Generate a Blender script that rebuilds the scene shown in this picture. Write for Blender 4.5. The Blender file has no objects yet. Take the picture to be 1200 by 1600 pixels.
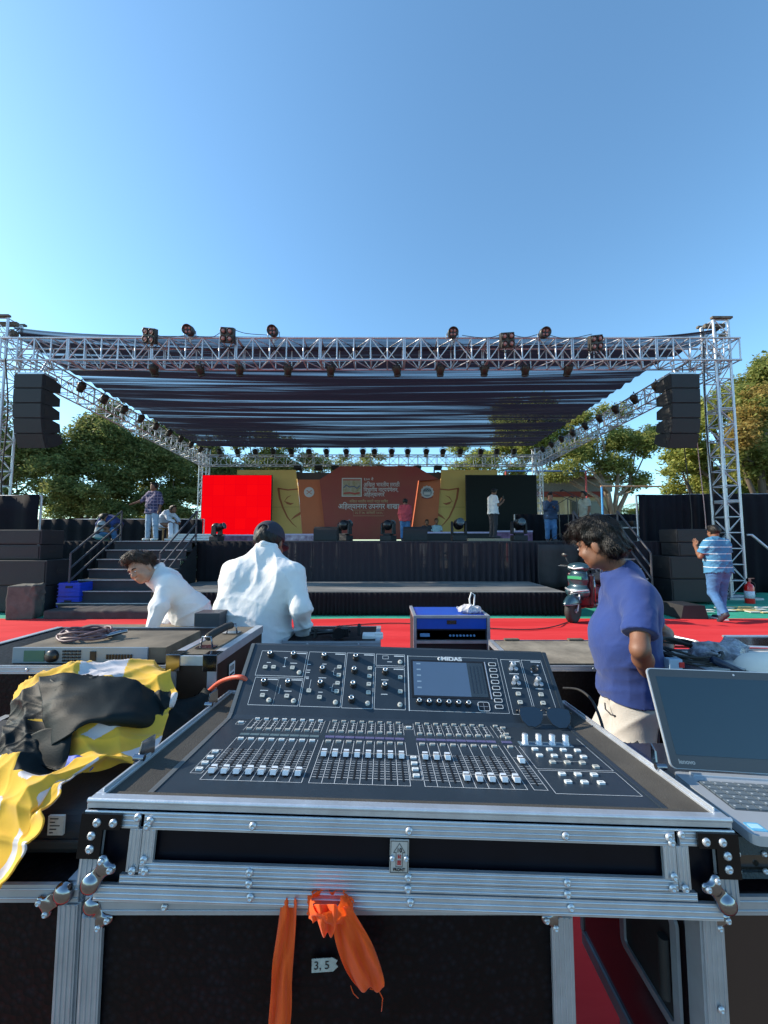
import bpy, math, random
import numpy as np
from mathutils import Vector, Matrix
R = math.radians
sc = bpy.context.scene
col = sc.collection
random.seed(7)
rng = np.random.default_rng(7)

# ---------------------------------------------------------------- camera
CAM_Z, TILT, F = 1.42, R(4.2), 600.0
cd = bpy.data.cameras.new('camera'); cam = bpy.data.objects.new('camera', cd); col.objects.link(cam)
cam.location = (0, 0, CAM_Z); cam.rotation_euler = (R(90) + TILT, 0, 0)
cd.sensor_fit = 'VERTICAL'; cd.sensor_height = 36; cd.sensor_width = 27; cd.lens = F / 1600 * 36
cd.clip_start = 0.02; cd.clip_end = 3000
sc.camera = cam
# ---------------------------------------------------------------- sky and sun
SUN_AZ, SUN_EL = R(-84), R(30)          # azimuth from +Y (forward), negative to the left
w = bpy.data.worlds.new('World'); sc.world = w; w.use_nodes = True
nt = w.node_tree; nt.nodes.clear()
sky = nt.nodes.new('ShaderNodeTexSky'); sky.sky_type = 'NISHITA'; sky.sun_disc = False
sky.sun_elevation = SUN_EL; sky.sun_rotation = SUN_AZ; sky.altitude = 0
sky.air_density = 1.0; sky.dust_density = 0.5; sky.ozone_density = 2.0
bg = nt.nodes.new('ShaderNodeBackground'); bg.inputs['Strength'].default_value = 0.15
wo = nt.nodes.new('ShaderNodeOutputWorld')
wb = nt.nodes.new('ShaderNodeMixRGB'); wb.blend_type = 'MULTIPLY'; wb.inputs[0].default_value = 1; wb.inputs[2].default_value = (.79, 1.06, 1.10, 1)   # cool camera white balance
nt.links.new(sky.outputs[0], wb.inputs[1]); nt.links.new(wb.outputs[0], bg.inputs[0]); nt.links.new(bg.outputs[0], wo.inputs[0])
sd = bpy.data.lights.new('sun', 'SUN'); sd.energy = 3.8; sd.angle = R(0.5); sd.color = (1.0, 0.87, 0.70)
sun = bpy.data.objects.new('sun', sd); col.objects.link(sun)
sdir = Vector((math.sin(SUN_AZ) * math.cos(SUN_EL), math.cos(SUN_AZ) * math.cos(SUN_EL), math.sin(SUN_EL)))
sun.rotation_euler = sdir.to_track_quat('Z', 'Y').to_euler(); sun.location = (-20, 10, 25)
sc.view_settings.view_transform = 'Standard'; sc.view_settings.look = 'None'
sc.view_settings.exposure = 0.88; sc.view_settings.gamma = 1.0
sc.cycles.max_bounces = 6; sc.cycles.transparent_max_bounces = 12; sc.cycles.use_denoising = True
sc.cycles.sample_clamp_indirect = 4.0

# ---------------------------------------------------------------- helpers
def W(px, py, Y):
    """world point seen at pixel (px,py) of the 1200x1600 photo, on the plane y=Y"""
    u = (px - 600) / F; v = (800 - py) / F
    k = Y / (math.cos(TILT) - v * math.sin(TILT))
    return Vector((u * k, Y, CAM_Z + k * (math.sin(TILT) + v * math.cos(TILT))))
def WG(px, py, z=0.0):
    """world point seen at the pixel, on the horizontal plane z"""
    u = (px - 600) / F; v = (800 - py) / F
    k = (z - CAM_Z) / (math.sin(TILT) + v * math.cos(TILT))
    return Vector((u * k, k * (math.cos(TILT) - v * math.sin(TILT)), z))
def world_of(o):
    m = Matrix.LocRotScale(o.location, o.rotation_euler, o.scale)
    return world_of(o.parent) @ m if o.parent else m
def frame(o, x=(1, 0, 0), y=(0, 1, 0), z=(0, 0, 1)):
    m = Matrix.Identity(4)
    for i, a in enumerate((x, y, z)):
        for j in range(3): m[j][i] = a[j]
    for j in range(3): m[j][3] = o[j]
    return m
def rotz(a, o=(0, 0, 0)): return Matrix.Translation(o) @ Matrix.Rotation(a, 4, 'Z')

class MB:
    def __init__(s, M=None): s.v = []; s.f = []; s.m = []; s.sm = []; s.M = M; s.mat = 0; s.smooth = False
    def add(s, vs, fs, mat=None, M=None, smooth=None):
        b = len(s.v)
        for p in vs:
            p = Vector(p)
            if M is not None: p = M @ p
            if s.M is not None: p = s.M @ p
            s.v.append(p[:])
        mi = s.mat if mat is None else mat; sm = s.smooth if smooth is None else smooth
        for f in fs: s.f.append([b + i for i in f]); s.m.append(mi); s.sm.append(sm)
        return s
    def box(s, c, d, mat=None, M=None):
        x, y, z = d[0] / 2, d[1] / 2, d[2] / 2
        vs = [(c[0] + a * x, c[1] + b * y, c[2] + e * z) for a in (-1, 1) for b in (-1, 1) for e in (-1, 1)]
        return s.add(vs, [(0, 1, 3, 2), (4, 6, 7, 5), (0, 4, 5, 1), (2, 3, 7, 6), (0, 2, 6, 4), (1, 5, 7, 3)], mat, M, False)
    def bb(s, lo, hi, mat=None, M=None):
        return s.box([(lo[i] + hi[i]) / 2 for i in range(3)], [hi[i] - lo[i] for i in range(3)], mat, M)
    def cyl(s, a, b, r, r2=None, n=10, mat=None, M=None, caps=True, smooth=True):
        a = Vector(a); b = Vector(b); r2 = r if r2 is None else r2
        d = (b - a); 
        if d.length < 1e-9: return s
        d.normalize(); u = d.orthogonal().normalized(); w_ = d.cross(u)
        vs = []
        for p, rr in ((a, r), (b, r2)):
            for i in range(n):
                t = 2 * math.pi * i / n; vs.append(p + (u * math.cos(t) + w_ * math.sin(t)) * rr)
        s.add(vs, [(i, (i + 1) % n, n + (i + 1) % n, n + i) for i in range(n)], mat, M, smooth)
        if caps:
            s.add(vs, [tuple(range(n - 1, -1, -1)), tuple(range(n, 2 * n))], mat, M, False)
        return s
    def tube(s, pts, r, n=8, mat=None, M=None, closed=False):
        pts = [Vector(p) for p in pts]; N = len(pts); vs = []; u = None
        rs = r if isinstance(r, (list, tuple)) else [r] * N
        for i, p in enumerate(pts):
            if closed: t = pts[(i + 1) % N] - pts[i - 1]
            else: t = pts[min(i + 1, N - 1)] - pts[max(i - 1, 0)]
            if t.length < 1e-9: t = Vector((0, 0, 1))
            t.normalize()
            u = t.orthogonal().normalized() if u is None else (u - t * u.dot(t)).normalized()
            w_ = t.cross(u)
            for k in range(n):
                a = 2 * math.pi * k / n; vs.append(p + (u * math.cos(a) + w_ * math.sin(a)) * rs[i])
        fs = []
        for i in range(N if closed else N - 1):
            j = (i + 1) % N
            for k in range(n): fs.append((i * n + k, i * n + (k + 1) % n, j * n + (k + 1) % n, j * n + k))
        if not closed: fs += [tuple(range(n - 1, -1, -1)), tuple(range((N - 1) * n, N * n))]
        return s.add(vs, fs, mat, M, True)
    def lathe(s, prof, n=16, mat=None, M=None, smooth=True):
        """profile of (r,z) about local z"""
        vs = []; fs = []
        for r, z in prof:
            for k in range(n):
                a = 2 * math.pi * k / n; vs.append((r * math.cos(a), r * math.sin(a), z))
        for i in range(len(prof) - 1):
            for k in range(n): fs.append((i * n + k, i * n + (k + 1) % n, (i + 1) * n + (k + 1) % n, (i + 1) * n + k))
        fs += [tuple(range(n - 1, -1, -1)), tuple(range((len(prof) - 1) * n, len(prof) * n))]
        return s.add(vs, fs, mat, M, smooth)
    def prism(s, poly, h, mat=None, M=None, smooth=False):
        """polygon in local xy (ccw), extruded 0..h in z"""
        n = len(poly); z0, z1 = (0, h) if not isinstance(h, tuple) else h
        vs = [(p[0], p[1], z0) for p in poly] + [(p[0], p[1], z1) for p in poly]
        s.add(vs, [tuple(range(n - 1, -1, -1)), tuple(range(n, 2 * n))], mat, M, False)
        return s.add(vs, [(i, (i + 1) % n, n + (i + 1) % n, n + i) for i in range(n)], mat, M, smooth)
    def ball(s, c, r, mat=None, M=None, n=12, k=8):
        r = r if isinstance(r, (tuple, list)) else (r, r, r)
        vs = []; fs = []
        for i in range(k + 1):
            a = math.pi * i / k
            for j in range(n):
                b = 2 * math.pi * j / n
                vs.append((c[0] + r[0] * math.sin(a) * math.cos(b), c[1] + r[1] * math.sin(a) * math.sin(b), c[2] + r[2] * math.cos(a)))
        for i in range(k):
            for j in range(n): fs.append((i * n + j, (i + 1) * n + j, (i + 1) * n + (j + 1) % n, i * n + (j + 1) % n))
        return s.add(vs, fs, mat, M, True)
    def build_each(s, name, mats, parent=None):
        """every lathe added with rivet() becomes an object of its own"""
        mk = getattr(s, 'marks', []) + [(len(s.v), len(s.f))]
        for (v0, f0), (v1, f1) in zip(mk[:-1], mk[1:]):
            q = MB(); q.v = s.v[v0:v1]; q.f = [[i - v0 for i in f] for f in s.f[f0:f1]]; q.m = [0] * (f1 - f0); q.sm = s.sm[f0:f1]; q.build(name, mats, parent)
    def build(s, name, mats, parent=None, bevel=None, solid=None, sub=None):
        me = bpy.data.meshes.new(name)
        V = np.array(s.v, dtype=np.float64).reshape(-1, 3)
        if parent is not None:
            Mi = np.array(world_of(parent).inverted()); V = V @ Mi[:3, :3].T + Mi[:3, 3]
        me.from_pydata(V.tolist(), [], s.f)
        for m in (mats if isinstance(mats, (list, tuple)) else [mats]): me.materials.append(m)
        me.polygons.foreach_set('material_index', s.m); me.polygons.foreach_set('use_smooth', s.sm)
        me.validate(); me.update()
        o = bpy.data.objects.new(name, me); col.objects.link(o)
        if parent is not None: o.parent = parent
        if solid: md = o.modifiers.new('solid', 'SOLIDIFY'); md.thickness = solid; md.offset = 0
        if sub: md = o.modifiers.new('sub', 'SUBSURF'); md.levels = sub; md.render_levels = sub
        if bevel:
            md = o.modifiers.new('bevel', 'BEVEL'); md.width = bevel; md.segments = 2; md.limit_method = 'ANGLE'; md.angle_limit = R(40)
        return o

def tag(o, label=None, cat=None, group=None, kind=None):
    if label: o['label'] = label
    if cat: o['category'] = cat
    if group: o['group'] = group
    if kind: o['kind'] = kind
    return o
def empty(name, label, cat, loc=(0, 0, 0), rz=0, group=None, rot=None):
    o = bpy.data.objects.new(name, None); col.objects.link(o); o.empty_display_size = .1
    o.location = loc; o.rotation_euler = rot if rot is not None else (0, 0, rz)
    return tag(o, label, cat, group)
def kids(o): return [c for c in bpy.data.objects if c.parent == o]
def copy_tree(o, loc=None, rz=None, label=None, parent=None, rot=None, scale=None):
    c = o.copy(); col.objects.link(c); c.parent = parent
    if loc is not None: c.location = loc
    if rz is not None: c.rotation_euler = (0, 0, rz)
    if rot is not None: c.rotation_euler = rot
    if scale is not None: c.scale = scale
    if label: c['label'] = label
    for k in kids(o): copy_tree(k, parent=c)
    return c

# ---------------------------------------------------------------- materials
def mat(name, c, rough=.6, metal=0., var=.15, vs=8., bump=0., bs=60., coat=0., em=None, spec=None, sheen=0., trans=0., stretch=None, col2=None, coords='Object'):
    m = bpy.data.materials.new(name); m.use_nodes = True; n = m.node_tree; b = n.nodes['Principled BSDF']
    b.inputs['Roughness'].default_value = rough; b.inputs['Metallic'].default_value = metal
    c = (*c, 1); b.inputs['Base Color'].default_value = c
    if spec is not None: b.inputs['Specular IOR Level'].default_value = spec
    if coat: b.inputs['Coat Weight'].default_value = coat; b.inputs['Coat Roughness'].default_value = .12
    if sheen: b.inputs['Sheen Weight'].default_value = sheen
    if em: b.inputs['Emission Color'].default_value = (*em[0], 1); b.inputs['Emission Strength'].default_value = em[1]
    tc = n.nodes.new('ShaderNodeTexCoord'); mp = n.nodes.new('ShaderNodeMapping'); n.links.new(tc.outputs[coords], mp.inputs[0])
    if stretch: mp.inputs['Scale'].default_value = stretch
    if var or col2:
        nz = n.nodes.new('ShaderNodeTexNoise'); nz.inputs['Scale'].default_value = vs; nz.inputs['Detail'].default_value = 6; nz.inputs['Roughness'].default_value = .65
        n.links.new(mp.outputs[0], nz.inputs['Vector'])
        rp = n.nodes.new('ShaderNodeValToRGB'); n.links.new(nz.outputs['Fac'], rp.inputs[0])
        rp.color_ramp.elements[0].position = .3; rp.color_ramp.elements[1].position = .7
        c2 = (*col2, 1) if col2 else tuple(min(1, x * (1 + var)) for x in c[:3]) + (1,)
        rp.color_ramp.elements[0].color = tuple(x * (1 - var) for x in c[:3]) + (1,); rp.color_ramp.elements[1].color = c2
        n.links.new(rp.outputs[0], b.inputs['Base Color'])
        mr = n.nodes.new('ShaderNodeMapRange'); mr.inputs[3].default_value = max(0, rough - .08); mr.inputs[4].default_value = min(1, rough + .1)
        n.links.new(nz.outputs['Fac'], mr.inputs[0]); n.links.new(mr.outputs[0], b.inputs['Roughness'])
    if bump:
        nb = n.nodes.new('ShaderNodeTexNoise'); nb.inputs['Scale'].default_value = bs; nb.inputs['Detail'].default_value = 4
        n.links.new(mp.outputs[0], nb.inputs['Vector'])
        bp = n.nodes.new('ShaderNodeBump'); bp.inputs['Strength'].default_value = bump; bp.inputs['Distance'].default_value = .01
        n.links.new(nb.outputs['Fac'], bp.inputs['Height']); n.links.new(bp.outputs[0], b.inputs['Normal'])
    if trans:
        tr = n.nodes.new('ShaderNodeBsdfTranslucent'); tr.inputs[0].default_value = c; mx = n.nodes.new('ShaderNodeMixShader'); mx.inputs[0].default_value = trans
        n.links.new(b.outputs[0], mx.inputs[1]); n.links.new(tr.outputs[0], mx.inputs[2]); n.links.new(mx.outputs[0], n.nodes['Material Output'].inputs[0])
    return m
def sheer(name, c, alpha_lo, alpha_hi, scale=(0.15, 9, 1), rough=.8, ns=1.0, coords='Object', p0=.35, p1=.62, tcol=None):
    """thin see-through cloth: how dense it is gathered varies in bands"""
    m = mat(name, c, rough, var=.1); n = m.node_tree
    b = n.nodes['Principled BSDF']; out = n.nodes['Material Output']
    if tcol:
        t2 = n.nodes.new('ShaderNodeBsdfTranslucent'); t2.inputs[0].default_value = (*tcol, 1); b2 = n.nodes.new('ShaderNodeAddShader'); n.links.new(b.outputs[0], b2.inputs[0]); n.links.new(t2.outputs[0], b2.inputs[1]); b = b2
    tc = n.nodes.new('ShaderNodeTexCoord'); mp = n.nodes.new('ShaderNodeMapping'); mp.inputs['Scale'].default_value = scale
    nz = n.nodes.new('ShaderNodeTexNoise'); nz.inputs['Scale'].default_value = ns; nz.inputs['Detail'].default_value = 5; nz.inputs['Roughness'].default_value = .6
    n.links.new(tc.outputs[coords], mp.inputs[0]); n.links.new(mp.outputs[0], nz.inputs['Vector'])
    mr = n.nodes.new('ShaderNodeMapRange'); mr.inputs[1].default_value = p0; mr.inputs[2].default_value = p1
    mr.inputs[3].default_value = alpha_lo; mr.inputs[4].default_value = alpha_hi
    n.links.new(nz.outputs['Fac'], mr.inputs[0])
    tr = n.nodes.new('ShaderNodeBsdfTransparent'); mx = n.nodes.new('ShaderNodeMixShader')
    n.links.new(mr.outputs[0], mx.inputs[0]); n.links.new(tr.outputs[0], mx.inputs[1]); n.links.new(b.outputs[0], mx.inputs[2])
    n.links.new(mx.outputs[0], out.inputs[0])
    return m

alu = mat('aluminium', (.56, .59, .63), .38, .68, var=.12, vs=14, bump=.08, bs=300)
alu_d = mat('worn_aluminium', (.42, .45, .49), .45, .55, var=.2, vs=6)
steel = mat('chrome_steel', (.27, .28, .31), .15, 1., var=.1)  # base darkened in place of the dark surroundings it would mirror
black_gloss = mat('black_laminate', (.010, .012, .016), .32, 0, var=.3, vs=5, bump=.05, bs=500)
black_mat = mat('black_matte', (.013, .014, .017), .62, 0, var=.25, vs=7, bump=.1, bs=120)
black_grille = mat('black_grille', (.013, .015, .018), .65, 0, var=.2, vs=5, bump=.4, bs=400)
black_cloth = mat('black_cloth', (.007, .007, .010), .9, 0, var=.3, vs=3, spec=.25)
black_deck = mat('black_deck', (.035, .037, .042), .7, 0, var=.4, vs=1.5, bump=.15, bs=30)
rubber = mat('rubber', (.02, .02, .02), .7, bump=.1)
truss_m = mat('truss_tube', (.54, .57, .61), .38, .55, var=.1, vs=3)
dusty = mat('dusty_black', (.09, .075, .055), .8, 0, var=.4, vs=4, bump=.1, bs=90, col2=(.20, .165, .12))
foam = mat('foam', (.05, .046, .04), .95, 0, var=.25, vs=12, bump=.25, bs=400)
console_m = mat('console_paint', (.020, .030, .042), .36, 0, var=.12, vs=9, bump=.05, bs=600)
line_m = mat('white_print', (.46, .50, .53), .5, var=0)
white_m = mat('white_plastic', (.75, .75, .73), .5, var=.05)
black_plastic = mat('black_plastic', (.012, .012, .014), .3, var=.1)
orange_cloth = mat('orange_cloth', (.98, .13, .004), .75, var=.12, vs=20, trans=.4, sheen=.2)
skin_m = mat('skin', (.19, .085, .048), .55, var=.12, vs=12, bump=.05, bs=200)
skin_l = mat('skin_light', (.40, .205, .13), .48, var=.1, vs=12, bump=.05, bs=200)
hair_m = mat('hair', (.006, .005, .0045), .5, var=.3, vs=40, bump=.35, bs=220, stretch=(1, 1, .3), spec=.35)
denim = mat('denim', (.05, .14, .30), .85, var=.35, vs=7, bump=.1, bs=200)
denim_l = mat('light_denim', (.30, .40, .52), .85, var=.25, vs=9, bump=.1, bs=200)
shoe_m = mat('shoe_dark', (.03, .035, .05), .5)
print('p0 ok')
# ---------------------------------------------------------------- implicit surfaces (bodies, cloth, soft things)
class SDF:
    def __init__(s, lo, hi, h):
        s.lo = np.array(lo, float); s.h = h
        s.n = np.ceil((np.array(hi, float) - s.lo) / h).astype(int) + 1
        s.d = np.full(s.n, 1.0, np.float32)
    def sl(s, lo, hi):
        a = np.clip(np.floor((np.array(lo) - s.lo) / s.h).astype(int), 0, s.n)
        b = np.clip(np.ceil((np.array(hi) - s.lo) / s.h).astype(int) + 1, 0, s.n)
        if np.any(b <= a): return None, None
        ax = [(s.lo[i] + np.arange(a[i], b[i]) * s.h).astype(np.float32) for i in range(3)]
        return (slice(a[0], b[0]), slice(a[1], b[1]), slice(a[2], b[2])), np.stack(np.meshgrid(*ax, indexing='ij'), -1)
    def put(s, lo, hi, fn, k, op='u', clips=None):
        m = k * 1.2 + 3 * s.h
        q, P = s.sl(np.array(lo) - m, np.array(hi) + m)
        if q is None: return s
        b = fn(P)
        if clips:
            for p, nrm in clips:
                nn = np.array(nrm, float); nn = nn / np.linalg.norm(nn)
                b = np.maximum(b, ((P - np.array(p, dtype=float)) @ nn).astype(np.float32))
        a = s.d[q]
        if op == 'u':
            h_ = np.maximum(k - np.abs(a - b), 0) / max(k, 1e-6); s.d[q] = np.minimum(a, b) - h_ * h_ * k / 4
        elif op == 's':
            b = -b; h_ = np.maximum(k - np.abs(a - b), 0) / max(k, 1e-6); s.d[q] = np.maximum(a, b) + h_ * h_ * k / 4
        return s
    def cone(s, a, b, ra, rb, k=.02, op='u', sq=None, clips=None):
        a = np.array(a, float); b = np.array(b, float)
        if sq is None: S = np.eye(3)
        else:
            ax = np.array(sq[0], float); ax /= np.linalg.norm(ax); S = np.eye(3) + (1 / sq[1] - 1) * np.outer(ax, ax)
        A = S @ a; B = S @ b; d = B - A; L2 = float(d @ d) + 1e-12
        def fn(P):
            Q = P @ S.T.astype(np.float32) if sq is not None else P
            Q = Q - A.astype(np.float32); t = np.clip((Q @ d.astype(np.float32)) / L2, 0, 1)
            r = ra + (rb - ra) * t
            e = np.linalg.norm(Q - t[..., None] * d.astype(np.float32), axis=-1) - r
            return e * (min(1, sq[1]) if sq is not None else 1)
        r = max(ra, rb) * (max(1, sq[1]) if sq else 1)
        return s.put(np.minimum(a, b) - r, np.maximum(a, b) + r, fn, k, op, clips)
    def ell(s, c, r, Rm=None, k=.02, op='u', clips=None):
        c = np.array(c, float); r = np.array(r, float); Rm = np.eye(3) if Rm is None else np.array(Rm, float)
        def fn(P):
            Q = (P - c.astype(np.float32)) @ Rm.astype(np.float32) 
            k0 = np.linalg.norm(Q / r.astype(np.float32), axis=-1); k1 = np.linalg.norm(Q / (r * r).astype(np.float32), axis=-1)
            return k0 * (k0 - 1) / np.maximum(k1, 1e-6)
        m = r.max()
        return s.put(c - m, c + m, fn, k, op, clips)
    def rbox(s, c, hs, Rm=None, rad=.01, k=.01, op='u', clips=None):
        c = np.array(c, float); hs = np.array(hs, float); Rm = np.eye(3) if Rm is None else np.array(Rm, float)
        def fn(P):
            Q = np.abs((P - c.astype(np.float32)) @ Rm.astype(np.float32)) - (hs - rad).astype(np.float32)
            return np.linalg.norm(np.maximum(Q, 0), axis=-1) + np.minimum(Q.max(-1), 0) - rad
        m = np.linalg.norm(hs)
        return s.put(c - m, c + m, fn, k, op, clips)
    def warp(s, fn, band=.06):
        """adds fn(points) to the distance near the surface"""
        I = np.argwhere(np.abs(s.d) < band)
        if len(I):
            P = s.lo + I * s.h; s.d[I[:, 0], I[:, 1], I[:, 2]] += fn(P).astype(np.float32)
        return s
    def mesh(s):
        d = s.d; S = d < 0; nx, ny, nz = d.shape
        c = np.zeros((nx - 1, ny - 1, nz - 1), np.int8)
        for i in (0, 1):
            for j in (0, 1):
                for k in (0, 1): c += S[i:nx - 1 + i, j:ny - 1 + j, k:nz - 1 + k]
        act = (c > 0) & (c < 8); I = np.argwhere(act)
        if len(I) == 0: return [], []
        idx = -np.ones(act.shape, np.int32); idx[act] = np.arange(len(I))
        off = np.array([(i, j, k) for i in (0, 1) for j in (0, 1) for k in (0, 1)])
        val = np.stack([d[I[:, 0] + o[0], I[:, 1] + o[1], I[:, 2] + o[2]] for o in off], 1)
        acc = np.zeros((len(I), 3)); cnt = np.zeros(len(I))
        for a in range(8):
            for b in range(a + 1, 8):
                if np.abs(off[a] - off[b]).sum() != 1: continue
                va, vb = val[:, a], val[:, b]; x = (va < 0) != (vb < 0)
                t = np.where(x, va / np.where(x, va - vb, 1), 0)
                acc += x[:, None] * (off[a] + t[:, None] * (off[b] - off[a])); cnt += x
        V = s.lo + (I + acc / cnt[:, None]) * s.h
        Fs = []
        for ax in range(3):
            o1, o2 = [(1, 2), (2, 0), (0, 1)][ax]
            sl0 = [slice(1, -1)] * 3; sl1 = [slice(1, -1)] * 3; sl0[ax] = slice(0, -1); sl1[ax] = slice(1, None)
            A = S[tuple(sl0)]; B = S[tuple(sl1)]
            for flip, msk in ((False, A & ~B), (True, ~A & B)):
                E = np.argwhere(msk)
                if len(E) == 0: continue
                E = E + 1; E[:, ax] -= 1
                q = []
                for (p_, r_) in ((0, 0), (1, 0), (1, 1), (0, 1)):
                    G = E.copy(); G[:, o1] -= 1 - p_; G[:, o2] -= 1 - r_
                    q.append(idx[G[:, 0], G[:, 1], G[:, 2]])
                q = np.stack(q, 1); 
                if flip: q = q[:, ::-1]
                Fs.append(q)
        Fq = np.concatenate(Fs); Fq = Fq[(Fq >= 0).all(1)]
        return V, Fq
    def build(s, name, mats, parent=None, matfn=None, smooth=1):
        V, Fq = s.mesh()
        if parent is not None:
            Mi = np.array(world_of(parent).inverted()); VL = V @ Mi[:3, :3].T + Mi[:3, 3]
        else: VL = V
        me = bpy.data.meshes.new(name); me.vertices.add(len(V)); me.vertices.foreach_set('co', np.asarray(VL, np.float32).ravel())
        me.loops.add(Fq.size); me.loops.foreach_set('vertex_index', Fq.ravel().astype(np.int32))
        me.polygons.add(len(Fq)); me.polygons.foreach_set('loop_start', np.arange(0, Fq.size, 4, dtype=np.int32))
        for m in (mats if isinstance(mats, (list, tuple)) else [mats]): me.materials.append(m)
        me.update(calc_edges=True); me.validate()
        me.polygons.foreach_set('use_smooth', [True] * len(me.polygons))
        if matfn is not None:
            cen = V[Fq].mean(1); me.polygons.foreach_set('material_index', np.asarray(matfn(cen), np.int32))
        o = bpy.data.objects.new(name, me); col.objects.link(o)
        if parent is not None: o.parent = parent
        if smooth:
            md = o.modifiers.new('sm', 'SMOOTH'); md.factor = .5; md.iterations = smooth
        return o

def folds(P, seed, f, amp, dirs=None, n=5, both=False):
    """wrinkle field: sharp warped ridges that fade in and out"""
    r = np.random.default_rng(seed); out = np.zeros(len(P))
    for i in range(n):
        d = r.normal(size=3) if dirs is None else np.array(dirs[i % len(dirs)], float) + r.normal(size=3) * .3
        d /= np.linalg.norm(d); e = r.normal(size=3); g_ = r.normal(size=3); ph = r.uniform(0, 6.28, 3)
        ridge = (1 - np.abs(np.sin((P @ d) * f * r.uniform(.6, 1.4) + 1.3 * np.sin((P @ e) * f * .4 + ph[0]) + ph[1]))) ** 1.8
        out += ridge * np.clip(.5 + np.sin((P @ g_) * f * .35 + ph[2]), 0, 1.3)
    return -(out - out.mean() * (1 if both else .25)) * amp * .75

def nrm(v): v = np.array(v, float); return v / (np.linalg.norm(v) + 1e-12)

def hand(S, wr, d, palm_n, curl, size=1., side=1, k=.006):
    """palm and five separate fingers; d = finger direction, palm_n = palm normal (fingers curl to it)"""
    wr = np.array(wr, float); d = nrm(d); pn = nrm(np.array(palm_n) - d * np.dot(palm_n, d)); sd = np.cross(d, pn) * side
    s = size
    S.cone(wr, wr + d * .045 * s, .024 * s, .03 * s, .02, sq=(pn, .62))
    S.rbox(wr + d * .055 * s, (.040 * s, .040 * s, .014 * s), np.stack([sd, d, pn], 1), .013 * s, .02)
    for i, (o, L, r) in enumerate(((.031, .074, .0088), (.0105, .083, .0092), (-.0105, .077, .0088), (-.031, .060, .0078))):
        p = wr + d * .088 * s + sd * o * s; a = curl * (1 + .12 * (i - 1)); dd = nrm(d + sd * o * 2)
        for j, fr in enumerate((.45, .32, .23)):
            ang = a * (.6 + j * .75); q = p + (dd * math.cos(ang) + pn * math.sin(ang)) * L * fr * s
            S.cone(p, q, r * s * (1 - .09 * j), r * s * (.91 - .09 * j), .003 if j else k); p = q
    p = wr + d * .022 * s + sd * .03 * s
    q = p + nrm(d * .65 + sd * .8 + pn * .25) * .042 * s; S.cone(p, q, .0135 * s, .0105 * s, .012)
    S.cone(q, q + nrm(d * .9 + sd * .2 + pn * .4) * .034 * s, .0105 * s, .0085 * s, .003)

def strands(Q, ho, hm, crown, centre, n):
    """fine separate strands over the hair mass, combed away from the crown"""
    V, Fq = Q.mesh(); V = np.asarray(V); r = np.random.default_rng(5); i = r.integers(0, len(Fq), n); c = V[Fq[i]].mean(1)
    nr = np.cross(V[Fq[i][:, 1]] - V[Fq[i][:, 0]], V[Fq[i][:, 2]] - V[Fq[i][:, 0]]); nr /= np.linalg.norm(nr, axis=1)[:, None] + 1e-9
    sg = np.sign(((c - centre) * nr).sum(1)); nr *= sg[:, None]
    fl = c - np.array(crown); fl += r.normal(size=fl.shape) * .02; fl -= nr * (fl * nr).sum(1)[:, None]; fl /= np.linalg.norm(fl, axis=1)[:, None] + 1e-9
    sd = np.cross(fl, nr); L = (.018 + .022 * r.random(n))[:, None]; wv = r.normal(size=n)[:, None] * .12; vs = []; K = 4
    for k in range(K + 1):
        t = k / K; p_ = c + fl * L * t + nr * (.0012 + .0045 * math.sin(math.pi * t) * r.random((n, 1)) - .016 * t * t * L / .03) + sd * wv * L * t * t; w_ = .0011 * (1 - t * .8); vs += [p_ - sd * w_, p_ + sd * w_]
    A = np.stack(vs, 1).reshape(-1, 3); A = A - np.array(world_of(ho).translation); S_ = 2 * (K + 1)
    fs = [(S_ * j + 2 * k, S_ * j + 2 * k + 1, S_ * j + 2 * k + 3, S_ * j + 2 * k + 2) for j in range(n) for k in range(K)]
    me = bpy.data.meshes.new('hair_strands'); me.from_pydata(A.tolist(), [], fs); me.materials.append(hm); me.update(); o = bpy.data.objects.new('hair_strands', me); col.objects.link(o); o.parent = ho; o['kind'] = 'stuff'

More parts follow.
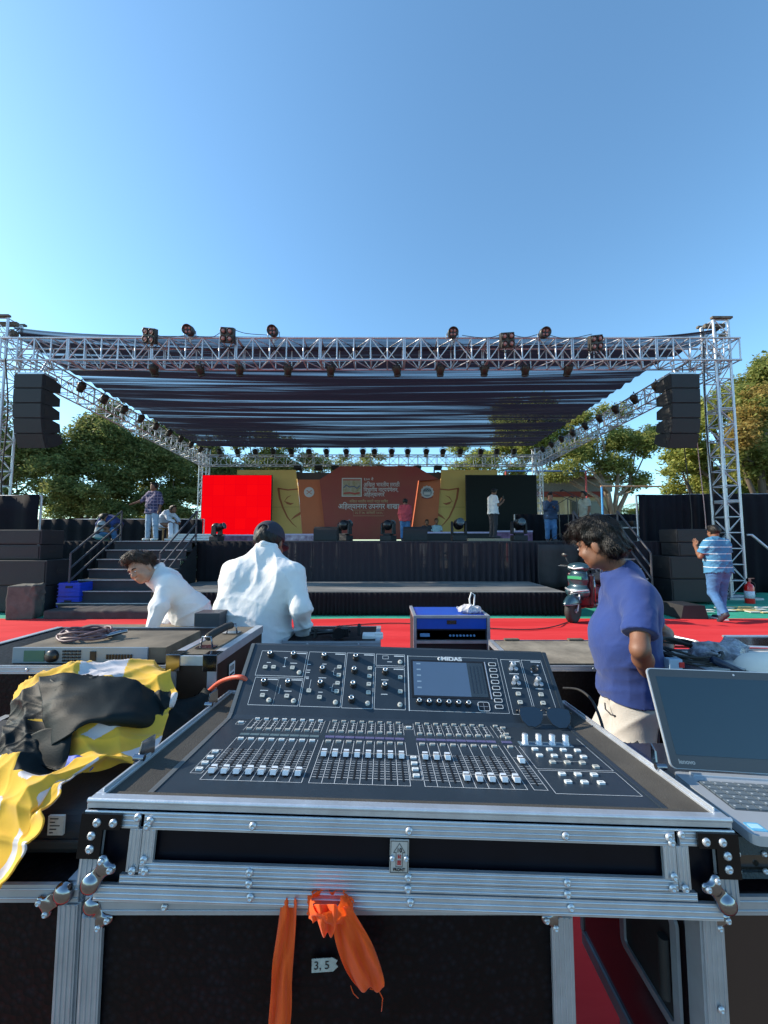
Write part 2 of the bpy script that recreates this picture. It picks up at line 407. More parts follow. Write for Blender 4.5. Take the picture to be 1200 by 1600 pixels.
def person(label, J, h=.006, cat='person', group=None, shirt=None, sleeve='short', trousers=None, hair=None, skin=None,
           fat=1., hs=1., hands=True, shirt_wr=.010, hairfn=None, cap=None, shoes=None, hem=.10, face=True, open_collar=False, woven=0, bulk=1., pocket=False, shirt_f=26, beard=False):
    """J: world joints. pel, waist, chest, neck, head, hf (head forward), hu (head up), shL.. toL"""
    J = {k: np.array(v, float) for k, v in J.items()}
    root = empty('person', label, cat, (float(J['pel'][0]), float(J['pel'][1]), 0 if J['anL'][2] < .6 else STAGE_Z), group=group)
    skin = skin or skin_m
    pts = np.array([v for k, v in J.items() if k not in ('hf', 'hu', 'haL', 'haR', 'paL', 'paR')])
    lo = pts.min(0) - .3; hi = pts.max(0) + .3
    lat = nrm(J['shR'] - J['shL']); up = nrm(J['neck'] - J['pel']); fr = nrm(np.cross(up, lat)); lat = nrm(np.cross(fr, up))
    hf = nrm(J['hf']); hu = J.get('hu', np.array([0, 0, 1.])); hu = nrm(hu - hf * np.dot(hu, hf)); hr = np.cross(hf, hu); HM = np.stack([hr, hf, hu], 1)
    H = lambda x, y, z: J['head'] + HM @ np.array([x, y, z]) * hs
    S = SDF(lo, hi, h)
    class HS:
        def ell(s, c, r, Rm, k, op='u', clips=None): S.ell(c, np.array(r) * hs, Rm, k, op, clips)
        def cone(s, a, b, ra, rb, k): S.cone(a, b, ra * hs, rb * hs, k)
    # head
    HS().ell(H(0, -.012, .032), (.073, .094, .088), HM, .01)
    HS().ell(H(0, .022, -.035), (.056, .064, .075), HM, .03)
    HS().cone(H(-.03, .035, -.065), H(.03, .035, -.065), .030, .030, .03); HS().ell(H(0, .062, -.088), (.022, .020, .018), HM, .02)
    if face:
        HS().cone(H(-.034, .074, .022), H(.034, .074, .022), .014, .014, .02)
        for sx in (-1, 1):
            HS().ell(H(sx * .032, .088, .002), (.019, .014, .012), HM, .012, 's'); HS().ell(H(sx * .042, .06, -.03), (.022, .024, .022), HM, .02)
            HS().ell(H(sx * .074, -.008, -.012), (.008, .019, .031), HM, .008)
            HS().ell(H(sx * .031, .078, .000), (.0135, .0125, .0115), HM, .003)
        HS().cone(H(0, .086, .008), H(0, .100, -.024), .008, .012, .012); HS().ell(H(0, .092, -.030), (.018, .012, .008), HM, .008)
        HS().ell(H(0, .084, -.058), (.026, .011, .0065), HM, .006); HS().ell(H(0, .082, -.069), (.022, .012, .008), HM, .006)
    S.cone(J['neck'] - up * .01, J['head'] + HM @ np.array([0, -.025, -.05]) * hs, .056 * bulk, .050 * bulk, .03)
    # torso
    ci = lambda c, s_: c + lat * s_
    for s_ in (-1, 1):
        sh = J['shR'] if s_ > 0 else J['shL']; shi = sh - lat * s_ * .055
        S.cone(J['neck'] - up * .03, shi, .047 * bulk, .042 * bulk, .05)
        S.cone(shi - up * .06, ci(J['waist'], s_ * .055 * fat), .072 * bulk, .074 * fat, .07, sq=(fr, .95))
        S.cone(ci(J['waist'], s_ * .055 * fat), ci(J['pel'], s_ * .06 * fat), .074 * fat, .084 * fat, .06)
    S.ell(J['waist'] + fr * .035 * fat, (.10 * fat, .08 * fat, .10), np.stack([lat, fr, up], 1), .06)
    arms = {}
    for n_ in 'LR':
        sh, el, wr = J['sh' + n_], J['el' + n_], J['wr' + n_]; b = bulk
        S.cone(sh, sh + (el - sh) * .35, .042 * b, .044 * b, .04); S.cone(sh + (el - sh) * .35, el, .045 * b, .036 * b, .02)
        S.cone(el, el + (wr - el) * .3, .037 * b, .040 * b, .015); S.cone(el + (wr - el) * .3, wr, .040 * b, .025 * b, .015)
        d = J.get('ha' + n_, wr - el); pn = J.get('pa' + n_, np.cross(nrm(d), fr) * (1 if n_ == 'L' else -1))
        if hands: hand(S, wr, d, pn, .45, 1.0, 1 if n_ == 'L' else -1)
        else: S.cone(wr, wr + nrm(d) * .12, .03, .026, .02, sq=(nrm(pn) if np.linalg.norm(pn) > 0 else fr, .7))
    for n_ in 'LR':
        hp, kn, an, to = J['hi' + n_], J['kn' + n_], J['an' + n_], J['to' + n_]
        S.cone(hp, kn, .085 * fat, .055, .05); S.cone(kn, kn + (an - kn) * .35, .053, .056, .02); S.cone(kn + (an - kn) * .35, an, .055, .034, .02)
        S.cone(an, to, .036, .028, .02)
    S.build('body', skin, root)
    M_lo, M_hi = lo, hi
    # shirt
    if shirt is not None:
        T = SDF(lo, hi, h); g = .016
        ncl = [(J['neck'] + up * (.012 if not open_collar else .02), up * 1.0 + fr * .45)]
        hemp = J['pel'] - up * hem
        hc = ncl + [(hemp, -up)]
        for s_ in (-1, 1):
            sh = J['shR'] if s_ > 0 else J['shL']; shi = sh - lat * s_ * .05
            T.cone(J['neck'] - up * .015, shi, .060 * bulk + g * .4, .055 * bulk + g * .5, .05, clips=hc)
            T.cone(shi - up * .06, ci(J['waist'], s_ * .06 * fat), .088 * bulk + g, .094 * fat + g, .07, sq=(fr, .95), clips=hc)
            T.cone(ci(J['waist'], s_ * .06 * fat), ci(J['pel'] - up * (hem + .05), s_ * .068 * fat), .094 * fat + g, .120 * fat + g, .06, clips=hc)
        T.ell(J['waist'] + fr * .035 * fat, (.12 * fat + g, .10 * fat + g, .14), np.stack([lat, fr, up], 1), .06, clips=hc)
        if open_collar: T.cone(J['neck'] - up * .02, J['neck'] + (J['head'] - J['neck']) * .25, .066 * bulk, .060 * bulk, .02, clips=ncl)
        for n_ in 'LR':
            sh, el, wr = J['sh' + n_], J['el' + n_], J['wr' + n_]; b = bulk
            if sleeve == 'short':
                e = sh + (el - sh) * .72; T.cone(sh, e, .060 * b, .061 * b, .03, clips=[(e, e - sh)])
            elif sleeve == 'roll':
                T.cone(sh, el, .060 * b, .050 * b, .025); e = el + (wr - el) * .35; T.cone(el, e, .050 * b, .046 * b, .02, clips=[(e, e - el)])
            else:
                T.cone(sh, el, .062 * b, .052 * b, .022); e = el + (wr - el) * .97; T.cone(el, e + (e - el) * .1, .054 * b, .036 * b, .02, clips=[(e, e - el)])
        T.ell(J['neck'] - up * .20 - fr * .012, (.13 * bulk, .088 * bulk, .17), np.stack([lat, fr, up], 1), .05, clips=hc)
        if woven:
            def weave(P):
                q = P - J['neck']; a_, b_, c_ = q @ lat, q @ up, q @ fr; rd = lambda v, p_=2.2: (1 - np.abs(np.sin(v))) ** p_
                m1 = np.clip((b_ + .34) / .14, 0, 1) * np.clip(1.25 - np.abs(a_) / .22, 0, 1); m2 = np.clip((-b_ - .22) / .12, 0, 1); g1 = .35 + .65 * np.clip(np.sin(a_ * 17 + b_ * 9 + 1) + .5, 0, 1); g2 = .3 + .7 * np.clip(np.sin(a_ * 11 - b_ * 13 + c_ * 9) + .55, 0, 1)
                f1 = rd(a_ * 30 * (1 + b_ * .9) + 1.1 * np.sin(b_ * 12) + .7) * m1 * g1; f2 = rd(b_ * 34 + 1.3 * np.sin(a_ * 10 + c_ * 6) + .4) * m2 * g2
                f3 = rd((a_ * .8 + b_) * 26 + 1.2 * np.sin(c_ * 14 + a_ * 8)) * np.clip(np.abs(a_) / .16 - .6, 0, 1) * g2
                return -(f1 + f2 + .8 * f3) * woven
            T.warp(weave)
        if sleeve != 'none':
            T.warp(lambda P: folds(P, 3, shirt_f, shirt_wr, [lat * .3 + up, up, lat + up, up - lat * .8, fr + up], 6))
            T.warp(lambda P: folds(P, 5, shirt_f * 2.3, shirt_wr * .35, None, 5))
        so = T.build('shirt', shirt, root, smooth=0 if h < .007 else 1)
        if open_collar:
            Cb = SDF(J['neck'] - .2, J['neck'] + .2, min(h, .006))
            for s_ in (-1, 1):
                Cb.cone(J['neck'] + up * .035 - fr * .045 , J['neck'] + up * .018 + fr * .05 + lat * s_ * .03, .02, .02, .01)
                Cb.cone(J['neck'] + up * .045 + lat * s_ * .05, J['neck'] + up * .02 + fr * .07 + lat * s_ * .03, .017, .015, .01)
                Cb.cone(J['neck'] + up * .045 + lat * s_ * .05, J['neck'] + up * .05 - fr * .05, .017, .018, .01)
            Cb.build('collar', shirt, so)
    if trousers is not None:
        T = SDF(lo, hi, h)
        wc = [(J['pel'] + up * .09, up)]
        for s_ in (-1, 1):
            T.cone(ci(J['pel'] + up * .06, s_ * .055 * fat), ci(J['pel'] - up * .05, s_ * .065 * fat), .098 * fat, .108 * fat, .05, clips=wc)
        for n_ in 'LR':
            hp, kn, an = J['hi' + n_], J['kn' + n_], J['an' + n_]
            T.cone(hp, kn, .100 * fat, .075, .04, clips=wc); ee = an + (kn - an) * .02
            T.cone(kn, ee, .073, .060, .03, clips=[(ee, an - kn)])
        T.warp(lambda P: folds(P, 11, 24, .006, [up, up + lat, up - lat], 5), .05)
        to_ = T.build('trousers', trousers, root)
    for n_ in 'LR':
        an, to = J['an' + n_], J['to' + n_]; T = SDF(np.minimum(an, to) - .15, np.maximum(an, to) + .15, min(h, .01))
        dd = nrm(to - an); dd[2] = dd[2] if abs(dd[2]) > .5 else 0; dd = nrm(dd)
        T.cone(an - dd * .03 - np.array([0, 0, .02]), to + dd * .02, .046, .036, .03); T.cone(an, an + np.array([0, 0, .03]), .045, .042, .02)
        T.build('shoe', shoes or shoe_m, root)
    if hair is not False:
        Q = SDF(J['head'] - .2, J['head'] + .2, min(h, .006)); hm = hair or hair_m
        q0_, q1_ = Q.ell, Q.cone
        Q.ell = lambda c, r, *a_, **k_: q0_(c, np.array(r) * hs, *a_, **k_)
        Q.cone = lambda a1, b1, r1, r2, *a_, **k_: q1_(a1, b1, r1 * hs, r2 * hs, *a_, **k_)
        if hairfn: hairfn(Q, H, HM)
        else:
            Q.ell(H(0, -.020, .030), (.084, .104, .102), HM, .01, clips=[(H(0, .045, .055), hf * .8 - hu * .55), (H(0, -.02, -.045), -hu - hf * .2)])
            Q.ell(H(0, .045, .105), (.06, .045, .025), HM, .03)
        Q.warp(lambda P: folds(P @ HM, 9, 90, .005, [(1, .3, .2), (.9, -.3, .1)], 4), .04)
        ho = Q.build('hair', hm, root)
        if h < .007 and cap is None: strands(Q, ho, hm, H(0, -.03, .15), H(0, 0, 0), 7000)
        if face and h < .007:
            for sx in (-1, 1):
                b = MB()
                b.ball((0, 0, 0), (.0105 * hs, .0035 * hs, .0048 * hs), M=frame(H(sx * .031, .0895, .001), hr, hf, hu), n=12, k=8); e = b.build('eye', white_m, root)
                c2 = MB(); c2.ball((0, 0, 0), (.0045 * hs, .002 * hs, .0046 * hs), M=frame(H(sx * .031, .0922, .001), hr, hf, hu), n=10, k=6); c2.build('pupil', black_plastic, e)
                q = MB(smooth=True) if False else MB(); q.tube([H(sx * .014, .092, .020), H(sx * .030, .0935, .0265), H(sx * .050, .080, .0215)], [.0028, .0038, .002], 6); q.build('eyebrow', hair_m, root)
    return root

def standing(x, y, z, yaw, ht=1.7, **over):
    """joints of a standing person at (x,y) on floor z, facing yaw (0 = +Y)"""
    s = ht / 1.72; f = np.array([-math.sin(yaw), math.cos(yaw), 0]); r = np.array([f[1], -f[0], 0]); u = np.array([0, 0, 1.])
    P = lambda a, b, c: np.array([x, y, z]) + s * (r * a + f * b + u * c)
    J = dict(pel=P(0, 0, .93), waist=P(0, 0, 1.10), chest=P(0, 0, 1.3), neck=P(0, 0, 1.44), head=P(0, .02, 1.59), hf=f, hu=u,
             shL=P(-.185, 0, 1.39), shR=P(.185, 0, 1.39), elL=P(-.23, -.02, 1.11), elR=P(.23, -.02, 1.11), wrL=P(-.235, .05, .87), wrR=P(.235, .05, .87),
             hiL=P(-.09, 0, .88), hiR=P(.09, 0, .88), knL=P(-.11, .02, .49), knR=P(.11, .02, .49), anL=P(-.12, -.02, .08), anR=P(.12, -.02, .08),
             toL=P(-.15, .13, .04), toR=P(.15, .13, .04))
    for k, v in over.items(): J[k] = P(*v) if k not in ('hf', 'hu', 'haL', 'haR', 'paL', 'paR') else r * v[0] + f * v[1] + u * v[2]
    return J
STAGE_Z = 1.40
# ================================================================ THE SETTING
def sheet(name, x0, x1, y0, y1, z, nx, ny, zf, m, kind='structure'):
    xs = np.linspace(x0, x1, nx); ys = np.linspace(y0, y1, ny)
    X, Y = np.meshgrid(xs, ys); Z = z + zf(X, Y)
    me = bpy.data.meshes.new(name); f = []
    for j in range(ny - 1):
        for i in range(nx - 1): a = j * nx + i; f.append((a, a + 1, a + nx + 1, a + nx))
    me.from_pydata(np.stack([X, Y, Z], -1).reshape(-1, 3).tolist(), [], f); me.materials.append(m)
    me.polygons.foreach_set('use_smooth', [True] * len(me.polygons)); me.update()
    o = bpy.data.objects.new(name, me); col.objects.link(o); o['kind'] = kind; return o
dirt = mat('dirt', (.15, .125, .095), .95, var=.35, vs=.8, bump=.4, bs=12)
sheet('ground', -900, 900, -300, 1500, -.006, 12, 12, lambda X, Y: X * 0, dirt)
red_c = mat('red_carpet', (.62, .025, .030), .9, var=.13, vs=1.2, bump=.35, bs=11, stretch=(.35, 2.2, 1), spec=.15, col2=(.70, .05, .055))
grn_c = mat('green_carpet', (.02, .30, .20), .85, var=.2, vs=3, bump=.3, bs=10)
sheet('green_carpet', -16, 14, 6.2, 12.5, .0, 60, 30, lambda X, Y: .004 + .004 * np.sin(X * 3 + Y * 5) * np.cos(Y * 4), grn_c)
def red_z(X, Y): return .012 + .010 * (np.sin(Y * 7 + .6 * X + np.sin(X * .7)) ** 2) * np.clip(1 - np.abs(X + 1) / 14, .2, 1) + .004 * np.sin(Y * 17 + X)
sheet('red_carpet', -13, 12, .5, 7.02, 0, 160, 240, red_z, red_c)
gb = MB()
for i in range(34):
    x = 6.2 + rng.random() * 3.2; y = 7.55 + rng.random() * .6; a = rng.random() * 3
    gb.box((x, y, .022 + i * .0004), (.12 + rng.random() * .3, .04 + rng.random() * .1, .006 + .01 * rng.random()), i % 2, rotz(a, (0, 0, 0)) if False else None)
tag(gb.build('floor_scraps', [mat('straw', (.45, .36, .16), .9), mat('paper_scrap', (.6, .6, .56), .8)]), kind='stuff', label='straw and paper scraps scattered on the green carpet by the tower foot')

# ---------------------------------------------------------------- hanging cloth
def drape(name, p0, p1, z0, z1, mt, parent=None, amp=.035, wl=.16, seed=0, step=.035, sag=0., rows=7, solid=.006):
    p0 = Vector((*p0[:2], 0)); p1 = Vector((*p1[:2], 0)); d = p1 - p0; L = d.length; d.normalize(); nn = Vector((-d.y, d.x, 0))
    n = max(8, int(L / step)); r = random.Random(seed); ph = 0; phs = []
    for i in range(n + 1): phs.append(ph); ph += 2 * math.pi * step / wl * r.uniform(.55, 1.6)
    vs = []
    for j in range(rows):
        t = j / (rows - 1)
        for i in range(n + 1):
            s_ = i / n; a = amp * (.45 + .55 * (1 - t)) * (1 + .5 * math.sin(s_ * 9 + seed))
            off = a * math.sin(phs[i] + .5 * math.sin(3 * t + i * .05)) 
            top = z1 - sag * abs(math.sin(s_ * L * 1.7 + seed))
            p = p0 + d * (L * s_) + nn * off; vs.append((p.x, p.y, z0 + (top - z0) * t))
    b = MB(); b.add(vs, [(j * (n + 1) + i, j * (n + 1) + i + 1, (j + 1) * (n + 1) + i + 1, (j + 1) * (n + 1) + i) for j in range(rows - 1) for i in range(n)], 0, None, True)
    return b.build(name, mt, parent, solid=solid)

# ================================================================ STAGE
SY = 9.3
stage = empty('stage', 'big black draped main stage with lights and people on its deck', 'stage', (0, SY, 0))
b = MB(); b.bb((-8.3, SY + .02, STAGE_Z - .06), (7.6, 20.0, STAGE_Z)); b.build('deck', black_deck, stage)
drape('skirt', (-8.3, SY), (-6.35, SY), .02, STAGE_Z - .01, black_cloth, stage, seed=1)
sk_m = sheer('skirt_sheer', (.012, .009, .016), .80, 1., scale=(6, 6, .25), ns=1.2, p0=.25, p1=.45)
drape('skirt', (-4.5, SY), (-3.0, SY), .02, STAGE_Z - .01, black_cloth, stage, seed=2, amp=.01)
drape('skirt', (-3.0, SY), (7.6, SY), .02, STAGE_Z - .01, sk_m, stage, seed=3, sag=.02, solid=None)
b = MB()
for x in np.arange(-8.1, 7.5, 1.22):
    for y in (SY + .25, SY + 1.5, SY + 2.7, SY + 5.2): b.cyl((x, y, 0), (x, y, STAGE_Z - .06), .024, n=6)
    b.cyl((x, SY + .25, .35), (x + 1.22, SY + .25, 1.2), .018, n=6); b.cyl((x, SY + 2.7, 1.15), (x + 1.22, SY + 2.7, .4), .018, n=6)
b.cyl((-8.1, SY + .25, .7), (7.4, SY + .25, .7), .02, n=6); b.cyl((-8.1, SY + 2.7, .9), (7.4, SY + 2.7, .9), .02, n=6)
b.build('scaffold_frame', alu_d, stage)
low = empty('stage_platform', 'low front platform with worn dark top and black skirt', 'platform', (0, 7.35, 0))
top_m = mat('platform_top', (.15, .16, .17), .5, var=.5, vs=.9, bump=.15, bs=25, stretch=(.5, 2.5, 1), col2=(.30, .30, .29))
b = MB(); b.bb((-4.4, 7.37, .40), (3.45, SY - .06, .44)); b.build('deck', top_m, low)
drape('skirt', (-4.4, 7.35), (3.45, 7.35), .015, .435, black_cloth, low, seed=5, amp=.02, wl=.09, step=.02, rows=5)
drape('skirt', (3.45, 7.35), (3.45, SY - .05), .015, .435, black_cloth, low, seed=6, amp=.02, wl=.09, step=.02, rows=5)
wave = mat('side_cloth', (.03, .028, .03), .8, var=.3, vs=4)
drape('black_cloth_panel', (3.5, 8.75), (4.5, 8.95), .35, 1.32, wave, None, amp=.05, wl=.5, seed=8)
tag(bpy.data.objects['black_cloth_panel'], 'slack black cloth panel on the stair side behind the scooter', 'cloth')

def stairs(name, label, x0, x1, y0, n, rail_left, rail_right, base=None):
    rt = empty(name, label, 'stairs', ((x0 + x1) / 2, y0, 0))
    rise = STAGE_Z / n; run = (SY - y0) / n
    for i in range(n):
        b = MB(); zt = rise * (i + 1); y = y0 + run * i
        b.bb((x0, y, zt - .04), (x1, y + run + .02, zt), 0); b.bb((x0 + .02, y + .012, zt - rise), (x1 - .02, y + .03, zt - .042), 0)
        b.bb((x0, y - .012, zt - .012), (x1, y + .0, zt + .004), 1)
        b.build('step', [mat('stair_cloth', (.030, .032, .040), .8, var=.25, vs=3) if i == 0 and 'stair_cloth' not in bpy.data.materials else bpy.data.materials['stair_cloth'], alu_d], rt)
    b = MB()
    for x in (x0 + .01, x1 - .03): b = MB(); b.prism([(y0, 0), (SY, 0), (SY, STAGE_Z - .05), (y0, .05)], .02, 0, frame((x, 0, 0), (0, 1, 0), (0, 0, 1), (1, 0, 0))); b.build('stringer', black_mat, rt)
    for x, on in ((x0 + .02, rail_left), (x1 - .02, rail_right)):
        if not on: continue
        b = MB(); ya, yb = y0 + .25, SY - .05
        za = .3
        for k in (0, .3, .55): b.cyl((x, ya, za + .85 - k), (x, yb, STAGE_Z + .72 - k), .020, n=8)
        b.cyl((x, ya, .2), (x, ya, za + .85), .02, n=8); b.cyl((x, yb, STAGE_Z - .1), (x, yb, STAGE_Z + .72), .02, n=8)
        b.build('handrail', mat('rail_paint', (.05, .05, .06), .45, var=.2), rt)
    return rt
st = stairs('stairs', 'wide black stairs up to the left end of the stage with two sloping handrails', -6.35, -4.5, 7.55, 7, True, True)
s_ = SDF((-6.3, 6.85, -.02), (-3.5, 7.7, .3), .02); s_.rbox((-4.85, 7.3, .08), (1.25, .33, .085), None, .03)
s_.warp(lambda P: folds(P, 4, 9, .014, [(1, .5, 0), (.3, 1, 0)], 5)); tag(s_.build('stair_landing', mat('dusty_cloth', (.045, .040, .042), .9, var=.4, vs=3)), 'flat cloth covered landing at the foot of the left stairs', 'platform')
stairs('stairs', 'narrow black stairs at the right end of the stage behind the scooter', 4.55, 5.65, 7.9, 7, True, True)

# ---------------------------------------------------------------- black screens of cloth
def cloth_wall(label, p0, p1, z0, z1, seed, cat='curtain', wl=.3, amp=.04, mt=None, sag=.03):
    rt = empty('black_curtain', label, cat, (p0[0], p0[1], 0))
    drape('cloth', p0, p1, z0, z1, mt or black_cloth, rt, seed=seed, amp=amp, wl=wl, sag=sag)
    b = MB(); d = Vector((p1[0] - p0[0], p1[1] - p0[1], 0)); n = max(1, int(d.length / 2.2))
    off = Vector((-d.y, d.x, 0)).normalized() * .09
    for i in range(n + 1):
        q = Vector((p0[0], p0[1], 0)) + d * (i / n) + off; b.cyl((q.x, q.y, 0), (q.x, q.y, z1 - .02), .025, n=6)
    a = Vector((*p0, 0)) + off; c = Vector((*p1, 0)) + off; b.cyl((a.x, a.y, z1 - .03), (c.x, c.y, z1 - .03), .022, n=6)
    b.build('support_pipe', alu_d, rt); return rt
wall_cloth = mat('wall_cloth', (.006, .006, .010), .9, var=.35, vs=2.5, spec=.2)
cloth_wall('tall black cloth screen behind the left subwoofer stack', (-10.9, 9.0), (-8.15, 9.0), 0, 2.5, 11, mt=wall_cloth, wl=.7, amp=.06)
cloth_wall('long low black cloth wall along the back of the left stage wing', (-14, 14.2), (-6.7, 14.2), 0, 2.22, 12, mt=wall_cloth, wl=.5)
cloth_wall('tall black curtain behind the right subwoofer stack', (6.6, 9.9), (8.0, 9.9), 0, 2.62, 13, mt=wall_cloth, wl=.2)
cloth_wall('black curtain right of the front tower', (8.45, 10.6), (13, 10.4), 0, 2.72, 14, mt=wall_cloth, wl=.3)
cloth_wall('low black cloth wall behind the right end of the stage', (5.0, 14.6), (12, 14.6), 0, 2.42, 15, mt=wall_cloth, wl=.3)

# ================================================================ TRUSSES
TR, BR = .030, .015
def truss(name, label, a, b_, w_, h_, up=(0, 0, 1), step=.45, sec=3.0, tr=TR, br=BR, group='aluminium truss spans'):
    """box truss from a to b (centre line); one mesh per bolted section"""
    a = Vector(a); b_ = Vector(b_); d = b_ - a; L = d.length; d.normalize(); up = Vector(up); sd = d.cross(up).normalized(); up = sd.cross(d).normalized()
    rt = empty(name, label, 'truss', a[:], group=group)
    ns = max(1, round(L / sec)); sl = L / ns
    for s_ in range(ns):
        m = MB(); s0 = a + d * sl * s_; k = max(2, round(sl / step)); c = [(x * w_ / 2, y * h_ / 2) for x, y in ((-1, -1), (1, -1), (1, 1), (-1, 1))]
        pt = lambda t, i: s0 + d * t + sd * c[i % 4][0] + up * c[i % 4][1]
        for i in range(4): m.cyl(pt(.0, i), pt(sl, i), tr, n=8)
        for j in range(k + 1):
            t = min(max(sl * j / k, .02), sl - .02)
            for i in range(4):
                m.cyl(pt(t, i), pt(t, i + 1), br, n=6, caps=False)
                if j < k:
                    t2 = sl * (j + 1) / k
                    q = (pt(t, i), pt(t2, i + 1)) if (j + i) % 2 else (pt(t, i + 1), pt(t2, i))
                    m.cyl(*q, br * .8, n=5, caps=False)
        m.build('truss_section', truss_m, rt)
    return rt
# front truss, side trusses, back truss
FZ0, FZ1 = 5.95, 6.52; FY0, FY1 = 9.36, 9.92
truss('truss_span', 'long front truss across the stage carrying the spotlights', (-10.1, (FY0 + FY1) / 2, (FZ0 + FZ1) / 2), (9.0, (FY0 + FY1) / 2, (FZ0 + FZ1) / 2), .56, .57, step=.45, sec=2.1, tr=.026, br=.019)
LBX, RBX = -9.6, 8.05; BY = 20.2
truss('truss_span', 'left side truss running back from the front tower', (-9.35, 9.7, 6.02), (LBX, BY + .1, 5.66), .5, .5, step=.42, sec=2.1, tr=.024, br=.014)
truss('truss_span', 'right side truss running back from the front tower', (8.55, 9.7, 6.02), (RBX + .15, BY + .1, 5.66), .5, .5, step=.42, sec=2.1, tr=.024, br=.014)
truss('truss_span', 'far back truss above the printed backdrop', (LBX - .2, BY, 5.64), (RBX + .3, BY, 5.64), .5, .52, step=.5, sec=3, tr=.024, br=.014)
tw = dict(up=(0, 1, 0), step=.42, sec=2.2, group='truss towers')
for lab, x, y, z, wd in (('right front truss tower beside the fire extinguisher', 8.60, 9.62, 7.05, .38), ('left front truss tower at the photo edge', -9.80, 9.62, 7.1, .38),
                     ('left rear truss tower beside the red screen', LBX, BY + .1, 6.3, .38), ('right rear truss tower beside the dark screen', RBX + .15, BY + .1, 6.3, .38)):
    t_ = truss('truss_tower', lab, (x, y, .05), (x, y, z), wd, wd, **tw)
    m = MB(); m.bb((x - .26, y - .26, z), (x + .26, y - .18, z + .05)); m.bb((x - .26, y + .18, z), (x + .26, y + .26, z + .05)); m.bb((x - .26, y - .04, z - .12), (x + .26, y + .04, z - .02)); m.cyl((x + .2, y - .1, z - .35), (x + .2, y + .02, z - .35), .1, n=12)
    m.build('pulley_head', dusty, t_)
    m = MB(); m.bb((x - .4, y - .4, .0), (x + .4, y + .4, .05)); m.build('base_plate', alu_d, t_)
m = MB(); m.tube([(9.0, 9.55, 1.55), (9.08, 9.5, 1.55), (10.5, 9.2, .05)], .03, 8); tag(m.build('brace_pipe', alu), 'sloping bare brace pipe leaning against the right front tower', 'pipe')
def cable(label, pts, r=.009, m_=rubber, n=24, cat='cable', name='cable', group=None):
    P = [Vector(p) for p in pts]; out = []
    for i in range(len(P) - 1):
        p0, p1, p2, p3 = P[max(i - 1, 0)], P[i], P[i + 1], P[min(i + 2, len(P) - 1)]
        for k in range(n):
            t = k / n; out.append(.5 * ((2 * p1) + (p2 - p0) * t + (2 * p0 - 5 * p1 + 4 * p2 - p3) * t * t + (3 * p1 - p0 - 3 * p2 + p3) * t ** 3))
    out.append(P[-1]); b = MB(); b.tube(out, r, 6); return tag(b.build(name, m_), label, cat, group)
wire = mat('pale_cable', (.5, .35, .32), .6)
cable('pale cable hanging down the right curtain beside the tower', [(8.02, 9.6, 5.9), (8.0, 9.65, 4), (8.06, 9.62, 2), (8.04, 9.6, .1)], .010, wire)
cable('dark cable hanging below the right speaker array', [(7.7, 9.6, 5.9), (7.66, 9.65, 4), (7.72, 9.62, 2), (7.7, 9.75, .3)], .012)
cable('dark hoist chain hanging inside the right tower', [(8.25, 9.55, 6.9), (8.22, 9.6, 4.5), (8.24, 9.55, 2), (8.24, 9.55, .2)], .014)
cable('thin power cable looping between the lamps on the right half of the front truss', [W(722, 524, 9.3), W(760, 528, 9.3), W(790, 522, 9.3), W(820, 527, 9.3), W(848, 522, 9.3), W(885, 529, 9.3), W(925, 522, 9.3)], .008)
cable('thin power cable looping between the lamps on the left half of the front truss', [W(240, 522, 9.3), W(262, 527, 9.3), W(296, 524, 9.3), W(330, 527, 9.3), W(356, 514, 9.3), W(385, 521, 9.3), W(427, 524, 9.3)], .008)
cable('dark cable hanging at the left front tower', [W(8, 560, 9.2), W(12, 640, 9.2), W(2, 760, 9.2), W(8, 850, 9.2)], .016)

# ---------------------------------------------------------------- canopy of gathered sheer cloth
def canopy():
    nx, ny = 90, 330
    cm = sheer('canopy_cloth', (.010, .011, .018), .42, 1.0, scale=(.06, 4.6, .2), ns=1.0, p0=.30, p1=.48, tcol=(.006, .0065, .012))
    n = cm.node_tree
    vs = []
    for j in range(ny + 1):
        t = j / ny; y = 9.55 + (20.3 - 9.55) * t
        for i in range(nx + 1):
            s_ = i / nx; xl = -9.6 - .4 * t if t > .07 else -9.6; xr = 8.05 if t > .12 else 8.7 - .65 * min(1, t / .12)
            x = xl + (xr - xl) * s_
            r_ = .045 * abs(math.sin(t * 62 + .5 * math.sin(s_ * 4) + 1.4 * math.sin(t * 9))) + .03 * math.sin(t * 150 + s_ * 5)
            sag = -.16 * math.sin(math.pi * s_) * (.6 + .4 * math.sin(t * 40))
            z = 6.60 - .12 * t + r_ + sag * (t > .0)
            e = math.exp(-t / .03)
            z += e * (.32 * math.exp(-s_ / .10) + .30 * math.exp(-(1 - s_) / .08))
            vs.append((x, y, z))
    fs = [(j * (nx + 1) + i, j * (nx + 1) + i + 1, (j + 1) * (nx + 1) + i + 1, (j + 1) * (nx + 1) + i) for j in range(ny) for i in range(nx)]
    b = MB(); b.add(vs, fs, 0, None, True)
    return tag(b.build('canopy', cm), 'dark sheer cloth canopy gathered in bands over the stage', 'canopy')
canopy()

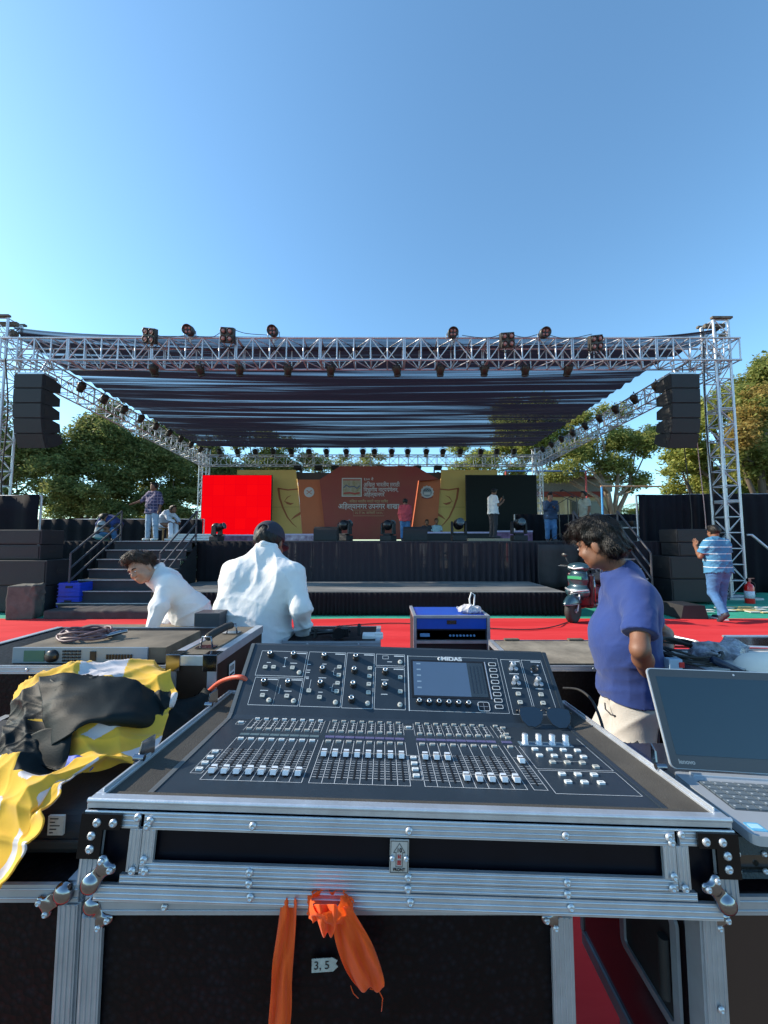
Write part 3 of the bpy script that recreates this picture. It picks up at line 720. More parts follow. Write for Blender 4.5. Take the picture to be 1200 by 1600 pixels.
# ================================================================ LAMPS
lamp_glass = mat('lamp_lens', (.36, .17, .15), .12, var=.2, vs=40)
lamp_body = mat('lamp_body', (.03, .028, .026), .45, var=.2)
def par(quad):
    rt = empty('blinder_lamp' if quad else 'par_can', 'x', 'stage light')
    b = MB()
    if quad:
        b.box((0, 0, 0), (.36, .12, .36)); b.build('housing', lamp_body, rt, bevel=.012)
        for x in (-.09, .09):
            for z in (-.09, .09):
                q = MB(); M = frame((x, -.06, z), (1, 0, 0), (0, 0, 1), (0, -1, 0)); q.lathe([(.078, 0), (.078, .03), (.066, .034), (.066, .012), (.0, .004)], 16, 0, M); q.lathe([(.062, .012), (.035, .024), (.001, .028)], 14, 1, M)
                q.build('lamp_eye', [lamp_body, lamp_glass], rt)
        y = MB(); y.tube([(-.2, 0, 0), (-.2, .02, -.2), (-.05, .02, -.27), (.05, .02, -.27), (.2, .02, -.2), (.2, 0, 0)], .012, 6); y.build('yoke', lamp_body, rt)
    else:
        M = frame((0, .12, 0), (1, 0, 0), (0, 0, 1), (0, -1, 0))
        b.lathe([(.06, 0), (.11, .03), (.13, .1), (.13, .26), (.115, .26), (.115, .22), (.0, .21)], 20, 0, M); b.build('housing', lamp_body, rt)
        q = MB()
        for x in (-.045, .045):
            for z in (-.045, .045): q.lathe([(.04, .205), (.03, .225), (.001, .228)], 12, 0, M @ Matrix.Translation((x, z, 0)))
        q.build('lamp_eye', lamp_glass, rt)
        y = MB(); y.tube([(-.145, .02, 0), (-.145, .02, -.14), (-.04, .02, -.2), (.04, .02, -.2), (.145, .02, -.14), (.145, .02, 0)], .012, 6)
        y.cyl((0, .02, -.19), (0, .02, -.27), .02); y.build('yoke', mat('yoke_grey', (.3, .32, .34), .4, .5), rt)
    return rt
bl = par(True); pr = par(False)
spec = [(235, 525, 1, 12, 'leftmost four eyed blinder on the front truss'), (296, 517, 0, 0, 'leftmost round lamp on top of the front truss'), (356, 524, 1, 8, 'four eyed blinder on the front truss right of the leftmost round lamp'), (427, 518, 0, 0, 'round lamp on the front truss above the capped man'),
        (707, 521, 0, 0, 'round lamp on the front truss right of its middle'), (792, 532, 1, -8, 'four eyed blinder between two round lamps right of the middle'), (850, 521, 0, 0, 'rightmost round lamp on top of the front truss'), (930, 536, 1, -12, 'rightmost four eyed blinder on the front truss')]
first = {0: pr, 1: bl}
for px, py, q, tl, lab in spec:
    p = W(px, py, 9.25); o = first.pop(q, None)
    if o is None: o = copy_tree(bl if q else pr)
    o.location = p; o.rotation_euler = (R(14), R(tl), R(-tl)); o['label'] = lab; o['group'] = 'lamps on the front truss'
# hanging wash lamps
def hang():
    rt = empty('hanging_lamp', 'x', 'stage light')
    b = MB(); M = frame((0, 0, 0), (1, 0, 0), (0, .8, .6), (0, -.6, .8)); b.lathe([(.05, -.2), (.10, -.14), (.13, -.02), (.12, .1), (.06, .14)], 16, 0, M); b.lathe([(.10, -.21), (.115, -.15)], 16, 0, M); b.build('housing', mat('lamp_brown', (.028, .024, .020), .5, var=.3), rt)
    y = MB(); y.tube([(-.14, 0, 0), (-.14, 0, .14), (0, 0, .2), (.14, 0, .14), (.14, 0, 0)], .012, 6); y.cyl((0, 0, .2), (0, 0, .26), .02); y.build('yoke', lamp_body, rt); return rt
hl = hang(); used = False
def placeh(p, lab, g, rz=0, s=1.):
    global used
    o = hl if not used else copy_tree(hl); used = True
    o.location = p; o.rotation_euler = (0, 0, rz); o.scale = (s, s, s); tag(o, lab, None, g)
hx = [240, 312, 374, 450, 517, 620, 688, 757, 821, 888]
nth = ['leftmost', 'second', 'third', 'fourth', 'fifth', 'sixth', 'seventh', 'eighth', 'ninth', 'tenth', 'eleventh', 'twelfth', 'thirteenth', 'fourteenth']
for i, px in enumerate(hx): placeh(W(px, 577, 9.75), f'{nth[i]} dark lamp from the left hanging under the front truss', 'lamps hanging under the front truss', rng.uniform(-.3, .3), .85)
for i in range(9):
    t = .12 + i * .098; y = 9.9 + 10 * t
    placeh((-8.95 - .25 * t, y, 5.98), f'{nth[i]} lamp counting back from the camera on the left side truss', 'lamps along the left side truss', 1.2, .85)
for i in range(9):
    t = .12 + i * .098; y = 9.9 + 10 * t
    placeh((8.1 - .2 * t, y, 5.98), f'{nth[i]} lamp counting back from the camera on the right side truss', 'lamps along the right side truss', -1.2, .85)
bx = [343, 371, 399, 427, 455, 483, 510, 541, 567, 585, 612, 637, 666, 692, 719, 751, 776, 803]
for i, px in enumerate(bx): placeh(W(px, 706, 20.2), f'small lamp on top of the back truss, number {i+1} of eighteen from the left', 'lamps on the back truss', 0, 1.15)

# moving head
def moving():
    rt = empty('moving_head', 'x', 'moving light')
    b = MB(); b.box((0, 0, .08), (.40, .34, .16)); b.box((0, 0, .18), (.24, .24, .04)); b.build('base', black_mat, rt, bevel=.02)
    b = MB()
    for s_ in (-1, 1): b.prism([(-.09, .2), (.09, .2), (.07, .5), (0, .56), (-.07, .5)], .05, 0, frame((s_ * .19 - .025, 0, 0), (0, 1, 0), (0, 0, 1), (1, 0, 0)))
    b.box((0, 0, .21), (.42, .16, .03)); b.build('yoke', black_mat, rt, bevel=.01)
    S = SDF((-.2, -.25, .2), (.2, .25, .75), .012); S.ell((0, .03, .47), (.145, .17, .16), None, .03); S.cone((0, -.02, .47), (0, -.16, .50), .13, .12, .03)
    hd = S.build('head', black_plastic, rt)
    b = MB(); b.lathe([(.115, 0), (.10, .02), (0.001, .03)], 18, 0, frame((0, -.275, .53), (1, 0, 0), (0, .3, 1), (0, -1, .25))); b.build('lens', mat('moving_lens', (.05, .08, .1), .08, var=0), hd)
    return rt
mv = moving(); mused = False
def placem(p, lab, g, rz=0, s=1., rx=0):
    global mused
    o = mv if not mused else copy_tree(mv); mused = True
    o.location = p; o.rotation_euler = (rx, 0, rz); o.scale = (s, s, s); tag(o, lab, None, g)
g = 'moving lights standing on the stage deck'
placem((-4.18, 9.62, STAGE_Z), 'moving light with a level grey head in front of the red screen', g, R(80), .72)
placem((-1.12, 10.9, STAGE_Z), 'moving light beside the left floor monitor', g, R(150), .95)
placem((.12, 10.9, STAGE_Z), 'moving light left of the right floor monitor', g, R(150), .95)
placem((2.12, 10.9, STAGE_Z), 'moving light in front of the right gold mask panel', g, 0, 1.0)
placem((3.82, 10.9, STAGE_Z), 'moving light in front of the dark screen', g, 0, 1.0)
for i, px in enumerate([466, 498, 524, 556, 595, 627, 652, 684]):
    placem(W(px, 728, 19.7) + Vector((0, 0, 0)), f'{nth[i]} from the left of the eight dark lights hung upside down from the back truss', 'moving lights hung from the back truss', 0, 1.0, R(180))
# floor monitors
def monitor():
    rt = empty('floor_monitor', 'x', 'speaker'); b = MB()
    b.prism([(-.22, 0), (.22, 0), (.22, .12), (-.05, .38), (-.22, .30)], .62, 0, frame((-.31, 0, 0), (0, 1, 0), (0, 0, 1), (1, 0, 0))); b.build('cabinet', black_mat, rt, bevel=.012)
    b = MB(); b.add([(-.29, -.226, .03), (.29, -.226, .03), (.29, -.226, .27), (-.29, -.226, .27)], [(0, 1, 2, 3)]); b.build('grille', black_grille, rt, solid=.01); return rt
mo = monitor(); tag(mo, 'black floor monitor on the stage behind the capped man', None, 'floor monitors'); mo.location = (-1.52, 10.2, STAGE_Z)
copy_tree(mo, (.82, 10.2, STAGE_Z), 0, 'black floor monitor on the stage below the man in red')
# ================================================================ BACKDROP AND SCREENS
BD = 17.6
def poly_panel(name, pts, m, parent, Y, th=.1):
    P = [W(px, py, Y) for px, py in pts]; 
    M = frame((0, Y, 0), (1, 0, 0), (0, 0, 1), (0, -1, 0)); b = MB()
    b.prism([(p.x, p.z) for p in P][::-1] if False else [(p.x, p.z) for p in P], th, 0, M); return b.build(name, m, parent)
def led(name, label, px0, py0, px1, py1, Y, m):
    a = W(px0, py1, Y); c = W(px1, py0, Y); rt = empty(name, label, 'screen', (a.x, Y, STAGE_Z))
    b = MB(); b.bb((a.x, Y, a.z), (c.x, Y + .12, c.z)); b.build('screen_housing', black_mat, rt)
    b = MB(); b.bb((a.x + .02, Y - .012, a.z + .02), (c.x - .02, Y - .002, c.z - .02)); b.build('display', m, rt)
    b = MB()
    for t in (.1, .5, .9):
        x = a.x + (c.x - a.x) * t; b.bb((x - .04, Y + .13, STAGE_Z), (x + .04, Y + .2, a.z + .3)); b.cyl((x, Y + .2, c.z - .5), (x, Y + 1.2, STAGE_Z), .03, n=6)
    b.build('support', alu_d, rt); return rt
m = mat('screen_red', (.02, .0, .0), .9, var=0, spec=0., em=((1.0, .002, .006), .52)); nz_ = m.node_tree; bk_ = nz_.nodes.new('ShaderNodeTexBrick'); bk_.offset = 0; bk_.inputs['Color1'].default_value = (1, .002, .006, 1); bk_.inputs['Color2'].default_value = (.93, .001, .006, 1); bk_.inputs['Mortar'].default_value = (.80, 0, .008, 1); bk_.inputs['Scale'].default_value = 1; bk_.inputs['Mortar Size'].default_value = .006; bk_.inputs['Brick Width'].default_value = .5; bk_.inputs['Row Height'].default_value = .5
tz_ = nz_.nodes.new('ShaderNodeTexCoord'); mpz_ = nz_.nodes.new('ShaderNodeMapping'); mpz_.inputs['Rotation'].default_value = (R(90), 0, 0); nz_.links.new(tz_.outputs['Object'], mpz_.inputs[0]); nz_.links.new(mpz_.outputs[0], bk_.inputs['Vector']); nz_.links.new(bk_.outputs['Color'], nz_.nodes['Principled BSDF'].inputs['Emission Color'])
led('led_screen', 'large lit plain red screen at the left of the backdrop', 313, 742, 425, 836, 17.0, m)
m = mat('screen_off', (.010, .013, .012), .6, var=.05, spec=.15); led('led_screen', 'large dark switched off screen at the right of the backdrop', 729, 742, 838, 831, 17.0, m)
gold = mat('gold_print', (.62, .42, .12), .6, var=.08, vs=1); gold_d = mat('gold_print_line', (.36, .10, .03), .6, var=.05)
org = mat('orange_print', (.50, .13, .045), .6, var=.15, vs=.5); maroon = mat('maroon_print', (.38, .034, .036), .6, var=.3, vs=.35, col2=(.26, .07, .035))
brownw = mat('beam_paint', (.08, .06, .055), .7)
def panel_thing(name, label, cat, pts, m, Y, th=.12, group=None):
    P = W(*pts[0], Y); rt = empty(name, label, cat, (P.x, Y, STAGE_Z), group=group); poly_panel('board', pts, m, rt, Y, th); return rt
gl = panel_thing('mask_panel', 'tall gold panel printed with the left half of a theatre mask', 'backdrop', [(372, 843), (474, 843), (463, 735), (372, 735)], gold, 17.9)
gr = panel_thing('mask_panel', 'tall gold panel printed with the right half of a theatre mask', 'backdrop', [(679, 843), (776, 843), (776, 735), (690, 735)], gold, 17.9)
ol = panel_thing('orange_panel', 'orange slanted panel with a small pale round emblem, left of the maroon board', 'backdrop', [(474, 843), (520, 843), (500, 750), (466, 750)], org, 17.8)
orr = panel_thing('orange_panel', 'orange slanted panel with a grey gear rimmed emblem, right of the maroon board', 'backdrop', [(636, 843), (681, 843), (688, 750), (650, 750)], org, 17.8)
cb = panel_thing('title_board', 'maroon centre board with white title lettering and a framed picture', 'backdrop', [(510, 843), (642, 843), (655, 752), (684, 749), (648, 729), (532, 729), (500, 750)], maroon, 17.5)
panel_thing('dark_beam', 'dark beam behind the top of the left orange panel', 'backdrop', [(462, 754), (515, 754), (515, 739), (462, 739)], brownw, 18.2, .1)
panel_thing('dark_beam', 'dark beam behind the top of the right orange panel', 'backdrop', [(648, 754), (692, 754), (692, 739), (648, 739)], brownw, 18.2, .1)
def stroke(parent, Y, pts, wpx, m, closed=False, name='printed_line'):
    s_ = Y / 600; P = [W(px, py, Y) for px, py in pts]; vs = []; n = len(P)
    for i, p in enumerate(P):
        t = (P[min(i + 1, n - 1)] - P[max(i - 1, 0)]); t = Vector((t.x, 0, t.z)).normalized(); nn = Vector((-t.z, 0, t.x)); w_ = wpx[i] if isinstance(wpx, list) else wpx
        vs += [p + nn * w_ * s_ / 2, p - nn * w_ * s_ / 2]
    b = MB(); b.add(vs, [(2 * i, 2 * i + 1, 2 * i + 3, 2 * i + 2) for i in range(n - 1)]); return b.build(name, m, parent, solid=.004)
Yg = 17.9 - .13
def maskhalf(parent, f):
    stroke(parent, Yg, [(f(434), 763), (f(450), 765.5), (f(466), 764)], 2.2, gold_d)
    stroke(parent, Yg, [(f(435), 763), (f(437), 778), (f(442), 793), (f(449), 808), (f(457), 818), (f(464), 824)], [3.4, 3, 2.6, 2.2, 1.4, .5], gold_d)
    stroke(parent, Yg, [(f(444), 784), (f(449), 777), (f(455), 774)], [.6, 1.6, .4], gold_d)
    stroke(parent, Yg, [(f(445), 783.5), (f(449), 786), (f(454), 787.5), (f(459), 786)], [.6, 3.4, 3.2, .4], gold_d)
    stroke(parent, Yg, [(f(455), 812), (f(461), 807), (f(466), 804), (f(471), 801)], [.5, 3, 3.6, 3.6], gold_d)
    stroke(parent, Yg, [(f(425), 792.5), (f(469), 792)], .5, mat('panel_seam', (.3, .2, .06), .7, var=0))
maskhalf(gl, lambda x: x); maskhalf(gr, lambda x: 1150 - x + 1)
led_m = mat('led_strip', (.8, .3, .1), .4, var=0, em=((1., .20, .08), .45))
stroke(cb, 17.36, [(654, 751), (643, 828)], 1.4, led_m, name='light_strip'); 
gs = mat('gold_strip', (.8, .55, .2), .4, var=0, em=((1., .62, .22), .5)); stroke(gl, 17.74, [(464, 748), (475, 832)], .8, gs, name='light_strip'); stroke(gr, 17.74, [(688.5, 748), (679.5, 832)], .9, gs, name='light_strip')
pale = mat('print_pale', (.55, .52, .50), .6, var=0); pale2 = mat('print_tan', (.45, .30, .16), .6, var=0); greyp = mat('print_grey', (.22, .25, .27), .6, var=0)
# emblems
def disc(parent, px, py, Y, rp, m, teeth=0, name='emblem', off=0.):
    c = W(px, py, Y); s_ = Y / 600; n = 48 if teeth else 28; poly = []
    for i in range(n):
        a = 2 * math.pi * i / n; r_ = rp * s_ * (1 + (.10 if (i % 4) < 2 else 0) * (teeth > 0)); poly.append((c.x + r_ * math.cos(a), c.z + r_ * math.sin(a)))
    b = MB(); b.prism(poly, .012, 0, frame((0, Y - off, 0), (1, 0, 0), (0, 0, 1), (0, -1, 0))); return b.build(name, m, parent)
Yo = 17.8 - .125
e = disc(ol, 483, 769, Yo, 8, pale); stroke(e, Yo - .02, [(479, 766), (483, 769), (487, 766)], 1.2, org); stroke(e, Yo - .02, [(479, 772), (483, 769), (487, 772)], 1.0, org)
e = disc(orr, 667.5, 769, Yo, 9.5, pale, 12); d2 = disc(e, 667.5, 769, Yo, 7.2, greyp, 0, 'emblem_field', .016)
stroke(e, Yo - .035, [(662, 767), (664, 765), (666, 766.5), (668, 764.5), (670, 766.5), (672, 765), (673, 767)], 1.1, black_mat); stroke(e, Yo - .035, [(662.5, 771), (672.5, 771)], 4, pale)
stroke(orr, Yo - .02, [(659, 777), (667, 779), (676, 777)], 1.6, mat('ribbon', (.2, .03, .03), .6, var=0))
# lettering
def text(body, px, py, size_px, Y, m, parent, align='LEFT', name='lettering', bold=.0, sx=1., R3=None, loc=None, size=None, ext=.002):
    c = bpy.data.curves.new('lettering', 'FONT'); c.body = body; c.size = size or size_px * Y / 600 * 1.35; c.align_x = align; c.align_y = 'CENTER'; c.offset = bold * c.size; c.extrude = ext
    o = bpy.data.objects.new('tmp', c); col.objects.link(o); dg = bpy.context.evaluated_depsgraph_get(); me = bpy.data.meshes.new_from_object(o.evaluated_get(dg)); bpy.data.objects.remove(o)
    me.name = name; me.materials.clear(); me.materials.append(m); o = bpy.data.objects.new(name, me); col.objects.link(o)
    M = R3 if R3 is not None else frame(loc if loc is not None else W(px, py, Y), (sx, 0, 0), (0, 0, 1), (0, -1, 0))
    M = world_of(parent).inverted() @ M
    me.transform(M); o.parent = parent; return o
Yt = 17.5 - .135
# the font engine does not reorder the short-i sign: it is written before its consonant
text('१०० वे', 568, 749, 4.6, Yt, pale, cb, bold=.008)
text('अिखल भारतीय मराठी', 568, 757.5, 6.6, Yt, pale, cb, bold=.010, sx=.80)
text('िवभागीय नाट्यसंमेलन,', 568, 765.5, 6.6, Yt, pale, cb, bold=.010, sx=.76)
text('अिहल्यानगर', 568, 773, 6.6, Yt, pale, cb, bold=.010, sx=.80)
text('अिखल भारतीय मराठी नाट्य परिषद', 576, 783.5, 4.2, Yt, pale2, cb, align='CENTER', bold=.008, sx=.84)
text('अिहल्यानगर उपनगर शाखा', 576, 791.5, 8.6, Yt, pale, cb, align='CENTER', bold=.010, sx=.84)
text('२६ ते २७, जानेवारी २०२५', 576, 801.5, 4.2, Yt, pale2, cb, align='CENTER', bold=.005, sx=.82)
stroke(cb, Yt, [(552, 797), (600, 797), (600, 806), (552, 806), (552, 797)], .5, pale2)
# framed picture: a plain stand-in scene
def rect(parent, x0, y0, x1, y1, Y, m, name, th=.01):
    a = W(x0, y1, Y); c = W(x1, y0, Y); b = MB(); b.bb((a.x, Y - th, a.z), (c.x, Y, c.z)); return b.build(name, m, parent)
pic = rect(cb, 534, 747, 565.5, 776, Yt, pale, 'picture_frame', .02); rect(pic, 535.3, 748.5, 564.2, 774.6, Yt - .025, mat('picture_field', (.38, .28, .08), .6, var=.4, vs=6, col2=(.4, .36, .3)), 'picture_field')
stroke(pic, Yt - .04, [(537, 762), (541, 758), (546, 761), (553, 760), (558, 763), (562, 759)], 1.6, mat('pic_blue', (.06, .08, .16), .6, var=0)); stroke(pic, Yt - .04, [(537, 771), (546, 770), (555, 771.5), (562, 770)], 2.6, mat('pic_red', (.35, .04, .03), .6, var=0)); stroke(pic, Yt - .04, [(536, 749.8), (563, 749.8)], 1.6, bpy.data.materials['pic_red'])
# low dais tables in front of the boards
purple = mat('purple_print', (.13, .03, .12), .7, var=.7, vs=3, col2=(.4, .22, .4)); lil = mat('lilac_edge', (.55, .48, .68), .6, var=.1)
def dais(label, x0, x1, y0, y1, Y, m):
    a = W(x0, y1, Y); c = W(x1, y0, Y); rt = empty('dais_table', label, 'table', (a.x, Y, STAGE_Z), group='low tables under the boards'); b = MB(); b.bb((a.x, Y, STAGE_Z + .002), (c.x, Y + .6, c.z)); b.build('table_cover', m, rt)
    b = MB(); b.bb((a.x - .01, Y - .02, c.z - .01), (c.x + .01, Y + .62, c.z + .05)); b.build('table_edge', lil, rt); return rt
dais('purple fronted low table below the red screen', 312, 425, 837, 845, 15.0, purple); dais('purple and white covered low table behind the capped man', 440, 528, 836, 845, 15.2, mat('purple_flower', (.25, .05, .25), .7, var=.6, vs=4, col2=(.7, .6, .7)))
dais('dark fronted low table left of the man holding a phone', 650, 767, 833, 845, 14.4, black_mat); dais('purple fronted low table below the dark screen', 775, 832, 831, 845, 14.4, purple)
b = MB(); p = W(767, 841, 12.9); b.box((p.x, 12.9, STAGE_Z + .04), (1.6, .5, .08)); tag(b.build('plank_pile', mat('pale_plank', (.4, .32, .22), .8, var=.3, vs=20)), 'low pale plank pile under the feet of the man holding a phone', 'planks')
b = MB()
for i in range(3): b.box((-5.85 + .1 * i, 11.7 + .02 * i, STAGE_Z + .04 + .07 * i), (1.5, .3, .06))
tag(b.build('metal_strips', alu, None, bevel=.008), 'stacked silver bars lying on the left stage wing', 'metal bars')

# ================================================================ SPEAKERS
def cabinet(w_, d, h_):
    rt = empty('subwoofer', 'x', 'speaker'); b = MB(); b.bb((-w_ / 2, 0, 0), (w_ / 2, d, h_ - .006)); b.build('cabinet', black_mat, rt, bevel=.012)
    b = MB(); b.bb((-w_ / 2 + .03, -.012, .03), (w_ / 2 - .03, -.002, h_ - .04)); b.build('grille', black_grille, rt)
    for s_ in (-1, 1):
        b = MB(); b.bb((s_ * (w_ / 2 + .001) - .004, d * .4, h_ * .45), (s_ * (w_ / 2 + .001) + .004, d * .65, h_ * .62)); b.build('handle', rubber, rt, bevel=.004)
    return rt
sub = cabinet(1.15, .62, .50); tag(sub, 'bottom subwoofer of the stack right of the scooter', None, 'right subwoofer stack'); sub.location = (6.93, 8.58, .06)
copy_tree(sub, (6.93, 8.6, .565), 0, 'second subwoofer from the bottom of the stack right of the scooter')
sb = cabinet(.98, .55, .30); sb.name = 'speaker_box'; tag(sb, 'lower small speaker box on the right subwoofer stack', None, 'right subwoofer stack'); sb.location = (7.08, 8.62, 1.07)
copy_tree(sb, (7.06, 8.64, 1.375), 0, 'topmost small speaker box on the right subwoofer stack')
for i, (x, z, lab) in enumerate(((-7.2, .03, 'bottom inner subwoofer of the left stack beside the blue crates'), (-8.4, .03, 'bottom outer subwoofer at the left photo edge'), (-7.2, .53, 'middle inner subwoofer of the left stack'), (-8.4, .53, 'middle outer subwoofer at the left photo edge'))):
    o = copy_tree(sub, (x, 7.6, z), 0, lab); o['group'] = 'left subwoofer stack'
o = copy_tree(sb, (-7.35, 7.7, 1.03), 0, 'lower speaker box on top of the left subwoofer stack'); o['group'] = 'left subwoofer stack'
o = copy_tree(sb, (-7.36, 7.72, 1.335), 0, 'topmost speaker box of the left stack in front of the cloth screen'); o['group'] = 'left subwoofer stack'
# stage corner wedge and amp rack on right wing
b = MB(); b.prism([(0, 0), (.5, 0), (.44, .24), (.06, .24)], .5, 0, frame((5.32, 7.5, .01), (1, 0, 0), (0, 0, 1), (0, -1, 0))); tag(b.build('floor_wedge', black_mat, None, bevel=.015), 'small black wedge on the red carpet in front of the right subwoofer stack', 'speaker')
p0 = W(972, 841, 12.0); p1 = W(1003, 824, 12); rt = empty('equipment_case', 'dark case with silver rim standing on the right stage wing', 'case', (p0.x, 12, STAGE_Z)); b = MB(); b.bb((p0.x, 12, STAGE_Z + .01), (p1.x, 12.5, p1.z)); b.build('case_body', black_mat, rt)
b = MB(); b.bb((p0.x, 11.97, p1.z - .03), (p1.x, 12.0, p1.z + .01)); b.bb((p1.x - .02, 11.97, STAGE_Z), (p1.x + .02, 12, p1.z + .01)); b.build('case_rim', alu, rt)
for i, px in enumerate((960, 1012)):
    o = copy_tree(sb, W(px, 838, 13.6), 0, ['dark speaker box on the right wing behind the boy with thick hair', 'dark speaker box on the right wing near the curtain'][i]); o.location.z = STAGE_Z; o['group'] = 'boxes on the right wing'; o.scale = (1, 1, 2.4)
# line arrays
def array(label, x, ztop, side):
    rt = empty('line_array', label, 'speaker', (x, 9.05, ztop), group='hanging speaker arrays'); z = 0; y = 0
    angs = [0, 1, 4, 10, 20]
    for i, a in enumerate(angs):
        M = Matrix.Translation((x, 9.05 + y, ztop + z)) @ Matrix.Rotation(R(a), 4, 'X')
        b = MB(); H_ = .365; hw = .35
        b.prism([(0, 0), (0, -H_ + .012), (.30, -H_ + .02), (.52, -H_ * .78), (.52, -H_ * .22), (.30, -.008)], 2 * hw, 0, M @ frame((-hw, 0, 0), (0, 1, 0), (0, 0, 1), (1, 0, 0)))
        c = b.build('array_cabinet', black_mat, rt, bevel=.006)
        g_ = MB(); g_.bb((-hw + .012, -.012, -H_ + .02), (hw - .012, -.001, -.01), 0, M); g_.build('grille', black_grille, c)
        h2 = MB(); h2.bb((-hw - .006, .08, -H_ * .7), (-hw + .004, .2, -H_ * .3), 0, M); h2.bb((hw - .004, .08, -H_ * .7), (hw + .006, .2, -H_ * .3), 0, M); h2.build('handle', rubber, c)
        z -= H_ * math.cos(R(a)); y += H_ * math.sin(R(a)) * 1.0
    b = MB(); b.bb((x - .32, 9.1, ztop + .005), (x + .32, 9.5, ztop + .06)); b.cyl((x, 9.3, ztop + .06), (x, 9.5, FZ0 + .0), .02); b.build('rigging_bar', alu, rt)
array('black line array hanging from the left of the front truss', -8.62, 5.45, 1); array('black line array hanging from the right of the front truss', 7.30, 5.45, -1)
# covered box, crates, extinguisher
s_ = SDF((-6.9, 6.8, -.02), (-6.1, 7.5, .8), .012); s_.rbox((-6.53, 7.1, .31), (.20, .18, .30), rotz(R(18)).to_3x3(), .02)
s_.warp(lambda P: folds(P, 21, 16, .014, [(1, 1, .3), (.2, .4, 1)], 5)); tag(s_.build('covered_box', mat('grey_cover', (.10, .095, .08), .9, var=.3, vs=6)), 'box under a wrinkled grey green cover in front of the left subwoofers', 'box')
cr_m = mat('blue_crate', (.008, .05, .50), .4, var=.12, vs=8)
def crate(loc, lab):
    b = MB(); w_, d, h_ = .42, .5, .27
    for a in (-1, 1): b.bb((a * w_ / 2 - .012, -d / 2, 0), (a * w_ / 2 + .012, d / 2, h_)); b.bb((-w_ / 2, a * d / 2 - .012, 0), (w_ / 2, a * d / 2 + .012, h_ - .002))
    for z in (.02, .09, .16, .23): b.bb((-w_ / 2 - .02, -d / 2 - .02, z), (w_ / 2 + .02, d / 2 + .02, z + .012))
    b.bb((-w_ / 2, -d / 2, 0), (w_ / 2, d / 2, .01)); b.bb((-.07, -d / 2 - .022, h_ - .10), (.07, -d / 2 - .012, h_ - .06), 1)
    o = b.build('crate', [cr_m, rubber]); o.location = loc; return tag(o, lab, 'crate', 'blue plastic crates')
crate((-6.28, 8.0, .02), 'lower blue plastic crate left of the stairs'); crate((-6.27, 8.0, .30), 'upper blue plastic crate left of the stairs')
p = WG(1172, 943); rt = empty('fire_extinguisher', 'red fire extinguisher at the foot of the right truss tower', 'extinguisher', p); exr = mat('extinguisher_red', (.62, .01, .008), .3, coat=.5, var=.05)
b = MB(); b.lathe([(.085, 0), (.09, .02), (.09, .36), (.07, .42), (.03, .45), (.028, .48)], 18, 0, Matrix.Translation(p)); b.build('cylinder', exr, rt)
b = MB(); b.box((p.x, p.y, .52), (.06, .06, .07)); b.box((p.x + .05, p.y, .56), (.14, .03, .02)); b.build('valve', steel, rt); b = MB(); b.tube([(p.x + .03, p.y, .50), (p.x + .13, p.y, .45), (p.x + .12, p.y - .02, .2)], .012, 8); b.build('hose', rubber, rt)
b = MB(); b.lathe([(.0915, .12), (.0915, .28)], 18, 0, Matrix.Translation(p)); b.build('label', mat('ext_label', (.55, .6, .7), .5, var=.4, vs=40), rt)

# ================================================================ BUILDING, POLE FRAMES
cream = mat('cream_wall', (.58, .50, .30), .85, var=.15, vs=1.2); redband = mat('red_band', (.26, .05, .035), .8, var=.1); greyc = mat('grey_roof', (.30, .28, .24), .85, var=.2)
bd = empty('building', 'low cream building with a red band behind the right of the stage', 'building', W(890, 830, 30).to_tuple()[:2] + (0,))
def bq(name, x0, y0, x1, y1, Y, d, m, par=bd):
    a = W(x0, y1, Y); c = W(x1, y0, Y); b = MB(); b.bb((a.x, Y, a.z), (c.x, Y + d, c.z)); return b.build(name, m, par)
bq('wall', 838, 776, 952, 860, 30, 6, cream); bq('red_band', 836, 768, 954, 776, 29.8, 6.4, redband); bq('parapet', 834, 746, 956, 768, 30.3, 5.5, greyc); bq('roof', 832, 742.5, 958, 746, 29.6, 7, mat('roof_edge', (.16, .09, .07), .8))
bq('pilaster', 845, 776, 850, 850, 29.75, .3, cream); bq('pilaster', 884, 776, 890, 850, 29.75, .3, cream)
for x in (855, 893, 922): f = bq('window', x, 782, x + 17, 818, 29.9, .14, mat('win_frame', (.35, .32, .25), .7)); bq('pane', x + 1.5, 784, x + 15.5, 816, 29.86, .03, mat('win_glass', (.10, .11, .10), .15, var=0), f)
def goal(label, x0, x1, yt, yb, Y, cols, r=.05):
    a = W(x0, yt, Y); c = W(x1, yt, Y); rt = empty('pole_frame', label, 'pole frame', (a.x, Y, 0)); ms = [mat('pole_paint', c_, .5, var=.1) for c_ in cols]
    for x, m_ in ((a.x, ms[0]), (c.x, ms[2])): b = MB(); b.cyl((x, Y, 0), (x, Y, a.z), r, n=10); b.build('post', m_, rt)
    b = MB(); b.cyl((a.x - r, Y, a.z), (c.x + r, Y, a.z), r * .9, n=10); b.build('crossbar', ms[1], rt)
goal('blue topped pole frame with red posts beside the cream building', 790, 915, 736, 850, 26, [(.5, .06, .05), (.06, .16, .40), (.5, .06, .05)], .055)
goal('pole frame with blue post, orange bar and green post', 940, 1038, 760, 850, 24, [(.05, .28, .6), (.5, .28, .16), (.03, .3, .1)], .06)

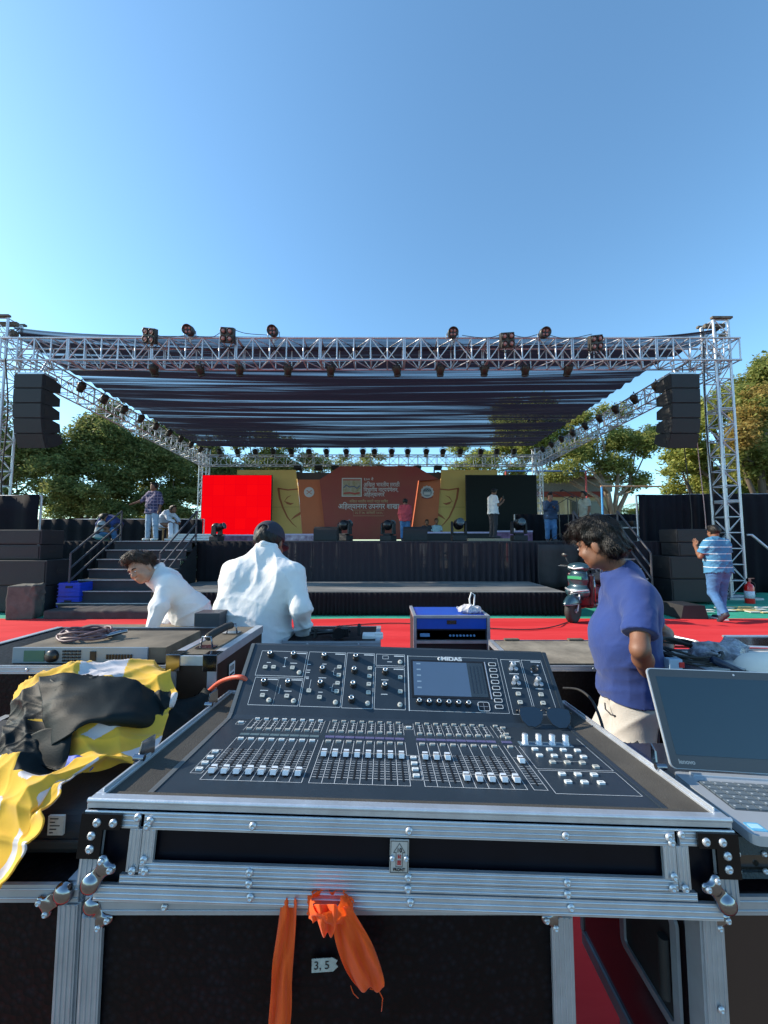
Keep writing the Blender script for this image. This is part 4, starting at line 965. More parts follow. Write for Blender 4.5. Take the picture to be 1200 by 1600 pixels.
# ================================================================ TREES
def leaf_mat(name, a, b_, c_):
    m = bpy.data.materials.new(name); m.use_nodes = True; n = m.node_tree; p = n.nodes['Principled BSDF']; g = n.nodes.new('ShaderNodeNewGeometry'); rp = n.nodes.new('ShaderNodeValToRGB')
    e = rp.color_ramp.elements; e[0].color = (*a, 1); e[1].color = (*c_, 1); e2 = rp.color_ramp.elements.new(.55); e2.color = (*b_, 1); rp.color_ramp.interpolation = 'LINEAR'
    n.links.new(g.outputs['Random Per Island'], rp.inputs[0]); n.links.new(rp.outputs[0], p.inputs['Base Color']); p.inputs['Roughness'].default_value = .6; p.inputs['Specular IOR Level'].default_value = .25
    t = n.nodes.new('ShaderNodeBsdfTranslucent'); n.links.new(rp.outputs[0], t.inputs[0]); mx = n.nodes.new('ShaderNodeMixShader'); mx.inputs[0].default_value = .5
    n.links.new(p.outputs[0], mx.inputs[1]); n.links.new(t.outputs[0], mx.inputs[2]); n.links.new(mx.outputs[0], n.nodes['Material Output'].inputs[0]); return m
bark = mat('bark', (.13, .10, .075), .95, var=.35, vs=5, bump=.6, bs=14, stretch=(1, 1, .3))
bark_p = mat('pale_bark', (.30, .24, .18), .95, var=.3, vs=5, bump=.6, bs=14, stretch=(1, 1, .3))
L1 = leaf_mat('dark_leaf', (.10, .14, .05), (.18, .22, .07), (.34, .33, .12)); L2 = leaf_mat('yellow_leaf', (.18, .23, .05), (.32, .35, .08), (.50, .48, .14)); L3 = leaf_mat('mid_leaf', (.14, .18, .045), (.24, .27, .07), (.42, .40, .13)); L4 = leaf_mat('autumn_leaf', (.26, .17, .05), (.36, .26, .07), (.46, .38, .12))  # the dark leaf colours are lightened to stand in for distant haze
def leaves(name, C_, Rr, n, size, m, parent, seed, flat=.8):
    """leaf clumps: sprays of small faces along twigs through the crown's volume"""
    r = np.random.default_rng(seed); C_ = np.array(C_); Rr = np.array(Rr)
    vol = (Rr.prod(1)) ** .8; pick = r.choice(len(C_), n // 14, p=vol / vol.sum())
    d = r.normal(size=(len(pick), 3)); d /= np.linalg.norm(d, axis=1)[:, None]; rad = r.random(len(pick)) ** .42
    cl = C_[pick] + d * rad[:, None] * Rr[pick]
    cc = np.repeat(cl, 14, 0); cc = cc + r.normal(size=cc.shape) * size * np.array([2.2, 2.2, 1.3]) * flat
    N = len(cc); u = r.normal(size=(N, 3)); u[:, 2] *= .6; u /= np.linalg.norm(u, axis=1)[:, None]; v = np.cross(u, r.normal(size=(N, 3))); v /= np.linalg.norm(v, axis=1)[:, None]
    s_ = size * (.55 + .9 * r.random(N))[:, None]; V = np.stack([cc - u * s_, cc + v * s_ * .45, cc + u * s_, cc - v * s_ * .45], 1).reshape(-1, 3)
    if parent is not None: V = V - np.array(world_of(parent).translation)
    me = bpy.data.meshes.new(name); me.vertices.add(len(V)); me.vertices.foreach_set('co', V.astype(np.float32).ravel()); me.loops.add(4 * N); me.loops.foreach_set('vertex_index', np.arange(4 * N, dtype=np.int32)); me.polygons.add(N); me.polygons.foreach_set('loop_start', np.arange(0, 4 * N, 4, dtype=np.int32)); me.materials.append(m); me.update(calc_edges=True)
    o = bpy.data.objects.new(name, me); col.objects.link(o)
    if parent is not None: o.parent = parent
    return o
def tree(label, base, C_, Rr, n, size, lm, bm=None, seed=1, tr=.25, name='tree', group=None, blobs=7):
    """C_: crown lobe centres (world), Rr their radii"""
    rt = empty(name, label, 'tree', base, group=group); r = np.random.default_rng(seed); C2, R2 = [], []
    for c, q in zip(C_, Rr):
        for i in range(blobs):
            d = r.normal(size=3); d /= np.linalg.norm(d); c2 = np.array(c) + d * np.array(q) * r.uniform(.3, .85); C2.append(c2); R2.append(np.array(q) * r.uniform(.22, .42))
    leaves('crown', C2, R2, n, size, lm, rt, seed)
    b = MB(); base = Vector(base); cm = Vector(np.mean(np.array(C_), 0)); fork = base.lerp(Vector((cm.x, cm.y, cm.z)), .42); fork = Vector((base.x * .6 + cm.x * .4, base.y * .6 + cm.y * .4, base.z + (cm.z - base.z) * .45))
    b.tube([base, base.lerp(fork, .5) + Vector((.12, 0, 0)), fork], [tr, tr * .8, tr * .65], 9)
    for k_, c in enumerate(C_):
        c = Vector(c); st_ = base.lerp(fork, .75 + .05 * (k_ % 5)); mid = st_.lerp(c, .45) + Vector(r.normal(size=3) * .35) + Vector((0, 0, .3)); m2 = mid.lerp(c, .6) + Vector(r.normal(size=3) * .2)
        b.tube([st_, mid, m2, c], [tr * .5, tr * .32, tr * .2, tr * .08], 7)
        for q in range(2): e_ = Vector(C2[k_ * blobs + q]); b.tube([mid, mid.lerp(e_, .5) + Vector(r.normal(size=3) * .15), e_], [tr * .2, tr * .12, tr * .04], 5)
    b.build('trunk', bm or bark, rt); return rt
def T(px, py, Y): return tuple(W(px, py, Y))
G0 = lambda px, Y: (W(px, 840, Y).x, Y, 0)
g = 'dark trees behind the left of the stage'
NEW_TREES = 1
tree('broad dark tree at the left photo edge behind the line array', G0(10, 23), [T(-20, 700, 23), T(60, 720, 24), T(-60, 640, 24)], [(3.4, 2.5, 2.8), (3.2, 2.5, 2.4), (2.8, 2, 2.4)], 44000, .095, L1, None, 1, group=g)
tree('tall dark tree showing under the left side truss', G0(130, 24), [T(105, 700, 24), T(160, 690, 25), T(130, 745, 24), T(75, 775, 23), T(160, 785, 23)], [(3.4, 2.4, 2.4), (3.2, 2.4, 2.6), (3.6, 2.4, 2.0), (3.2, 2, 1.8), (3.2, 2, 1.5)], 66000, .095, L1, None, 2, group=g)
tree('dark tree with pale patches between the plaid shirt man and the rear tower', G0(255, 26), [T(225, 712, 26), T(275, 740, 26), T(215, 775, 25), T(265, 690, 27), T(280, 785, 25)], [(3.2, 2.4, 2.8), (2.8, 2.2, 2.4), (3.4, 2, 2.0), (2.4, 2, 1.5), (2.8, 2, 1.4)], 60000, .095, L1, None, 3, group=g)
tree('sunlit yellow green shrub seen low behind the left cloth wall', G0(150, 27), [T(110, 800, 28), T(190, 805, 28), T(255, 808, 28)], [(3.5, 1, 1.4), (3.5, 1, 1.4), (3.5, 1, 1.4)], 16000, .08, L2, None, 4, tr=.1)
tree('tree of dark green leaves behind the left half of the back truss', G0(400, 30), [T(350, 725, 30), T(430, 715, 30), T(500, 722, 31), T(390, 690, 30)], [(3, 2, 1.8), (3, 2, 1.9), (2.4, 2, 1.2), (3.4, 2, 2)], 30000, .095, L3, None, 5)
tree('open branched tree behind the middle of the back truss', G0(540, 33), [T(530, 728, 33), T(575, 722, 33), T(620, 740, 33)], [(2.2, 2, .9), (1.6, 2, .6), (1.4, 2, .5)], 6500, .10, L3, None, 6)
tree('yellow green tree behind the right half of the back truss', G0(780, 30), [T(740, 720, 30), T(800, 710, 30), T(830, 690, 30), T(830, 650, 30)], [(2.8, 2, 1.9), (3.2, 2, 2.0), (3.4, 2, 2.6), (3.4, 2, 2.4)], 36000, .10, L2, bark_p, 7)
tree('large open crowned tree with a pale trunk behind the pole frame', G0(965, 27), [T(905, 720, 27), T(960, 715, 27), T(1000, 690, 27), T(935, 670, 27), T(985, 750, 27), T(880, 745, 28)], [(2.4, 2, 1.8), (2.2, 2, 1.9), (1.9, 2, 1.8), (2.6, 2, 2.0), (1.6, 1.5, 1.1), (2, 1.5, 1.0)], 30000, .095, L3, bark_p, 8, tr=.38)
tree('sunny yellow green tree between the right array and tower', G0(1110, 18), [T(1100, 680, 18), T(1075, 705, 18), T(1130, 730, 18), T(1120, 640, 18), T(1065, 730, 18)], [(1.5, 1.3, 1.5), (1.2, 1, .9), (1.7, 1.2, 1.6), (1.2, 1, 1.2), (.9, .8, .5)], 30000, .075, L2, bark, 9)
tree('big bushy tree with rusty clumps at the right photo edge', G0(1190, 16), [T(1180, 640, 16), T(1200, 590, 16.5), T(1165, 700, 15.5), T(1215, 720, 16), T(1230, 640, 17)], [(1.5, 1.4, 1.7), (1.5, 1.3, 1.3), (1.2, 1.2, 1.5), (1.5, 1.3, 1.7), (1.8, 1.5, 2)], 34000, .075, L3, bark, 10)
leaves('rusty_crown', [T(1175, 650, 15.2), T(1190, 620, 15.4), T(1160, 680, 15)], [(.7, .5, .6), (.7, .5, .5), (.5, .5, .6)], 5000, .07, L4, bpy.data.objects['tree.009'] if 'tree.009' in bpy.data.objects else None, 12)
def palm(label, px, py, Y):
    p = Vector(W(px, py, Y)); rt = empty('palm_tree', label, 'tree', (p.x, Y, 0), group='distant palms'); b = MB(); b.tube([(p.x, Y, 0), (p.x + .1, Y, p.z * .5), p], [.25, .2, .16], 8); b.build('trunk', bark, rt)
    c = MB(); r = random.Random(px)
    for i in range(16):
        a = i * .39 + r.random() * .3; e = r.uniform(.3, 1.1); L_ = r.uniform(1.9, 2.6); pts = []
        for k in range(9):
            t = k / 8; pts.append(p + Vector((math.cos(a) * L_ * t * math.cos(e * (1 - t)), math.sin(a) * L_ * t * math.cos(e * (1 - t)), L_ * (math.sin(e) * t - .75 * t * t))))
        for k in range(1, 9):
            d = (pts[k] - pts[k - 1]).normalized(); sd = d.cross(Vector((0, 0, 1))).normalized()
            for s2 in (-1, 1):
                for q in (0, .5): 
                    o = pts[k - 1].lerp(pts[k], q); c.add([o, o + d * .08, o + sd * s2 * .42 * (1.1 - k / 9) + d * .25 - Vector((0, 0, .15))], [(0, 1, 2)])
    c.build('crown', leaf_mat('palm_leaf', (.10, .13, .04), (.16, .18, .06), (.22, .24, .09)), rt)
palm('distant palm seen left of the green post', 985, 800, 36); palm('distant palm seen close beside the green post', 1012, 795, 36); palm('tall distant palm seen behind the right curtain', 1032, 790, 38)

tree('low bushes filling the gap under the open crowned tree', G0(900, 32), [T(850, 790, 32), T(920, 800, 33), T(1000, 812, 34)], [(3, 1.5, 1.3), (3, 1.5, 1.2), (3, 1.5, 1.1)], 16000, .09, L3, None, 21, tr=.1)
tree('leafy dark tree behind the red screen and rear tower', G0(330, 29), [T(330, 760, 29), T(370, 740, 29), T(320, 715, 29)], [(2.4, 2, 2), (2.4, 2, 1.6), (2.2, 2, 1.8)], 26000, .095, L1, None, 22)
tree('bushy tree behind the right curtain', G0(1080, 20), [T(1085, 745, 20), T(1130, 765, 20), T(1180, 750, 20), T(1160, 700, 20)], [(1.5, 1, 1.2), (1.8, 1, 1.4), (1.8, 1, 1.6), (1.8, 1, 2.0)], 30000, .08, L2, None, 23, tr=.12)
tree('tall tree above the right side truss seen through the canopy', G0(870, 31), [T(800, 650, 31), T(860, 660, 31), T(880, 700, 31)], [(3, 2, 2.2), (3, 2, 2.4), (2.6, 2, 2)], 26000, .10, L3, bark_p, 24)
# ================================================================ MIXER TRAY (tilted back a little) AND THE CASES UNDER IT
_r, _p = R(1.72), R(4.5)
TX = Vector((math.cos(_r), 0, -math.sin(_r))); TY = Vector((0, math.cos(_p), -math.sin(_p))); TZ = TX.cross(TY).normalized(); TY = TZ.cross(TX).normalized()
TO = Vector((.041, .658, .985)); TM = frame(TO, TX, TY, TZ); TMi = TM.inverted()
def onplane(px, py, O, N):
    u = (px - 600) / F; v = (800 - py) / F; d = Vector((u, math.cos(TILT) - v * math.sin(TILT), math.sin(TILT) + v * math.cos(TILT))); C = Vector((0, 0, CAM_Z))
    return C + d * ((O - C).dot(N) / d.dot(N))
def tl(px, py, h=0):  # photo pixel -> tray local x,y on the plane z=h
    return TMi @ onplane(px, py, TO + TZ * h, TZ)
HW = .522; DP = .57; HT = .142
def ribs(b, x0, x1, z0, z1, y, n, mat=0, M=None, vert=False):
    """ridged aluminium extrusion"""
    b.bb((x0, y, z0), (x1, y + .006, z1), mat, M)
    for i in range(n):
        if vert: x = x0 + (x1 - x0) * (i + .5) / n; b.cyl((x, y, z0 + .001), (x, y, z1 - .001), .0016, n=6, mat=mat, M=M)
        else: z = z0 + (z1 - z0) * (i + .5) / n; b.cyl((x0 + .001, y, z), (x1 - .001, y, z), .0016, n=6, mat=mat, M=M)
def rivet(b, x, z, y, r=.0062, mat=0, M=None):
    b.marks = getattr(b, 'marks', []) + [(len(b.v), len(b.f))]
    b.lathe([(r, 0), (r * .95, .0016), (r * .6, .0034), (r * .45, .0036), (r * .4, .0022), (.0001, .002)], 12, mat, (M or Matrix.Identity(4)) @ frame((x, y, z), (1, 0, 0), (0, 0, 1), (0, -1, 0)))
def ballcorner(parent, M, r=.017, arms=((1, 0), (0, -1)), name='ball_corner'):
    """polished steel ball corner: dome plus two-lobed riveted flanges, in the local xz plane, facing -y"""
    S = SDF((-.075, -.03, -.075), (.075, .012, .075), .0015)
    slab = [((0, -.0065, 0), (0, -1, 0)), ((0, -.0015, 0), (0, 1, 0))]
    rv = []
    for ax, az in arms:
        a = np.array(nrm((ax, 0, az))); t = np.array([-a[2], 0, a[0]]); L = r * 2.9
        S.cone((0, -.004, 0), a * L * .8, r * .95, r * .85, .004, clips=slab)
        for q in (-1, 1): c = a * L + t * r * .8 * q; S.cone(a * L * .75, c, r * .6, .0085, .006, clips=slab); rv.append(c)
    S.ell((0, -.003, 0), (r * 1.25, r * .9, r * 1.25), None, .004)
    o = S.build(name, steel); o.data.transform(world_of(parent).inverted() @ M); o.parent = parent
    b = MB(); b.M = M
    for c in rv: rivet(b, c[0], c[2], -.0066, .0052, 0)
    b.build_each('rivet', alu, o)
    return o

tray = empty('mixer_case', 'silver edged black flight case tray holding the mixing console', 'flight case', tuple(TO), rot=TM.to_euler())
T4 = world_of(tray)
def tb(): return MB(T4)
panel = mat('panel_black', (.003, .004, .008), .35, var=.2, spec=.2)
b = tb(); b.bb((-HW + .006, .008, -HT + .004), (HW - .006, .020, -.004)); b.bb((-HW + .006, .02, -HT + .002), (HW - .006, DP, -HT + .012))
b.bb((-HW + .004, .02, -HT + .012), (-HW + .012, DP, -.004)); b.bb((HW - .012, .02, -HT + .012), (HW - .004, DP, -.004)); b.bb((-HW + .006, DP - .012, -HT + .012), (HW - .006, DP, -.004)); b.build('tray_panel', panel, tray)
b = tb(); b.bb((-HW, -.002, -.013), (HW, .016, .0)); b.cyl((-HW, .0, -.002), (HW, .0, -.002), .004, n=8)
b.cyl((-HW, -.003, -.017), (HW, -.003, -.017), .0022, n=6); b.build('front_rim', alu, tray, bevel=.0015)
for s_ in (-1, 1):
    b = tb(); x = s_ * (HW - .008)
    b.bb((x - .008, .016, -.006), (x + .008, DP, .0)); b.bb((x - .0015 - s_ * .003, .018, .0), (x + .0015 - s_ * .003, DP - .02, .006)); b.bb((x + s_ * .0065, .0, -.030), (x + s_ * .009, DP, -.001)); b.build('side_rim', alu, tray, bevel=.001)
b = tb(); b.bb((-HW, DP - .014, -.02), (HW, DP + .004, 0)); b.build('rear_rim', alu, tray)
# front face: outer frame, inner removable panel frame, lower rails
y = -.003
for q in (-1, 1):
    b = tb(); e_ = sorted((q * (HW - .002), q * .434)); ribs(b, e_[0], e_[1], -.040, -.018, y, 3); e_ = sorted((q * .447, q * .4275)); ribs(b, e_[0], e_[1], -HT + .040, -.0405, y, 3, vert=True); b.build('front_frame', alu, tray)
b = tb(); y = -.0045
ribs(b, -.4255, .4255, -.040, -.018, y, 3); ribs(b, -.4255, .4255, -.104, -.0865, y, 3); ribs(b, -.4255, -.4055, -.0865, -.040, y, 3, vert=True); ribs(b, .4055, .4255, -.0865, -.040, y, 3, vert=True)
b.build('front_door_frame', alu, tray)
b = tb(); ribs(b, -.455, .455, -.1175, -.1055, -.0035, 2); ribs(b, -HW + .03, HW - .03, -HT, -.119, -.005, 3); b.build('lower_rail', alu, tray)
b = tb()
for s_ in (-1, 1):
    b.bb((s_ * (HW - .017) - .015, -.001, -HT), (s_ * (HW - .017) + .015, .006, -.018))
b.build('corner_post', alu_d, tray) if False else None
for s_ in (-1, 1):
    b = tb(); ribs(b, s_ * (HW - .016) - .016, s_ * (HW - .016) + .016, -HT + .02, -.019, -.0025, 4, vert=True); b.build('corner_post', alu_d, tray)
    b = tb(); sx = lambda v: s_ * v
    M = frame((0, -.009, 0), (s_, 0, 0), (0, 0, 1), (0, -s_, 0)) 
    poly = [(-HW - .002, -.018), (-HW + .062, -.018), (-HW + .062, -.040), (-HW + .034, -.040), (-HW + .034, -.082), (-HW - .002, -.082)]
    n = len(poly); vs = [(-s_ * p[0], -.0085, p[1]) for p in poly] + [(-s_ * p[0], -.005, p[1]) for p in poly]
    b.add(vs, [tuple(range(n)), tuple(range(2 * n - 1, n - 1, -1))] + [(i, (i + 1) % n, n + (i + 1) % n, n + i) for i in range(n)], 0)
    b.bb((s_ * HW - .0025, -.008, -.082), (s_ * HW + .0025, .04, -.018))
    for (x, z) in ((.024, -.030), (.050, -.030), (.018, -.049), (.018, -.068)): rivet(b, s_ * (HW - x), z, -.0085, .0066, 1)
    b.build('corner_bracket', [mat('bracket_black', (.012, .012, .014), .25, .6, var=.1), alu], tray)
    ballcorner(tray, T4 @ frame((s_ * (HW - .026), -.005, -.116), (s_, 0, 0), (0, 1, 0), (0, 0, 1)), .0120, ((-.62, .78),) , 'ball_corner')
b = tb()
for x in (-.33, -.005, .33) if False else (-.435, -.415, -.25, .0, .25, .415, .435):
    if abs(x) > .4: rivet(b, x, -.022 - (.0 if abs(x) > .42 else .004), -.0062); rivet(b, x, -.098, -.0062); rivet(b, math.copysign(.4185, x), -.034 if abs(x) < .42 else -.082, -.0062)
    else: rivet(b, x, -.029, -.0062); rivet(b, x, -.095, -.0062); rivet(b, x, -.1115, -.0052); rivet(b, x + .004, -.129, -.0066)
b.build_each('rivet', alu, tray)
# plate with arrow, 10, FRONT
pl = tb(); pl.bb((-.030, -.008, -.0885), (-.000, -.0055, -.0415)); plate = pl.build('direction_plate', mat('plate_silver', (.5, .52, .52), .4, .5, var=.1), tray)
def tline(b, pts, w_, h, mat=0, closed=False):
    """thin printed line lying on the local xy plane at height h"""
    pts = [Vector((p[0], p[1], 0)) for p in pts]
    if closed: pts = pts + [pts[0]]
    for i in range(len(pts) - 1):
        d = (pts[i + 1] - pts[i]); 
        if d.length < 1e-6: continue
        d.normalize(); s2 = Vector((-d.y, d.x, 0)) * w_ / 2; a = pts[i] - d * w_ * .5; c = pts[i + 1] + d * w_ * .5
        b.add([(q.x, q.y, h) for q in (a - s2, c - s2, c + s2, a + s2)], [(0, 1, 2, 3)], mat)
ink = mat('black_ink', (.01, .01, .012), .6, var=0); redink = mat('red_ink', (.5, .02, .02), .6, var=0)
PM = T4 @ frame((-.015, -.0084, -.065), (1, 0, 0), (0, 0, 1), (0, -1, 0))
b = MB(PM); tline(b, [(-.0135, -.022), (.0135, -.022), (.0135, .022), (-.0135, .022)], .0008, .0002, 0, True); tline(b, [(-.005, -.014), (.005, -.014), (.005, .006), (.009, .006), (0, .019), (-.009, .006), (-.005, .006)], .0007, .0003, 0, True)
rivet(b, -.0, 0, 0) if False else None
b.build('plate_print', ink, plate)
b = tb(); rivet(b, -.026, -.067, -.0085, .0045); rivet(b, -.004, -.067, -.0085, .0045); b.build_each('rivet', alu, plate)
def ttext(body, M, size, m, parent, bold=0., align='CENTER', name='lettering', sx=1.):
    return text(body, 0, 0, 0, 1, m, parent, align, name, bold, R3=M @ Matrix.Diagonal((sx, 1, 1, 1)), size=size, ext=.00015)
ttext('10', PM @ Matrix.Translation((0, .009, .0004)), .0085, ink, plate, .02); ttext('FRONT', PM @ Matrix.Translation((0, -.018, .0004)), .0058, ink, plate, .03)
ttext('前', PM @ Matrix.Translation((0, .0002, .0004)), .006, redink, plate, .02); ttext('面', PM @ Matrix.Translation((0, -.0085, .0004)), .007, redink, plate, .02)
# foam side liners and latches
for s_ in (-1, 1):
    b = tb()
    b.add([(s_ * (HW - .014), .018, -.004), (s_ * (HW - .014), DP - .015, -.004), (s_ * .450, DP - .015, -.012), (s_ * .450, .018, -.012)], [(0, 1, 2, 3) if s_ < 0 else (3, 2, 1, 0)])
    b.bb((min(s_ * .448, s_ * .452), .018, -.10), (max(s_ * .448, s_ * .452), DP - .015, -.0115)); b.build('foam_liner', foam, tray)
b = tb(); b.bb((-HW + .014, .017, -.022), (HW - .014, .030, -.004)); b.build('foam_strip', foam, tray)
def latch(parent, M):
    b = MB(M); b.bb((-.030, -.004, -.03), (.030, .0, .02)); b.bb((-.024, -.012, -.012), (.024, -.004, .014)); b.cyl((-.02, -.012, .016), (.02, -.012, .016), .005, n=8); b.bb((-.004, -.018, -.01), (.004, -.010, .024)); b.cyl((0, -.016, .028), (0, -.008, .028), .012, n=12)
    for x in (-.024, .024): rivet(b, x, -.024, -.004)
    return b.build('butterfly_latch', steel, parent)
for s_, yy in ((-1, .14), (-1, .44), (1, .17)):
    b = tb(); x = s_ * (HW - .006); b.bb((x - .006, yy - .028, -.002), (x + .004, yy + .028, .004)); b.prism([(-.018, 0), (.018, 0), (.016, .034), (-.012, .030)], .003, 0, frame((x, yy, .003), (.35, .94, 0), (0, 0, 1), (.94, -.35, 0))); b.cyl((x - .01, yy - .02, .008), (x + .01, yy - .02, .008), .006, n=8); b.build('latch_catch', steel, tray)

# ---------------------------------------------------------------- the cases that carry the tray
honey = mat('honeycomb_laminate', (.008, .009, .014), .5, spec=.15, var=.5, vs=3, bump=.0)
nt_ = honey.node_tree; vo = nt_.nodes.new('ShaderNodeTexVoronoi'); vo.inputs['Scale'].default_value = 85; tc_ = nt_.nodes.new('ShaderNodeTexCoord'); nt_.links.new(tc_.outputs['Object'], vo.inputs['Vector']); bp_ = nt_.nodes.new('ShaderNodeBump'); bp_.inputs['Strength'].default_value = .45; bp_.inputs['Distance'].default_value = .002
cr_ = nt_.nodes.new('ShaderNodeValToRGB'); cr_.color_ramp.elements[0].color = (.012, .013, .020, 1); cr_.color_ramp.elements[1].color = (.003, .003, .006, 1); cr_.color_ramp.elements[1].position = .5  # relief shade painted into the colour, darker towards the cell edges
mz_ = nt_.nodes.new('ShaderNodeTexNoise'); mz_.inputs['Scale'].default_value = 14; nt_.links.new(tc_.outputs['Object'], mz_.inputs['Vector']); mm_ = nt_.nodes.new('ShaderNodeMixRGB'); mm_.blend_type = 'MULTIPLY'; mm_.inputs[0].default_value = .9; nt_.links.new(vo.outputs['Distance'], cr_.inputs[0]); nt_.links.new(cr_.outputs[0], mm_.inputs[1]); nt_.links.new(mz_.outputs['Fac'], mm_.inputs[2]); nt_.links.new(mm_.outputs[0], nt_.nodes['Principled BSDF'].inputs['Base Color'])
nt_.links.new(vo.outputs['Distance'], bp_.inputs['Height']); nt_.links.new(bp_.outputs[0], nt_.nodes['Principled BSDF'].inputs['Normal'])
def road_case(label, x0, x1, y0, y1, zt, zb=.12, balls=('L', 'R'), pm=None, rail=.028, slant=0., nm='road_case'):
    rt = empty(nm, label, 'flight case', ((x0 + x1) / 2, y0, 0), group=None)
    b = MB(); b.bb((x0 + .004, y0 + .006, zb), (x1 - .004, y1 - .006, zt - .004)); b.build('case_panel', pm or honey, rt)
    for y, s_ in ((y0, 1), (y1 - .006, -1)):
        b = MB(); ribs(b, x0 + .001, x1 - .001, zt - rail, zt, y, 2); b.build('edge_rail', alu_d, rt)
        b = MB(); ribs(b, x0 + .001, x1 - .001, zb, zb + rail, y, 2); b.build('edge_rail', alu_d, rt)
    for x in (x0 - .0015, x1 - .0045):
        b = MB(); b.bb((x, y0 + .006, zb), (x + .006, y1 - .006, zb + rail)); b.build('edge_rail', alu_d, rt); b = MB(); b.bb((x, y0 + .006, zt - rail), (x + .006, y1 - .006, zt + .001)); b.bb((x - .0 if x < x1 - .1 else x - .02, y0 + .006, zt - .001), (x + .026 if x < x1 - .1 else x + .006, y1 - .006, zt + .003)); b.build('edge_rail', alu_d, rt)
    for x, s_ in ((x0, 1), (x1, -1)):
        for y in (y0, y1):
            b = MB(); a, c = (x - .001, x + .032) if s_ > 0 else (x - .032, x + .001)
            yy = y - .003 if y == y0 else y - .004; ribs(b, a, c, zb + rail + .001, zt - rail - .001, yy, 4, vert=True)
            if y == y0:
                xx = x - .004 if s_ > 0 else x - .002
                b.bb((xx, y0 + .001, zb + rail), (xx + .006, y0 + .034, zt - rail))
            b.build('corner_post', alu_d, rt)
    for w_ in balls:
        s_ = -1 if w_ == 'L' else 1; ballcorner(rt, frame(((x0 if s_ < 0 else x1) - s_ * .012, y0 + .004, zt - .014), (-s_, 0, 0), (0, 1, 0), (0, 0, 1)), .0112, ((.62, -.78),))
    b = MB()
    for x in np.arange(x0 + .13, x1 - .1, .26): rivet(b, x, zt - rail * .5, y0 - .0015, .0055)
    for x in (x0 + .018, x1 - .018):
        for z in np.arange(zb + .1, zt - .1, .2): rivet(b, x, z, y0 - .005, .0055)
    b.build_each('rivet', alu, rt)
    for x in (x0 + .12, x1 - .12):
        for y in (y0 + .12, y1 - .12):
            b = MB(); b.cyl((x - .018, y, .052), (x + .018, y, .052), .05, n=16); b.bb((x - .03, y - .03, .07), (x + .03, y + .03, zb - .001)); b.build('caster', rubber, rt)
    return rt
cA = road_case('black honeycomb panelled case under the mixing console with orange cloth strips in its lid', -.483, .300, .664, 1.20, .846, balls=('L', 'R'))
redrefl = mat('glossy_laminate', (.014, .008, .010), .16, var=.15, coat=.4)  # black laminate with the carpet's red reflection tinted into its base
cB = road_case('black case under the laptop, its glossy side reflecting the red carpet', .515, 1.45, .668, 1.08, .842, zb=.38, balls=('L',), pm=redrefl)
for x in (.6, 1.38):
    for y in (.74, 1.0):
        b = MB(); b.bb((x - .025, y - .025, .0), (x + .025, y + .025, .38)); b.build('stand_leg', alu_d, cB)
b = MB(); M = frame((.5135, .70, .80), (0, 1, 0), (0, 0, 1), (-1, 0, 0))
def rr(x0, y0, x1, y1, r, n=5):
    P = []
    for cx, cy, a0 in ((x1 - r, y1 - r, 0), (x0 + r, y1 - r, 90), (x0 + r, y0 + r, 180), (x1 - r, y0 + r, 270)):
        for i in range(n + 1): a = R(a0 + 90 * i / n); P.append((cx + r * math.cos(a), cy + r * math.sin(a)))
    return P
def ring(b, pts, inner, h0, h1, mat=0, M=None):
    n = len(pts); vs = [(p[0], p[1], h0) for p in pts] + [(p[0], p[1], h1) for p in pts] + [(p[0], p[1], h1) for p in inner] + [(p[0], p[1], h0) for p in inner]
    b.add(vs, [(k * n + i, k * n + (i + 1) % n, (k + 1) * n + (i + 1) % n, (k + 1) * n + i) for k in range(3) for i in range(n)], mat, M)
ring(b, rr(.02, -.24, .19, -.04, .015), rr(.035, -.225, .175, -.055, .008), 0, .006, 0, M); b.prism(rr(.035, -.225, .175, -.055, .008), .001, 1, M)
b.cyl((.045, -.19, .012), (.045, -.09, .012), .009, mat=1, M=M); b.build('recessed_handle', [alu_d, rubber], cB)
cC = road_case('black case at the left photo edge under the yellow cloth', -1.25, -.512, .690, 1.32, .842, balls=(), nm='side_case')
ballcorner(cC, frame((-.535, .690, .832), (-1, 0, 0), (0, 1, 0), (0, 0, 1)), .0135, ((.9, -.6),))
# sticker on case A
b = MB(); y = .662; b.add([(-.115 + p[0], y - .0 , .735 + p[1]) for p in ((0, 0), (.034, .002), (.042, .009), (.038, .013), (.041, .018), (.033, .022), (.0, .020))], [(0, 1, 2, 3, 4, 5, 6)]); st_ = b.build('paper_tape', mat('tape_paper', (.34, .36, .33), .8, var=.25, vs=60), cA, solid=.001)
ttext('3, 5', frame((-.099, y - .0012, .746), (1, .0, .05), (0, 0, 1), (0, -1, 0)), .017, ink, st_, 0)
